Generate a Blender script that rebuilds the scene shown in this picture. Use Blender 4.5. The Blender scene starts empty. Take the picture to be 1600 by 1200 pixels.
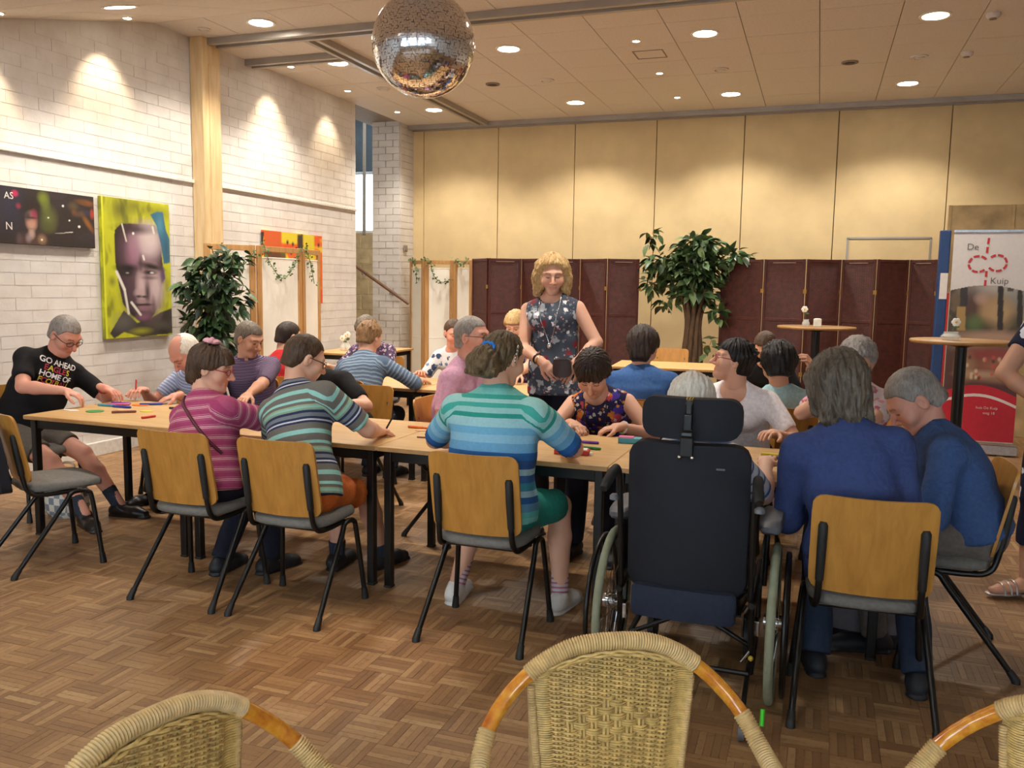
import bpy, math, random
import numpy as np
from mathutils import Vector, Matrix
from mathutils.bvhtree import BVHTree
random.seed(7); rng = np.random.default_rng(7)
SC = bpy.context.scene
COL = SC.collection

# ------------------------------------------------------------------ camera
CAM_F = 1346.0; CAM_H = 1.55
cd = bpy.data.cameras.new('camera'); cam = bpy.data.objects.new('camera', cd); COL.objects.link(cam)
cd.sensor_fit = 'HORIZONTAL'; cd.sensor_width = 36.0; cd.lens = CAM_F * 36.0 / 1600.0
cd.clip_start = 0.05; cd.clip_end = 200
_y = Vector((480, -145, CAM_F)).normalized()            # the room's depth axis seen by the lens
_d = Vector((-180, 11900, CAM_F)); _d = (_d - _y * _d.dot(_y)).normalized(); _u = -_d
_x = _y.cross(_u)
if _x.x < 0: _x = -_x
def _w(i): return Vector((_x[i], _y[i], _u[i]))
_r, _dn, _f = _w(0), _w(1), _w(2)
cam.matrix_world = Matrix(((_r.x, -_dn.x, -_f.x, 0), (_r.y, -_dn.y, -_f.y, 0), (_r.z, -_dn.z, -_f.z, CAM_H), (0, 0, 0, 1)))
SC.camera = cam

# ------------------------------------------------------------------ world, exposure
wd = bpy.data.worlds.new('daylight'); SC.world = wd; wd.use_nodes = True
wd.node_tree.nodes['Background'].inputs[0].default_value = (0.80, 0.90, 1.0, 1)
wd.node_tree.nodes['Background'].inputs[1].default_value = 6.5
SC.view_settings.view_transform = 'Standard'
try: SC.view_settings.look = 'None'
except Exception: pass
SC.view_settings.gamma = 1.0
SC.view_settings.exposure = 0.75
SC.view_settings.use_curve_mapping = False
WARM = (1.0, 0.915, 0.81)
LAMP_W = 118.0      # watts of one ceiling downlight
SPOT_W = 38.0      # watts of one small wall spot

# ------------------------------------------------------------------ materials
MATS = {}
def _nt(name):
    m = bpy.data.materials.new(name); m.use_nodes = True
    nt = m.node_tree; b = nt.nodes['Principled BSDF']
    MATS[name] = m
    return m, nt, b
def _lin(c):
    return tuple((x / 12.92 if x <= 0.04045 else ((x + 0.055) / 1.055) ** 2.4) for x in c)
def rgb(h):
    return _lin(tuple(int(h[i:i + 2], 16) / 255.0 for i in (0, 2, 4)))
def _coord(nt, kind='Object', scale=(1, 1, 1)):
    tc = nt.nodes.new('ShaderNodeTexCoord' if kind != 'Position' else 'ShaderNodeNewGeometry'); mp = nt.nodes.new('ShaderNodeMapping')
    mp.inputs['Scale'].default_value = scale
    nt.links.new(tc.outputs[kind], mp.inputs[0]); return mp.outputs[0]
def _noise(nt, vec, scale, detail=3.0, rough=0.55, dist=0.0):
    n = nt.nodes.new('ShaderNodeTexNoise'); n.inputs['Scale'].default_value = scale
    n.inputs['Detail'].default_value = detail; n.inputs['Roughness'].default_value = rough
    n.inputs['Distortion'].default_value = dist
    nt.links.new(vec, n.inputs['Vector']); return n.outputs[0]
def _mix(nt, a, b, fac, mode='MIX'):
    m = nt.nodes.new('ShaderNodeMix'); m.data_type = 'RGBA'; m.blend_type = mode
    for sock, v in ((m.inputs[6], a), (m.inputs[7], b)):
        if isinstance(v, (tuple, list)): sock.default_value = tuple(v[:3]) + (1,)
        else: nt.links.new(v, sock)
    if isinstance(fac, (int, float)): m.inputs[0].default_value = fac
    else: nt.links.new(fac, m.inputs[0])
    return m.outputs[2]
def _ramp(nt, fac, stops, interp='LINEAR'):
    r = nt.nodes.new('ShaderNodeValToRGB'); cr = r.color_ramp; cr.interpolation = interp
    while len(cr.elements) < len(stops): cr.elements.new(1.0)
    for e, (p, c) in zip(cr.elements, stops):
        e.position = p; e.color = tuple(c[:3]) + (1,)
    nt.links.new(fac, r.inputs[0]); return r.outputs[0]
def _math(nt, op, a, b=0.0, c=None):
    m = nt.nodes.new('ShaderNodeMath'); m.operation = op
    for i, v in enumerate((a, b) if c is None else (a, b, c)):
        if isinstance(v, (int, float)): m.inputs[i].default_value = v
        else: nt.links.new(v, m.inputs[i])
    return m.outputs[0]
def _bump(nt, b, h, strength=0.3, dist=0.01):
    n = nt.nodes.new('ShaderNodeBump'); n.inputs['Strength'].default_value = strength
    n.inputs['Distance'].default_value = dist
    nt.links.new(h, n.inputs['Height']); nt.links.new(n.outputs[0], b.inputs['Normal'])
def _set(b, rough=0.6, metal=0.0, spec=None, **k):
    b.inputs['Roughness'].default_value = rough; b.inputs['Metallic'].default_value = metal
    if spec is not None: b.inputs['Specular IOR Level'].default_value = spec
    for kk, v in k.items(): b.inputs[kk].default_value = v
def _attr(nt, name, out='Fac'):
    a = nt.nodes.new('ShaderNodeAttribute'); a.attribute_name = name; return a.outputs[out]

def pmat(name, col, rough=0.6, metal=0.0, var=0.10, scale=25.0, bump=0.0, bscale=None, stretch=(1, 1, 1), spec=None, **k):
    """plain procedural material: a colour with fine mottling and optional relief"""
    if isinstance(col, str): col = rgb(col)
    m, nt, b = _nt(name); v = _coord(nt, 'Object', stretch)
    n = _noise(nt, v, scale)
    lo = tuple(max(0, c * (1 - var * 1.6)) for c in col); hi = tuple(min(1, c * (1 + var * 1.2)) for c in col)
    nt.links.new(_ramp(nt, n, [(0.25, lo), (0.75, hi)]), b.inputs['Base Color'])
    _set(b, rough, metal, spec, **k)
    if bump:
        _bump(nt, b, _noise(nt, v, bscale or scale * 2, 4), bump, 0.01)
    return m
def cloth(name, col, rough=0.85, wrinkle=0.35, var=0.12):
    if isinstance(col, str): col = rgb(col)
    m, nt, b = _nt(name); v = _coord(nt)
    n = _noise(nt, v, 60, 2)
    nt.links.new(_ramp(nt, n, [(0.3, tuple(c * (1 - var) for c in col)), (0.7, tuple(min(1, c * (1 + var)) for c in col))]), b.inputs['Base Color'])
    _set(b, rough, 0, 0.25); _bump(nt, b, _noise(nt, v, 9, 3, 0.5, 0.8), wrinkle, 0.03)
    return m
def stripes(name, period, stops, rough=0.85, wave=0.0, wrinkle=0.3):
    """knit or woven stripes that run round the body and the sleeves: stops are (0..1, hex)"""
    m, nt, b = _nt(name); v = _coord(nt)
    s = _attr(nt, 'st')
    if wave:
        s = _math(nt, 'ADD', s, _math(nt, 'MULTIPLY', _math(nt, 'SUBTRACT', _noise(nt, v, 7, 2), 0.5), wave))
    fr = _math(nt, 'FRACT', _math(nt, 'DIVIDE', s, period))
    c = _ramp(nt, fr, [(p, rgb(h)) for p, h in stops], 'CONSTANT')
    n = _noise(nt, v, 80, 2)
    nt.links.new(_mix(nt, c, (0.0, 0.0, 0.0), _math(nt, 'MULTIPLY', n, 0.22)), b.inputs['Base Color'])
    _set(b, rough, 0, 0.2); _bump(nt, b, _noise(nt, v, 9, 3, 0.5, 0.8), wrinkle, 0.03)
    return m
def floral(name, base, layers, rough=0.8, wrinkle=0.3):
    """printed cloth: every layer (hex, scale, radius, offset, ragged) scatters blossoms of one colour"""
    m, nt, b = _nt(name); v = _coord(nt)
    c = rgb(base)
    for hx, sc, rad, off, rag in layers:
        ad = nt.nodes.new('ShaderNodeVectorMath'); ad.operation = 'ADD'; ad.inputs[1].default_value = (off, off * 1.7, off * 0.6)
        nt.links.new(v, ad.inputs[0])
        vo = nt.nodes.new('ShaderNodeTexVoronoi'); vo.inputs['Scale'].default_value = sc; nt.links.new(ad.outputs[0], vo.inputs['Vector'])
        d = _math(nt, 'ADD', vo.outputs['Distance'], _math(nt, 'MULTIPLY', _math(nt, 'SUBTRACT', _noise(nt, ad.outputs[0], sc * 4.5, 3), 0.5), rag))
        fac = _math(nt, 'LESS_THAN', d, rad)
        c = _mix(nt, c, rgb(hx), fac)
    nt.links.new(c, b.inputs['Base Color'])
    _set(b, rough, 0, 0.2); _bump(nt, b, _noise(nt, v, 9, 3, 0.5, 0.8), wrinkle, 0.03)
    return m
def wood(name, dark, light, axis=(1, 1, 12), rough=0.45, scale=3.0, coat=0.0):
    if isinstance(dark, str): dark = rgb(dark)
    if isinstance(light, str): light = rgb(light)
    m, nt, b = _nt(name); v = _coord(nt, 'Object', axis)
    n = _noise(nt, v, scale, 4, 0.6, 0.4)
    nt.links.new(_ramp(nt, n, [(0.3, dark), (0.7, light)]), b.inputs['Base Color'])
    _set(b, rough); b.inputs['Coat Weight'].default_value = coat
    _bump(nt, b, _noise(nt, v, scale * 8, 2), 0.06, 0.004)
    return m
def emis(name, col, strength):
    m, nt, b = _nt(name)
    b.inputs['Base Color'].default_value = col + (1,); b.inputs['Emission Color'].default_value = col + (1,)
    b.inputs['Emission Strength'].default_value = strength
    n = _noise(nt, _coord(nt), 4); nt.links.new(_ramp(nt, n, [(0, tuple(c * 0.97 for c in col)), (1, col)]), b.inputs['Emission Color'])
    return m

# ------------------------------------------------------------------ objects
def link(o, parent=None):
    COL.objects.link(o)
    if parent is not None: o.parent = parent
    return o
def tag(o, label=None, cat=None, group=None, kind=None):
    if label: o['label'] = label
    if cat: o['category'] = cat
    if group: o['group'] = group
    if kind: o['kind'] = kind
    return o
def thing(name, label, cat, loc=(0, 0, 0), rz=0.0, group=None):
    o = bpy.data.objects.new(name, None); o.empty_display_size = 0.1
    link(o); o.location = loc; o.rotation_euler = (0, 0, rz)
    return tag(o, label, cat, group)
def mesh_np(name, v, f, mat, smooth=True):
    """a mesh from numpy quads (or triangles)"""
    me = bpy.data.meshes.new(name); v = np.asarray(v, np.float32); f = np.asarray(f, np.int32)
    k = f.shape[1]
    me.vertices.add(len(v)); me.vertices.foreach_set('co', v.ravel())
    me.loops.add(f.size); me.loops.foreach_set('vertex_index', f.ravel())
    me.polygons.add(len(f)); me.polygons.foreach_set('loop_start', np.arange(0, f.size, k, dtype=np.int32))
    me.update(calc_edges=True)
    if smooth: me.polygons.foreach_set('use_smooth', np.ones(len(f), bool))
    if mat is not None: me.materials.append(mat if not isinstance(mat, str) else MATS[mat])
    me.validate()
    return me

class MB:
    """collects simple shapes and links them as one mesh object"""
    def __init__(s): s.v = []; s.f = []; s.at = []
    def add(s, vs, fs, a=0.0):
        o = len(s.v); s.v += [tuple(p) for p in vs]; s.f += [tuple(i + o for i in f) for f in fs]; s.at += [a] * len(fs); return s
    def box(s, c, d, M=None, a=0.0):
        x, y, z = d[0] / 2, d[1] / 2, d[2] / 2; c = Vector(c)
        vs = [Vector((i * x, j * y, k * z)) for i in (-1, 1) for j in (-1, 1) for k in (-1, 1)]
        if M is not None: vs = [M @ p for p in vs]
        vs = [p + c for p in vs]
        return s.add(vs, [(0, 1, 3, 2), (4, 6, 7, 5), (0, 4, 5, 1), (2, 3, 7, 6), (0, 2, 6, 4), (1, 5, 7, 3)], a)
    def bar(s, a, b, w, t, up=(0, 0, 1)):
        a, b = Vector(a), Vector(b); d = b - a; L = d.length; d.normalize()
        x = Vector(up).cross(d)
        if x.length < 1e-4: x = Vector((1, 0, 0)).cross(d)
        x.normalize(); y = d.cross(x)
        return s.box((a + b) / 2, (w, t, L), Matrix((x, y, d)).transposed())
    def tube(s, pts, r, n=8, closed=False, caps=True):
        P = [Vector(p) for p in pts]; N = len(P); rs = r if isinstance(r, (list, tuple)) else [r] * N
        t0 = (P[1] - P[0]).normalized(); nrm = t0.orthogonal().normalized(); o = len(s.v); fs = []
        vs = []
        for i in range(N):
            if closed: t = (P[(i + 1) % N] - P[i - 1])
            elif i == 0: t = P[1] - P[0]
            elif i == N - 1: t = P[-1] - P[-2]
            else: t = P[i + 1] - P[i - 1]
            t = t.normalized(); nrm = (nrm - t * nrm.dot(t)).normalized(); bn = t.cross(nrm)
            for k in range(n):
                a = 2 * math.pi * k / n; vs.append(P[i] + nrm * (rs[i] * math.cos(a)) + bn * (rs[i] * math.sin(a)))
        for i in range(N if closed else N - 1):
            j = (i + 1) % N
            for k in range(n): fs.append((i * n + k, i * n + (k + 1) % n, j * n + (k + 1) % n, j * n + k))
        if caps and not closed:
            fs.append(tuple(range(n))[::-1]); fs.append(tuple((N - 1) * n + k for k in range(n)))
        return s.add(vs, fs)
    def lathe(s, prof, c=(0, 0, 0), n=20, M=None):
        c = Vector(c); vs = []; fs = []
        for r, z in prof:
            for k in range(n):
                a = 2 * math.pi * k / n; p = Vector((r * math.cos(a), r * math.sin(a), z))
                vs.append((M @ p if M is not None else p) + c)
        m = len(prof)
        for i in range(m - 1):
            for k in range(n): fs.append((i * n + k, i * n + (k + 1) % n, (i + 1) * n + (k + 1) % n, (i + 1) * n + k))
        if prof[0][0] > 1e-5: fs.append(tuple(range(n))[::-1])
        if prof[-1][0] > 1e-5: fs.append(tuple((m - 1) * n + k for k in range(n)))
        return s.add(vs, fs)
    def prism(s, poly, d, M=None, c=(0, 0, 0)):
        """polygon in xy pushed up by d along z"""
        n = len(poly); vs = [Vector((p[0], p[1], 0)) for p in poly] + [Vector((p[0], p[1], d)) for p in poly]
        if M is not None: vs = [M @ p for p in vs]
        vs = [p + Vector(c) for p in vs]
        return s.add(vs, [tuple(range(n))[::-1], tuple(range(n, 2 * n))] + [(i, (i + 1) % n, n + (i + 1) % n, n + i) for i in range(n)])
    def ball(s, c, r, n=12, m=8):
        r = r if isinstance(r, (list, tuple)) else (r, r, r)
        vs = []; fs = []
        for i in range(m + 1):
            t = math.pi * i / m
            for k in range(n):
                a = 2 * math.pi * k / n
                vs.append((c[0] + r[0] * math.sin(t) * math.cos(a), c[1] + r[1] * math.sin(t) * math.sin(a), c[2] - r[2] * math.cos(t)))
        for i in range(m):
            for k in range(n): fs.append((i * n + k, i * n + (k + 1) % n, (i + 1) * n + (k + 1) % n, (i + 1) * n + k))
        return s.add(vs, fs)
    def mesh(s, name, mat, smooth=False):
        me = bpy.data.meshes.new(name); me.from_pydata(s.v, [], s.f)
        if smooth: me.polygons.foreach_set('use_smooth', [True] * len(me.polygons))
        if any(s.at):
            a = me.attributes.new('rnd', 'FLOAT', 'FACE'); a.data.foreach_set('value', s.at)
        if mat is not None: me.materials.append(MATS[mat] if isinstance(mat, str) else mat)
        me.update(); return me
    def obj(s, name, mat, parent=None, smooth=False, bevel=0.0, seg=2):
        o = bpy.data.objects.new(name, s.mesh(name, mat, smooth)); link(o, parent)
        if bevel:
            m = o.modifiers.new('bevel', 'BEVEL'); m.width = bevel; m.segments = seg; m.limit_method = 'ANGLE'; m.angle_limit = 0.7
        if smooth and not bevel:
            try: o.data.set_sharp_from_angle(angle=0.9)
            except Exception: pass
        return o
def struct(o, label=None):
    o['kind'] = 'structure'
    if label: o['label'] = label
    return o
def copy_tree(o, parent=None):
    c = o.copy(); COL.objects.link(c); c.parent = parent
    for ch in [k for k in bpy.data.objects if k.parent == o]: copy_tree(ch, c)
    return c
KIDS = {}
def copy_thing(root, loc, rz, label, group=None):
    """copy a thing with its parts and sub-parts (data shared)"""
    kids = KIDS.setdefault(root.name, [])
    if not kids:
        def rec(o, up):
            for ch in o.children:
                kids.append((ch, up)); rec(ch, len(kids) - 1)
        rec(root, -1)
    r = root.copy(); COL.objects.link(r); r.location = loc; r.rotation_euler = (0, 0, rz); r['label'] = label
    if group: r['group'] = group
    new = []
    for ch, up in kids:
        c = ch.copy(); COL.objects.link(c); c.parent = r if up < 0 else new[up]; new.append(c)
    return r
def bez(p, n=24):
    """smooth curve through the points (Catmull-Rom)"""
    P = [Vector(q) for q in p]; P = [P[0] * 2 - P[1]] + P + [P[-1] * 2 - P[-2]]; out = []
    seg = len(P) - 3; k = max(2, n // seg)
    for i in range(seg):
        a, b, c, d = P[i:i + 4]
        for j in range(k):
            t = j / k
            out.append(0.5 * ((2 * b) + (c - a) * t + (2 * a - 5 * b + 4 * c - d) * t * t + (3 * b - a - 3 * c + d) * t ** 3))
    out.append(P[-2]); return out
def text_mesh(body, size, font_bold=False, spacing=1.0, extrude=0.0):
    cu = bpy.data.curves.new('lettering', 'FONT'); cu.body = body; cu.size = size; cu.align_x = 'CENTER'; cu.align_y = 'CENTER'
    cu.space_character = spacing; cu.extrude = extrude; cu.resolution_u = 3
    if font_bold: cu.offset = size * 0.02
    o = bpy.data.objects.new('lettering', cu); COL.objects.link(o)
    dg = bpy.context.evaluated_depsgraph_get(); me = bpy.data.meshes.new_from_object(o.evaluated_get(dg))
    COL.objects.unlink(o); bpy.data.objects.remove(o); bpy.data.curves.remove(cu)
    return me
# ================================================================== SETTING
XL, XR, YB, YN, ZC, YBRK = -6.0, 3.6, 12.3, -3.0, 3.95, 6.77
YLOW, ZLOW = 2.7, 2.9                    # the ceiling slopes down towards the photographer
def zceil(y): return ZC if y >= YBRK else max(ZLOW, ZC - (ZC - ZLOW) * (YBRK - y) / (YBRK - YLOW))

# materials of the shell
def parquet(name, geo):
    m, nt, b = _nt(name)
    v = _coord(nt, 'Position')
    if geo:
        r = _attr(nt, 'rnd')
    else:
        ck = nt.nodes.new('ShaderNodeTexChecker'); ck.inputs['Scale'].default_value = 1 / 0.161
        nt.links.new(v, ck.inputs[0])
        sp = nt.nodes.new('ShaderNodeSeparateXYZ'); nt.links.new(v, sp.inputs[0])
        mx = nt.nodes.new('ShaderNodeMix'); nt.links.new(ck.outputs['Fac'], mx.inputs[0])
        nt.links.new(sp.outputs[0], mx.inputs[2]); nt.links.new(sp.outputs[1], mx.inputs[3])
        st = _math(nt, 'FLOOR', _math(nt, 'DIVIDE', mx.outputs[0], 0.161 / 6))
        wn = nt.nodes.new('ShaderNodeTexWhiteNoise'); cb = nt.nodes.new('ShaderNodeCombineXYZ')
        fx = _math(nt, 'FLOOR', _math(nt, 'DIVIDE', sp.outputs[0], 0.161)); fy = _math(nt, 'FLOOR', _math(nt, 'DIVIDE', sp.outputs[1], 0.161))
        nt.links.new(fx, cb.inputs[0]); nt.links.new(fy, cb.inputs[1]); nt.links.new(st, cb.inputs[2])
        nt.links.new(cb.outputs[0], wn.inputs[0]); r = wn.outputs[0]
    c = _ramp(nt, r, [(0.0, rgb('836142')), (0.3, rgb('8f6c48')), (0.7, rgb('a17c54')), (0.92, rgb('ad8a60')), (1.0, rgb('b9986c'))])
    n = _noise(nt, v, 38, 4, 0.65, 0.6); n2 = _noise(nt, v, 2.2, 3)
    c = _mix(nt, c, rgb('5a4029'), _ramp(nt, n, [(0.52, (0, 0, 0)), (0.8, (0.75, 0.75, 0.75))]))
    c = _mix(nt, c, rgb('805f40'), _math(nt, 'MULTIPLY', n2, 0.35))
    nt.links.new(c, b.inputs['Base Color']); _set(b, 0.42, 0, 0.4)
    _bump(nt, b, n, 0.08, 0.002)
    return m
parquet('oak parquet', True); parquet('oak parquet far', False)
def whitebrick():
    m, nt, b = _nt('white painted brick'); v = _coord(nt, 'Position')
    n = _noise(nt, v, 5, 4); n2 = _noise(nt, v, 40, 4)
    nt.links.new(_ramp(nt, n, [(0.3, rgb('cdc7c1')), (0.7, rgb('dcd8d3'))]), b.inputs['Base Color'])
    _set(b, 0.55); _bump(nt, b, n2, 0.25, 0.006)
whitebrick()
pmat('ceiling tile', 'd6cfc7', 0.85, var=0.05, scale=40, bump=0.15, bscale=150)
pmat('ceiling gap', '8d8276', 0.8)
pmat('aluminium track', 'a8a29a', 0.4, 0.3, var=0.08, scale=3, stretch=(1, 1, 1))
pmat('partition fabric', 'd9c090', 0.8, var=0.06, scale=3, bump=0.12, bscale=220)
pmat('dark seam', '756c5e', 0.7)
pmat('grey plaster', 'c9c2b8', 0.8, var=0.05, scale=4)
wood('pale pine', 'c9a878', 'e0c69a', (6, 6, 0.7), 0.5)
wood('pine frame', 'a97a45', 'c79a62', (14, 14, 1), 0.5)
pmat('white trim', 'd8d4cd', 0.5)
pmat('tan block', 'b39c74', 0.8, var=0.2, scale=5, bump=0.2)
pmat('dark blue panel', '45535e', 0.6, var=0.25, scale=3)
pmat('brown handrail', '6d4a33', 0.4)
pmat('steel', 'b5b5b5', 0.25, 0.9)
m_, nt_, b_ = _nt('window glass')
_tr = nt_.nodes.new('ShaderNodeBsdfTransparent'); _mx = nt_.nodes.new('ShaderNodeMixShader'); _tr.inputs[0].default_value = (0.94, 0.98, 1, 1)
_set(b_, 0.03); b_.inputs['Base Color'].default_value = (0.8, 0.9, 1, 1); _mx.inputs[0].default_value = 0.07
nt_.links.new(_tr.outputs[0], _mx.inputs[1]); nt_.links.new(b_.outputs[0], _mx.inputs[2]); nt_.links.new(_mx.outputs[0], nt_.nodes['Material Output'].inputs[0])

# floor -------------------------------------------------------------
fl = struct(MB().box(((XL + XR) / 2 - 1.5, (YB + YN) / 2 + 1.0, -0.06), (XR - XL + 6, YB - YN + 5, 0.1)).box(((XL + XR) / 2 - 1.5, 7.299 + 3.5, -0.006), (XR - XL + 6, 7.0, 0.011)).obj('floor', 'oak parquet far'), 'oak mosaic parquet floor laid in a basket weave')
SQ = 0.161; SX0, SY0 = -1.98, 2.79; NST = 6
def pxy(x, y, z=0.0):
    v = Vector((x, y, z - CAM_H)); d = v.dot(_f); return 800 + CAM_F * v.dot(_r) / d, 600 + CAM_F * v.dot(_dn) / d, d
strip_var = []
for k in range(12):
    w = SQ / NST; a = 0.03 + 0.94 * k / 11
    strip_var.append(MB().box((0, 0, -0.004), (SQ - 0.0012, w - 0.0012, 0.008), None, a).mesh('parquet_strip', 'oak parquet'))
cand = []
for i in range(-34, 24):
    for j in range(-8, 30):
        x0, y0 = SX0 + i * SQ, SY0 + j * SQ
        if y0 < 1.5 or y0 > 7.2: continue
        px, py, d = pxy(x0 + SQ / 2, y0 + SQ / 2)
        if -60 < px < 1660 and py < 1270: cand.append((d, px, py, x0, y0, (i + j) % 2))
cand.sort()
mb = MB(); n_ind = 0
clear = [c for c in cand if c[2] < 1195 and 0 < c[1] < 1590 and not (740 < c[1] < 1230 and c[2] > 985) and not (60 < c[1] < 620 and c[2] > 1085)]
ind = set((c[3], c[4]) for c in clear[:50])
for d, px, py, x0, y0, o in cand:
    for s in range(NST):
        r = rng.random(); w = SQ / NST; z = -0.004 + rng.normal() * 0.0003
        ctr = (x0 + SQ / 2, y0 + (s + 0.5) * w, 0) if o else (x0 + (s + 0.5) * w, y0 + SQ / 2, 0)
        if (x0, y0) in ind:
            ob = bpy.data.objects.new('parquet_strip', strip_var[int(r * 11.99)]); link(ob, fl)
            ob.location = (ctr[0], ctr[1], z + 0.004); ob.rotation_euler = (0, 0, 0 if o else math.pi / 2)
        else:
            dm = (SQ - 0.0012, w - 0.0012, 0.008) if o else (w - 0.0012, SQ - 0.0012, 0.008)
            mb.box((ctr[0], ctr[1], z), dm, None, 0.03 + 0.94 * r)
tag(mb.obj('parquet_strips', 'oak parquet', fl), kind='stuff')

# left wall of white painted brick ---------------------------------------
YE = 10.51
wl = struct(MB().box((XL - 0.1505, (YE + YN) / 2, 2.0), (0.30, YE - YN, 4.0)).obj('wall_left', 'white painted brick'), 'white painted brick side wall')
CH, BL = 0.1, 0.30
bvar = []
for k in range(4):
    q = 0.005 + 0.002 * k
    bvar.append(MB().box((0, 0, 0), (0.03, BL - 0.0025, CH - 0.005)).mesh('brick', 'white painted brick'))
half = MB().box((0, 0, 0), (0.03, BL / 2 - 0.007, CH - 0.005)).mesh('brick', 'white painted brick')
bl = []
for r in range(0, 40):
    y = 4.4 + (BL / 2 if r % 2 else 0)
    while y < YE - 0.02:
        yy1 = min(y + BL, YE); z = (r + 0.5) * CH
        if z + CH / 2 < zceil(y) + 0.02: bl.append((y, yy1, z))
        y += BL
bl.sort(key=lambda b: b[0] + 0.2 * abs(b[2] - 1.8))
mbk = MB(); cnt = 0
for y0, y1, z in bl:
    dx = -0.0132 + rng.random() * 0.0022
    full = abs((y1 - y0) - BL) < 1e-3
    if full and cnt < 300 and y0 > 4.9 and z > 0.6:
        o = bpy.data.objects.new('brick', bvar[0]); link(o, wl); o.location = (XL + dx, (y0 + y1) / 2, z)
        o.rotation_euler = ((rng.random() - 0.5) * 0.012, 0, (rng.random() - 0.5) * 0.006); cnt += 1
    elif y1 - y0 > 0.03:
        mbk.box((XL + dx, (y0 + y1) / 2, z), (0.03, y1 - y0 - 0.0025, CH - 0.005))
tag(mbk.obj('bricks', 'white painted brick', wl), kind='stuff')
# picture rail, column, skirting
o = MB().box((XL + 0.018, (YE + YN) / 2, 2.55), (0.03, YE - YN - 0.02, 0.035)).obj('trim_1', 'white trim', None, bevel=0.006); struct(o, 'white picture rail along the brick wall')
c = MB().box((XL + 0.085, 7.38, ZC / 2), (0.15, 0.27, ZC)).obj('trim_2', 'pale pine', None, bevel=0.006); struct(c, 'pale pine column against the brick wall')
MB().box((XL + 0.165, 7.40, ZC / 2 - 0.1), (0.02, 0.14, ZC - 0.3)).obj('batten', 'pale pine', c, bevel=0.003)
o = MB().box((XL + 0.02, (YE + YN) / 2, 0.06), (0.035, YE - YN - 0.02, 0.12)).obj('baseboard_left', 'white trim', None, bevel=0.004); struct(o, 'white skirting along the brick wall')
# brick pier beside the stairs, its face towards the room
pier = struct(MB().box((-6.245, 12.08, 2.0), (0.45, 0.44, 4.0)).obj('wall_pier', 'white painted brick'), 'white brick pier beside the stair opening')
mp_ = MB()
for r in range(40):
    z = (r + 0.5) * CH
    for x0, x1 in ([(-6.47, -6.24), (-6.24, -6.01)] if r % 2 else [(-6.47, -6.36), (-6.36, -6.12), (-6.12, -6.01)]):
        mp_.box(((x0 + x1) / 2, 11.853 - 0.006 * rng.random(), z), (x1 - x0 - 0.01, 0.03, CH - 0.005))
    mp_.box((-6.018 + 0.004 * rng.random(), 12.08, z), (0.03, 0.42, CH - 0.005))
tag(mp_.obj('bricks', 'white painted brick', pier), kind='stuff')
sw = MB().box((-6.045, 11.93, 2.10), (0.10, 0.02, 0.10)); sw.box((-6.045, 11.915, 2.10), (0.055, 0.015, 0.055))
o = MB().box((-5.98, 11.98, 2.10), (0.02, 0.10, 0.10)); o.box((-5.965, 11.98, 2.10), (0.02, 0.05, 0.055))
tag(o.obj('wall_switch', 'ceiling gap', None, bevel=0.003), 'small grey switch box on the white brick pier', 'switch')
# stairwell behind the opening: far wall with a window
ws = MB()
for x0, x1, z0, z1 in ((-9.2, -7.95, 0, 4.6), (-7.12, -6.45, 0, 4.6), (-7.95, -7.12, 0, 2.42)):
    ws.box(((x0 + x1) / 2, 13.3, (z0 + z1) / 2), (x1 - x0, 0.2, z1 - z0))
ws = struct(ws.obj('wall_stairs', 'tan block'), 'tan block wall of the stairwell')
for k in range(9):
    for xa in (-8.4, -7.75, -7.1, -6.75):
        MB().box((xa + (0.15 if k % 2 else 0), 13.205, 0.2 + 0.26 * k), (0.62, 0.02, 0.245)).obj('block', 'tan block', ws, bevel=0.006)
struct(MB().box((-7.53, 13.15, 4.0), (0.9, 0.08, 1.14)).obj('trim_3', 'dark blue panel'), 'dark blue panel above the stair window')
w1 = struct(MB().box((-7.53, 13.3, 2.44), (0.86, 0.12, 0.05)).box((-7.53, 13.3, 3.43), (0.86, 0.12, 0.05)).box((-7.93, 13.3, 2.93), (0.05, 0.12, 1.0)).box((-7.14, 13.3, 2.93), (0.05, 0.12, 1.0)).box((-7.40, 13.3, 2.93), (0.035, 0.06, 1.0)).obj('window_1', 'white trim'), 'bright stairwell window')
for xa, xb in ((-7.9, -7.42), (-7.38, -7.165)):
    MB().box(((xa + xb) / 2, 13.31, 2.93), (xb - xa, 0.008, 0.94)).obj('pane', 'window glass', w1)
struct(MB().box((-9.2, 11.9, 2.3), (0.1, 2.8, 4.6)).obj('wall_stairs_side', 'grey plaster'))
struct(MB().box((-7.75, 10.45, 2.3), (2.9, 0.1, 4.6)).obj('wall_stairs_near', 'grey plaster'))
struct(MB().box((-7.7, 11.9, 4.65), (3.1, 2.9, 0.1)).obj('ceiling_stairs', 'grey plaster'))
sd = MB().bar((-7.19, 12.9, 4.4), (-7.04, 12.6, 2.35), 0.05, 0.05)
struct(sd.obj('trim_4', 'dark seam'), 'dark window jamb in the stair opening')
st = MB()
for k in range(9): st.box((-6.35 - 0.25 * k, 11.2, 0.09 * (k + 1)), (0.27, 1.1, 0.18 * (k + 1)))
struct(st.obj('stairs', 'tan block'), 'stairs climbing away behind the brick wall')
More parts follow.
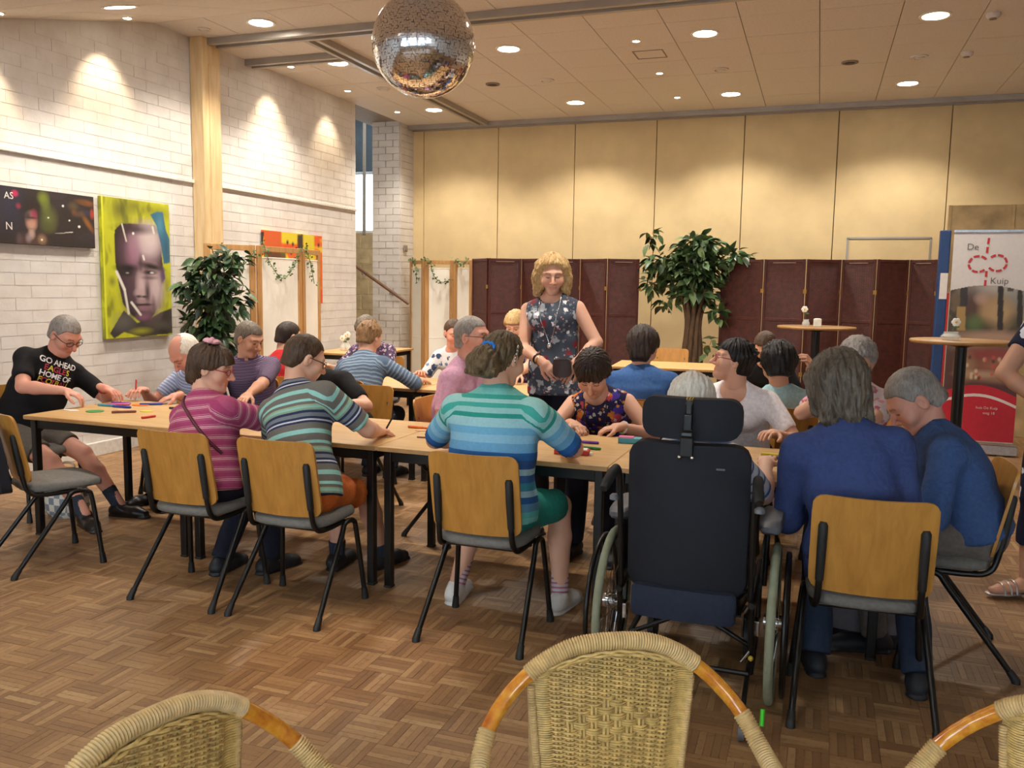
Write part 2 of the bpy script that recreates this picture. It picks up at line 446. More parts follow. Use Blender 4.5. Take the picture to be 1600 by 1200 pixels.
for (a, b2, nm) in (((-6.95, 11.72, 1.98), (-5.80, 11.72, 1.27), 'handrail beside the white brick pier, the upper of two'), ((-6.95, 11.0, 1.45), (-6.06, 11.0, 0.90), 'handrail inside the stair opening, the lower of two')):
    t = thing('handrail', 'round brown wooden ' + nm, 'handrail', a)
    d = Vector(b2) - Vector(a)
    MB().tube([(0, 0, 0), d * 0.5, d], 0.024, 10).obj('rail', 'brown handrail', t, True)
    for q in (0.3, 0.72):
        p = d * q; MB().tube([p, p + Vector((0, 0.03, -0.06)), p + Vector((0, 0.12, -0.06))], 0.009, 8).lathe([(0.025, 0), (0.025, 0.01)], p + Vector((0, 0.105, -0.06)), 10, Matrix.Rotation(-math.pi / 2, 3, 'X')).obj('bracket', 'steel', t, True)

# the folding partition at the back ----------------------------------------
wb = struct(MB().box(((XL + XR) / 2, YB + 0.12, 2.0), (XR - XL, 0.1, 4.0)).obj('wall_back', 'dark seam'), 'yellow beige folding partition wall')
SE = [-6.02, -5.83, -4.61, -3.43, -2.25, -1.06, 0.13, 1.46, 2.65, 3.6]
for a, b2 in zip(SE[:-1], SE[1:]):
    MB().box(((a + b2) / 2, YB + 0.035, ZC / 2), (b2 - a - 0.010, 0.07, ZC - 0.02)).obj('partition_panel', 'partition fabric', wb, bevel=0.006)
d1 = MB()
for (x, z, w, h) in ((0.32, 1.12, 0.025, 2.25), (1.31, 1.12, 0.025, 2.25), (0.815, 2.25, 1.015, 0.025)): d1.box((x, YB - 0.004, z), (w, 0.012, h))
struct(d1.obj('door_1', 'aluminium track'), 'pass door outline in the partition')
o = MB().box((2.3, YB - 0.02, 0.05), (0.01, 0.02, 0.1)).obj('trim_5', 'aluminium track'); struct(o)
struct(MB().box((XR + 0.05, (YB + YN) / 2, 2.0), (0.1, YB - YN, 4.0)).obj('wall_right', 'grey plaster'), 'plain wall on the right outside the picture')
# wall behind the photographer with tall windows
wn_ = MB(); xs = [XL, -5.0, -3.2, -2.6, -0.8, -0.2, 1.6, 2.2, XR]
for k in range(0, len(xs) - 1):
    a, b2 = xs[k], xs[k + 1]
    if k % 2 == 0: wn_.box(((a + b2) / 2, YN, 1.5), (b2 - a, 0.2, 3.0))
    else: wn_.box(((a + b2) / 2, YN, 0.45), (b2 - a, 0.2, 0.9)).box(((a + b2) / 2, YN, 2.7), (b2 - a, 0.2, 0.6))
struct(wn_.obj('wall_front', 'grey plaster'), 'wall with windows behind the photographer')
for k in range(1, len(xs) - 1, 2):
    a, b2 = xs[k], xs[k + 1]
    w = struct(MB().box(((a + b2) / 2, YN, 0.93), (b2 - a, 0.1, 0.06)).box(((a + b2) / 2, YN, 2.37), (b2 - a, 0.1, 0.06)).box((a + 0.03, YN, 1.65), (0.06, 0.1, 1.5)).box((b2 - 0.03, YN, 1.65), (0.06, 0.1, 1.5)).obj('window_%d' % (2 + k // 2), 'white trim'))
    MB().box(((a + b2) / 2, YN, 1.65), (b2 - a - 0.12, 0.008, 1.38)).obj('pane', 'window glass', w)

# ceiling ------------------------------------------------------------------
cl = MB().box(((XL + XR) / 2 - 0.2, (YB + YBRK) / 2 + 0.1, ZC + 0.06), (XR - XL + 0.8, YB - YBRK + 0.2, 0.08))
ang = math.atan2(ZC - ZLOW, YBRK - YLOW); Msl = Matrix.Rotation(ang, 3, 'X')
Lsl = math.hypot(ZC - ZLOW, YBRK - YLOW)
cl.box(((XL + XR) / 2, (YBRK + YLOW) / 2, (ZC + ZLOW) / 2 + 0.06), (XR - XL + 0.4, Lsl + 0.02, 0.08), Msl)
cl.box(((XL + XR) / 2, (YLOW + YN) / 2, ZLOW + 0.06), (XR - XL + 0.4, YLOW - YN + 0.2, 0.08))
cl = struct(cl.obj('ceiling', 'ceiling gap'), 'suspended ceiling of pale acoustic tiles')
TS = 0.665
txs = [-4.11 + 0.665 * k for k in range(-3, 12)]; txs[0] = XL
tys = [YBRK] + [12.12 - TS * k for k in range(7, -1, -1)]
tmesh = {}
def tile(w, d):
    k = (round(w, 3), round(d, 3))
    if k not in tmesh: tmesh[k] = MB().box((0, 0, 0.012), (w - 0.007, d - 0.007, 0.024)).mesh('ceiling_tile', 'ceiling tile')
    return tmesh[k]
for i in range(len(txs) - 1):
    for j in range(len(tys) - 1):
        w, d = txs[i + 1] - txs[i], tys[j + 1] - tys[j]
        if w < 0.02 or d < 0.02: continue
        o = bpy.data.objects.new('ceiling_tile', tile(w, d)); link(o, cl)
        o.location = ((txs[i] + txs[i + 1]) / 2, (tys[j] + tys[j + 1]) / 2, ZC + rng.normal() * 0.0006)
    ns = 6
    for j in range(ns):
        t = (j + 0.5) / ns; w = txs[i + 1] - txs[i]
        o = bpy.data.objects.new('ceiling_tile', tile(w, Lsl / ns)); link(o, cl)
        o.location = ((txs[i] + txs[i + 1]) / 2, YBRK + (YLOW - YBRK) * t, ZC + (ZLOW - ZC) * t); o.rotation_euler = (ang, 0, 0)
    for j in range(6):
        d = (YLOW - YN) / 6; w = txs[i + 1] - txs[i]
        o = bpy.data.objects.new('ceiling_tile', tile(w, d)); link(o, cl); o.location = ((txs[i] + txs[i + 1]) / 2, YLOW - (j + 0.5) * d, ZLOW)
# aluminium tracks of the folding walls
def track(name, a, b2, w, lab):
    a, b2 = Vector(a), Vector(b2); m = MB(); d = (b2 - a).normalized(); s_ = Vector((-d.y, d.x, 0))
    for off, ww, h in ((-w / 2 + 0.025, 0.05, 0.07), (w / 2 - 0.025, 0.05, 0.07), (0, w - 0.1, 0.035)):
        c0 = (a + b2) / 2 + s_ * off; dim = ((b2 - a).length, ww, h) if abs(d.x) > 0.5 else (ww, (b2 - a).length, h)
        m.box((c0.x, c0.y, ZC - h / 2 + 0.005), dim)
    return struct(m.obj(name, 'aluminium track', None, bevel=0.004), lab)
track('trim_6', (XL, 7.42, 0), (XR, 7.42, 0), 0.19, 'aluminium ceiling track across the room')
track('trim_7', (XL, 8.22, 0), (-4.86, 8.22, 0), 0.17, 'short aluminium ceiling track beside the brick wall')
track('trim_8', (-4.77, 7.52, 0), (-4.77, 12.05, 0), 0.17, 'aluminium ceiling track running to the back')
track('trim_9', (XL, 12.19, 0), (XR, 12.19, 0), 0.2, 'aluminium ceiling track above the partition')

# ------------------------------------------------------------------ ceiling lights
pmat('white enamel', 'e8e4dc', 0.35)
emis('lamp glow', (1.0, 0.93, 0.82), 26.0)
emis('spot glow', (1.0, 0.86, 0.66), 30.0)
pmat('dark slot', '4a3f33', 0.7)
DL = []
def downlight(x, y, label, watts=None, cone=128, blend=0.55, group='round ceiling downlights'):
    z = zceil(y); t = thing('downlight', label, 'ceiling light', (x, y, z), 0, group)
    if y < YBRK: t.rotation_euler = (ang if y > YLOW else 0, 0, 0)
    MB().lathe([(0.115, 0.012), (0.135, -0.002), (0.132, -0.010), (0.108, -0.008), (0.108, 0.012)], n=28).obj('rim', 'white enamel', t, True)
    MB().lathe([(0.0, 0.0), (0.108, -0.002), (0.108, 0.006), (0.0, 0.008)], n=28).obj('diffuser', 'lamp glow', t, True)
    ld = bpy.data.lights.new('downlight_lamp', 'SPOT'); ld.energy = watts or LAMP_W; ld.color = WARM; ld.spot_size = math.radians(cone); ld.spot_blend = blend; ld.shadow_soft_size = 0.09
    lo = bpy.data.objects.new('lamp', ld); link(lo, t); lo.location = (0, 0, -0.03)
    return t
def spot(x, y, label, aim, watts=None, cone=46, group='small spotlights', blend=0.75, col=(1.0, 0.78, 0.52)):
    z = zceil(y); t = thing('spotlight', label, 'spotlight', (x, y, z), 0, group)
    MB().lathe([(0.035, 0.01), (0.05, -0.002), (0.048, -0.008), (0.034, -0.006), (0.034, 0.012)], n=18).obj('rim', 'white enamel', t, True)
    MB().lathe([(0.0, -0.003), (0.033, -0.004), (0.033, 0.004), (0.0, 0.005)], n=18).obj('bulb', 'spot glow', t, True)
    ld = bpy.data.lights.new('spot_lamp', 'SPOT'); ld.energy = watts or SPOT_W; ld.color = col; ld.spot_size = math.radians(cone); ld.spot_blend = blend; ld.shadow_soft_size = 0.03
    lo = bpy.data.objects.new('lamp', ld); link(lo, t); lo.location = (0, 0, -0.03)
    d = Vector(aim) - Vector((x, y, z - 0.03)); lo.rotation_euler = d.to_track_quat('-Z', 'Y').to_euler()
    return t
downlight(-5.01, 7.05, 'lit round downlight left of the first ceiling track near the pine column')
downlight(-5.08, 8.53, 'lit round downlight in the corner between two ceiling tracks')
downlight(-3.10, 8.53, 'lit round downlight just right of the mirror ball')
downlight(-5.12, 11.12, 'lit round downlight just below the mirror ball near the brick pier')
downlight(-3.12, 11.18, 'lit round downlight near the partition, second from the brick pier')
downlight(-1.14, 8.55, 'lit round downlight above the standing blonde woman, right of three small spotlights')
downlight(-1.15, 11.21, 'lit round downlight near the partition, above the potted tree')
downlight(0.83, 8.58, 'largest lit round downlight at the top right of the picture')
downlight(0.84, 11.19, 'lit round downlight near the partition, rightmost of its row')
for k, (x, y) in enumerate([(-5.0, 5.3), (-3.1, 5.3), (-1.15, 5.3), (-4.4, 2.4), (-2.6, 2.2), (-0.9, 0.9)]):  # fill lamps added to brighten tables and foreground, no fixtures known there
    downlight(x, y, 'added fill downlight on the lower ceiling outside the picture, ' + ['above the left wall', 'above the left table', 'above the right table', 'left of the photographer', 'left in front of the photographer', 'near the photographer', 'right of the photographer'][k], LAMP_W * (0.95 if y > 4 else (0.30 if y > 2 else 0.20)), group='added fill downlights outside the picture')
for (y, w, lab) in ((4.85, 1.0, 'small wall spotlight at the left edge of the picture'), (6.10, 1.0, 'small wall spotlight on the sloping ceiling above the dark paintings'), (8.53, 1.0, 'small wall spotlight beside the short ceiling track'), (9.77, 0.8, 'small wall spotlight between the short track and the stair opening'), (11.12, 0.5, 'small wall spotlight above the brick pier')):
    spot(-5.68, y, lab, (-6.0, y + 0.05, 2.75), SPOT_W * w, 74, 'wall spotlights along the brick wall')
for (y, lab) in ((8.62, 'small spotlight in the middle of the ceiling, nearest of three'), (9.94, 'small spotlight in the middle of the ceiling, middle of three'), (11.23, 'small spotlight in the middle of the ceiling, farthest of three')):
    spot(-1.81, y, lab, (-1.9, y - 1.0, 0), SPOT_W * 0.8, 40, 'spotlights in the middle of the ceiling')
spot(-1.75, 2.45, 'small spotlight outside the picture aimed at the near floor', (-1.76, 3.02, 0), SPOT_W * 1.6, 26, None, 0.9, (1.0, 0.66, 0.45))
def vent(x, y, lab, dark=True, r=0.085):
    t = thing('ceiling_vent', lab, 'vent', (x, y, zceil(y)), 0, 'round ceiling vents')
    MB().lathe([(r, 0.01), (r, -0.012), (r * 0.8, -0.016), (r * 0.72, -0.004)], n=20).obj('ring', 'ceiling tile' if not dark else 'ceiling gap', t, True)
    MB().lathe([(0, -0.02), (r * 0.5, -0.018), (r * 0.6, -0.006), (0, -0.004)], n=20).obj('valve', 'dark slot' if dark else 'ceiling tile', t, True)
vent(-3.8, 9.92, 'dark round ceiling vent just right below the mirror ball')
vent(-3.12, 9.91, 'pale round ceiling vent between two downlights', False)
vent(-1.14, 9.95, 'pale round ceiling vent right of the three spotlights', False)
vent(0.18, 10.02, 'dark round ceiling vent toward the right of the ceiling')
vent(0.84, 9.98, 'pale round ceiling vent above the rightmost far downlight', False)
vent(-5.18, 9.77, 'pale round ceiling vent behind the mirror ball', False)
vent(-5.66, 7.06, 'pale round ceiling vent beside the pine column', False, 0.06)
hm = MB()
for dx, dy, w, d in ((-0.15, 0, 0.012, 0.31), (0.15, 0, 0.012, 0.31), (0, -0.15, 0.31, 0.012), (0, 0.15, 0.31, 0.012)): hm.box((-1.77 + dx, 9.14 + dy, ZC - 0.001), (w, d, 0.006))
struct(hm.obj('trim_10', 'ceiling gap'), 'square access hatch frame in the ceiling')
for x, y, lab in ((1.29, 8.66, 'pale smoke detector at the top right, nearest'), (1.27, 9.95, 'pale smoke detector at the right, farther from the camera')):
    t = thing('smoke_detector', lab, 'smoke detector', (x, y, ZC), 0, 'smoke detectors')
    MB().lathe([(0.06, 0.01), (0.06, -0.02), (0.045, -0.04), (0, -0.045)], n=18).obj('body', 'ceiling tile', t, True)
    MB().lathe([(0.03, -0.036), (0.03, -0.05), (0, -0.05)], n=14).obj('sensor', 'ceiling gap', t, True)
# ================================================================== FURNITURE
wood('beech ply', 'a9742f', 'c48b3f', (10, 10, 0.8), 0.38, 2.5, 0.15)
wood('table beech', 'c39a60', 'd6b078', (1.2, 9, 9), 0.4, 2.5, 0.1)
pmat('table edge', 'b58a55', 0.5)
pmat('black steel', '131313', 0.35, 0.2, var=0.1)
pmat('black rubber', '1b1b1b', 0.6)
pmat('grey upholstery', '6f6c66', 0.9, var=0.12, scale=60, bump=0.2, bscale=300)
def superell(n, a, b, p=3.2):
    out = []
    for k in range(n):
        t = 2 * math.pi * k / n; c, s_ = math.cos(t), math.sin(t)
        out.append((a * math.copysign(abs(c) ** (2 / p), c), b * math.copysign(abs(s_) ** (2 / p), s_)))
    return out
def pad(rings, n=36, a=0.2, b=0.2, p=3.2, c=(0, 0, 0), bend=None):
    """stacked rounded outlines: rings are (scale, z)"""
    m = MB(); vs = []; fs = []
    for sc, z in rings:
        for x, y in superell(n, a, b, p):
            q = [c[0] + x * sc, c[1] + y * sc, c[2] + z]
            if bend: q[2] += bend(x * sc, y * sc)
            vs.append(q)
    for i in range(len(rings) - 1):
        for k in range(n): fs.append((i * n + k, i * n + (k + 1) % n, (i + 1) * n + (k + 1) % n, (i + 1) * n + k))
    fs.append(tuple(range(n))[::-1]); fs.append(tuple((len(rings) - 1) * n + k for k in range(n)))
    return m.add(vs, fs)
def sheet(hw, z0, z1, rc, thick, shape, nu=14):
    """a curved board with rounded corners: shape(u, v) -> point offset in y"""
    m = MB(); vv = [0, 0.012, 0.04, 0.09, 0.2, 0.35, 0.5, 0.65, 0.8, 0.91, 0.96, 0.988, 1]; rows = []
    H = z1 - z0
    for v in vv:
        d = min(v, 1 - v) * H; w = hw if d >= rc else hw - rc + math.sqrt(max(0, rc * rc - (rc - d) ** 2))
        rows.append([(w * (2 * k / nu - 1), v) for k in range(nu + 1)])
    vs = []; fs = []
    for side in (0, 1):
        for r in rows:
            for x, v in r:
                y, dz = shape(x / hw, v); vs.append((x, y + side * thick, z0 + v * H + dz))
    R, Cn = len(rows), nu + 1; off = R * Cn
    for i in range(R - 1):
        for k in range(nu):
            a, b, c, d = i * Cn + k, i * Cn + k + 1, (i + 1) * Cn + k + 1, (i + 1) * Cn + k
            fs.append((a, b, c, d)); fs.append((off + a, off + d, off + c, off + b))
    per = [k for k in range(Cn)] + [i * Cn + nu for i in range(1, R)] + [(R - 1) * Cn + k for k in range(nu - 1, -1, -1)] + [i * Cn for i in range(R - 2, 0, -1)]
    for i in range(len(per)):
        a, b = per[i], per[(i + 1) % len(per)]; fs.append((a, off + a, off + b, b))
    return m.add(vs, fs)

def make_chair():
    t = thing('stacking_chair', 'x', 'chair', (0, 0, 0), 0, 'beech and black steel stacking chairs')
    pad([(0.90, 0.0), (0.985, 0.008), (1.0, 0.02), (0.985, 0.036), (0.93, 0.046), (0.6, 0.05), (0.2, 0.048)], 36, 0.205, 0.205, 3.6, (0, 0.075, 0.425),
        lambda x, y: -0.022 * max(0, (y / 0.205 - 0.55)) ** 2 * 4).obj('seat', 'grey upholstery', t, True)
    sheet(0.205, 0.488, 0.85, 0.045, 0.012, lambda u, v: (-0.105 - 0.075 * v - 0.028 * (1 - u * u), 0.012 * u * u * 0 - 0.004 * (1 - u * u))).obj('backrest', 'beech ply', t, True)
    for sx in (-1, 1):
        rear = bez([(sx * 0.205, 0.13, 0.415), (sx * 0.207, 0.085, 0.405), (sx * 0.213, 0.04, 0.345), (sx * 0.24, -0.215, 0.012)], 18)
        front = bez([(sx * 0.205, 0.13, 0.415), (sx * 0.207, 0.17, 0.405), (sx * 0.212, 0.19, 0.35), (sx * 0.24, 0.225, 0.012)], 18)
        for nm, path in (('leg', rear), ('leg', front)):
            l = MB().tube(path, 0.0125, 10).obj(nm, 'black steel', t, True)
            e, p2 = Vector(path[-1]), Vector(path[-3]); d = (e - p2).normalized()
            MB().tube([e - d * 0.045, e - d * 0.02, (e.x, e.y, 0.010), (e.x, e.y, 0.0)], [0.0145, 0.016, 0.018, 0.018], 10).obj('rubber_foot', 'black rubber', l, True)
        up = bez([(sx * 0.185, 0.10, 0.415), (sx * 0.182, -0.02, 0.412), (sx * 0.175, -0.10, 0.425), (sx * 0.168, -0.135, 0.50), (sx * 0.165, -0.170, 0.735)], 24)
        b = MB().tube(up, 0.0125, 10).obj('back_support', 'black steel', t, True)
        e = Vector(up[-1]); MB().tube([Vector(up[-6]), Vector(up[-3]), e, e + Vector((0, -0.002, 0.012))], [0.0150, 0.017, 0.017, 0.011], 10).obj('end_cap', 'black rubber', b, True)
    MB().tube([(-0.205, 0.12, 0.413), (0.205, 0.12, 0.413)], 0.010, 8).obj('crossbar', 'black steel', t, True)
    MB().tube([(-0.18, -0.06, 0.414), (0.18, -0.06, 0.414)], 0.010, 8).obj('crossbar', 'black steel', t, True)
    return t
CH0 = make_chair(); _used = [False]
def chair(x, y, deg, label):
    """deg: heading of the sitter, 0 looks away from the camera, 90 to the right"""
    rz = -math.radians(deg)
    if not _used[0]:
        _used[0] = True; CH0.location = (x, y, 0); CH0.rotation_euler = (0, 0, rz); CH0['label'] = label; return CH0
    return copy_thing(CH0, (x, y, 0), rz, label)
chair(-2.86, 3.435, 0, 'beech stacking chair under the woman in the pink striped top')
chair(-2.29, 3.44, 0, 'beech stacking chair under the man in the grey and turquoise striped polo')
chair(-1.345, 3.495, 0, 'beech stacking chair under the woman with the blue hair tie')
chair(0.215, 3.32, -2, 'beech stacking chair nearest at the right, under the woman in the blue jumper')
chair(0.60, 4.02, -92, 'beech stacking chair under the grey haired man in the blue shirt, facing left')
chair(-3.97, 3.52, 27, 'empty beech stacking chair with grey seat at the left edge')
chair(-4.92, 4.28, 88, 'beech stacking chair under the man in the black printed shirt')
chair(-4.36, 5.14, 182, 'beech stacking chair under the bald man bent over the table by the brick wall')
chair(-3.86, 5.30, 162, 'beech stacking chair under the man in the purple striped shirt')
chair(-2.95, 5.15, 180, 'beech stacking chair under the person in the black shirt')
chair(-2.13, 4.93, 92, 'beech stacking chair under the man in the pink polo shirt')
chair(-1.16, 5.12, 180, 'beech stacking chair under the woman in the colourful flowered blouse')
chair(-0.42, 5.22, 185, 'beech stacking chair under the woman in the white shirt')
chair(0.24, 5.35, 185, 'beech stacking chair under the grey curly haired woman in the pink flowered top')
chair(-3.30, 5.72, 2, 'beech stacking chair under the woman in the blue grey wavy striped top')
chair(-3.98, 5.62, 0, 'beech stacking chair under the man in the red shirt')
chair(-1.08, 5.62, 0, 'beech stacking chair under the dark haired person in the blue denim shirt')
chair(-0.17, 5.60, 0, 'beech stacking chair under the black haired person in the pale blue shirt')
chair(-0.36, 7.20, 180, 'beech stacking chair under the brown haired person facing the camera at the right')
chair(-4.02, 7.45, 180, 'beech stacking chair under the woman in the purple patterned blouse')
chair(-3.02, 7.20, 180, 'beech stacking chair under the red faced man in the white and blue flowered shirt')
chair(-1.62, 10.1, 180, 'empty beech stacking chair in front of the potted tree')

def make_table():
    t = thing('folding_table', 'x', 'table', (0, 0, 0), 0, 'rectangular beech tables with black steel legs')
    MB().box((0, 0, 0.7275), (1.195, 0.80, 0.025)).obj('tabletop', 'table beech', t, bevel=0.004)
    MB().box((0, -0.4005, 0.7275), (1.19, 0.003, 0.018)).box((0, 0.4005, 0.7275), (1.19, 0.003, 0.018)).box((0.5985, 0, 0.7275), (0.003, 0.79, 0.018)).box((-0.5985, 0, 0.7275), (0.003, 0.79, 0.018)).obj('edge_band', 'table edge', t)
    for sx in (-1, 1):
        for sy in (-1, 1):
            l = MB().box((sx * 0.55, sy * 0.355, 0.3625), (0.04, 0.04, 0.705)).obj('leg', 'black steel', t, bevel=0.004)
            MB().box((sx * 0.55, sy * 0.355, 0.006), (0.044, 0.044, 0.012)).obj('foot_cap', 'black rubber', l, bevel=0.003)
    for sy in (-1, 1): MB().box((0, sy * 0.355, 0.687), (1.06, 0.022, 0.055)).obj('apron', 'black steel', t, bevel=0.003)
    for sx in (-1, 1): MB().box((sx * 0.55, 0, 0.687), (0.022, 0.67, 0.055)).obj('apron', 'black steel', t, bevel=0.003)
    return t
T0 = make_table(); T0['label'] = 'beech table at the left end of the front row'; T0.location = (-3.86, 4.235, 0); T0.rotation_euler = (0, 0, math.radians(-0.8))
copy_thing(T0, (-2.66, 4.218, 0), math.radians(-0.8), 'beech table second from the left in the front row')
copy_thing(T0, (-1.46, 4.201, 0), math.radians(-0.8), 'beech table third from the left, in front of the woman with the blue hair tie')
copy_thing(T0, (-0.26, 4.185, 0), math.radians(-0.8), 'beech table at the right end of the front row behind the wheelchair')
copy_thing(T0, (-3.55, 6.48, 0), 0, 'beech table in front of the woman in the wavy striped top')
copy_thing(T0, (-2.34, 6.48, 0), 0, 'beech table of the second row behind the man in pink')
copy_thing(T0, (-0.75, 6.55, 0), 0, 'beech table of the second row behind the woman in white')
copy_thing(T0, (-5.30, 9.45, 0), math.radians(90), 'beech table against the brick wall with two flower vases')
copy_thing(T0, (-1.45, 9.25, 0), math.radians(4), 'beech table in front of the empty chair by the potted tree')

# ------------------------------------------------------------------ high tables and vases
wood('dark beech', '8f6a3e', 'a9824f', (2, 2, 8), 0.45)
def high_table(x, y, h, r, label):
    t = thing('high_table', label, 'table', (x, y, 0), 0, 'round standing tables')
    MB().lathe([(0, h - 0.028), (r - 0.01, h - 0.028), (r, h - 0.02), (r, h - 0.006), (r - 0.006, h), (0, h)], n=44).obj('tabletop', 'dark beech', t, True)
    MB().lathe([(0.045, 0.03), (0.045, h - 0.06), (0.16, h - 0.03), (0.16, h - 0.028)], n=20).obj('column', 'black steel', t, True)
    for k in range(4):
        a = k * math.pi / 2 + 0.4; MB().bar((0.03 * math.cos(a), 0.03 * math.sin(a), 0.045), (0.33 * math.cos(a), 0.33 * math.sin(a), 0.02), 0.05, 0.03).obj('foot', 'black steel', t, bevel=0.004)
high_table(-0.01, 10.2, 1.16, 0.42, 'round standing table in front of the red brown screens')
high_table(1.14, 8.0, 1.165, 0.40, 'round standing table in front of the banner')
m_, nt_, b_ = _nt('clear glass'); _tr = nt_.nodes.new('ShaderNodeBsdfTransparent'); _mx = nt_.nodes.new('ShaderNodeMixShader'); _set(b_, 0.05); b_.inputs['Base Color'].default_value = (0.75, 0.78, 0.74, 1)
_mx.inputs[0].default_value = 0.35; nt_.links.new(_tr.outputs[0], _mx.inputs[1]); nt_.links.new(b_.outputs[0], _mx.inputs[2]); nt_.links.new(_mx.outputs[0], nt_.nodes['Material Output'].inputs[0])
pmat('white petal', 'f2efe6', 0.6); pmat('flower heart', 'd9b44a', 0.6); pmat('stem green', '4f6b3a', 0.6); pmat('candle holder', 'd8d3c6', 0.3)
def flower_vase(x, y, z, label, blooms, r=0.045, h=0.09):
    t = thing('flower_vase', label, 'vase', (x, y, z), 0, 'small vases with white flowers')
    MB().lathe([(r * 0.8, 0), (r, 0.01), (r * 1.05, h * 0.5), (r * 0.75, h * 0.8), (r * 0.8, h), (r * 0.7, h), (r * 0.66, h * 0.8), (r * 0.95, h * 0.5), (0, 0.012)], n=18).obj('vase', 'clear glass', t, True)
    for (fx, fy, fz) in blooms:
        MB().tube(bez([(0, 0, 0.015), (fx * 0.4, fy * 0.4, fz * 0.6), (fx, fy, fz)], 8), 0.0028, 6).obj('stem', 'stem green', t, True)
        fm = MB()
        for k in range(6):
            a = k * math.pi / 3; fm.ball((fx + 0.020 * math.cos(a), fy - 0.008, fz + 0.020 * math.sin(a)), (0.017, 0.007, 0.017), 8, 5)
        f_ = fm.obj('blossom', 'white petal', t, True); MB().ball((fx, fy - 0.016, fz), 0.010, 8, 5).obj('heart', 'flower heart', f_, True)
        MB().ball((fx * 0.6 + 0.02, fy, fz * 0.75), (0.022, 0.004, 0.011), 8, 4).obj('leaf', 'stem green', t, True)
flower_vase(-0.12, 10.05, 1.16, 'small glass vase with one white flower on the standing table by the screens', [(-0.02, 0, 0.19)], 0.04, 0.08)
t = thing('candle_holder', 'pale square candle holder beside the single white flower', 'candle holder', (0.0, 10.03, 1.16))
MB().box((0, 0, 0.045), (0.085, 0.085, 0.09)).obj('body', 'candle holder', t, bevel=0.008); MB().lathe([(0.028, 0.088), (0.028, 0.094), (0, 0.094)], n=14).obj('tealight', 'white petal', t, True)
flower_vase(-5.43, 9.25, 0.74, 'low glass vase with white flowers on the wall table, the left one', [(0.0, 0.02, 0.18), (0.05, -0.02, 0.20), (-0.04, 0.0, 0.15)], 0.07, 0.10)
flower_vase(-5.40, 9.75, 0.74, 'low glass vase with white flowers on the wall table, the right one', [(0.0, 0.0, 0.18), (0.05, 0.02, 0.16)], 0.06, 0.09)
flower_vase(1.04, 7.88, 1.165, 'low grey glass bowl with a white flower on the standing table by the banner', [(0.03, 0.0, 0.15)], 0.075, 0.07)

# ------------------------------------------------------------------ mirror ball
pmat('mirror tile', 'f4f4f8', 0.10, 1.0, var=0.02); pmat('ball core', '8a8a8e', 0.35, 0.8)
BX, BY, BZ, BR = -1.88, 3.96, 2.715, 0.25
t = thing('mirror_ball', 'silver mirror ball hanging from the ceiling', 'disco ball', (BX, BY, BZ))
MB().ball((0, 0, 0), BR - 0.004, 48, 32).obj('core', 'ball core', t, True)
m = MB(); ts = 0.0115; rows = int(math.pi * BR / ts)
for i in range(rows):
    th = math.pi * (i + 0.5) / rows; cx = max(1, int(2 * math.pi * BR * math.sin(th) / ts))
    for k in range(cx):
        ph = 2 * math.pi * (k + 0.5) / cx
        n = Vector((math.sin(th) * math.cos(ph), math.sin(th) * math.sin(ph), math.cos(th)))
        n = (n + Vector(rng.normal(size=3)) * 0.005).normalized(); c = n * BR
        e1 = Vector((-math.sin(ph), math.cos(ph), 0)); e1 = (e1 - n * e1.dot(n)).normalized(); e2 = n.cross(e1); q = ts * 0.485
        m.add([c - e1 * q - e2 * q, c + e1 * q - e2 * q, c + e1 * q + e2 * q, c - e1 * q + e2 * q], [(0, 1, 2, 3)])
tag(m.obj('mirror_tiles', 'mirror tile', t), kind='stuff')
MB().lathe([(0.03, BR - 0.01), (0.03, BR + 0.02), (0.008, BR + 0.03), (0.008, BR + 0.15)], n=14).obj('hanger', 'steel', t, True)
MB().lathe([(0.05, BR + 0.12), (0.05, BR + 0.22), (0.05, zceil(BY) - BZ + 0.02)], n=16).obj('motor', 'black steel', t, True)

# ------------------------------------------------------------------ paintings
pmat('canvas black', '1d1719', 0.55, var=0.3, scale=6)
m_, nt_, b_ = _nt('canvas yellow green'); v_ = _coord(nt_)
nt_.links.new(_mix(nt_, _ramp(nt_, _noise(nt_, v_, 4, 4, 0.6, 0.5), [(0.35, rgb('4c4d12')), (0.5, rgb('8f9416')), (0.62, rgb('bfc41d'))]), rgb('c9cc22'), 0.25), b_.inputs['Base Color']); _set(b_, 0.5)
m_, nt_, b_ = _nt('canvas orange'); v_ = _coord(nt_)
vo_ = nt_.nodes.new('ShaderNodeTexVoronoi'); vo_.inputs['Scale'].default_value = 5; nt_.links.new(v_, vo_.inputs[0])
sp_ = nt_.nodes.new('ShaderNodeSeparateColor'); nt_.links.new(vo_.outputs['Color'], sp_.inputs[0])
nt_.links.new(_ramp(nt_, sp_.outputs[0], [(0, rgb('d9601f')), (0.35, rgb('e0b91f')), (0.6, rgb('d94a22')), (0.8, rgb('3a2620')), (0.88, rgb('e8cf2a'))], 'CONSTANT'), b_.inputs['Base Color']); _set(b_, 0.5)
for nm, hx in (('paint pink grey', 'b79a9c'), ('paint mauve', '6b4a58'), ('paint dark', '1c1418'), ('paint light', 'd5c3bf'), ('paint teal', '2c6f86'), ('paint white', 'e6e2da'), ('paint charcoal', '3b3836'), ('paint lime', 'c9d01f'), ('paint olive', '6f7a2a'), ('paint magenta', 'b8274f'), ('paint rust', '8a5526'), ('paint brown', '4a332a'), ('paint skin', 'b58a78'), ('paint navy', '2a2c48'), ('paint red', 'c0392b')):
    pmat(nm, hx, 0.5, var=0.2, scale=14)
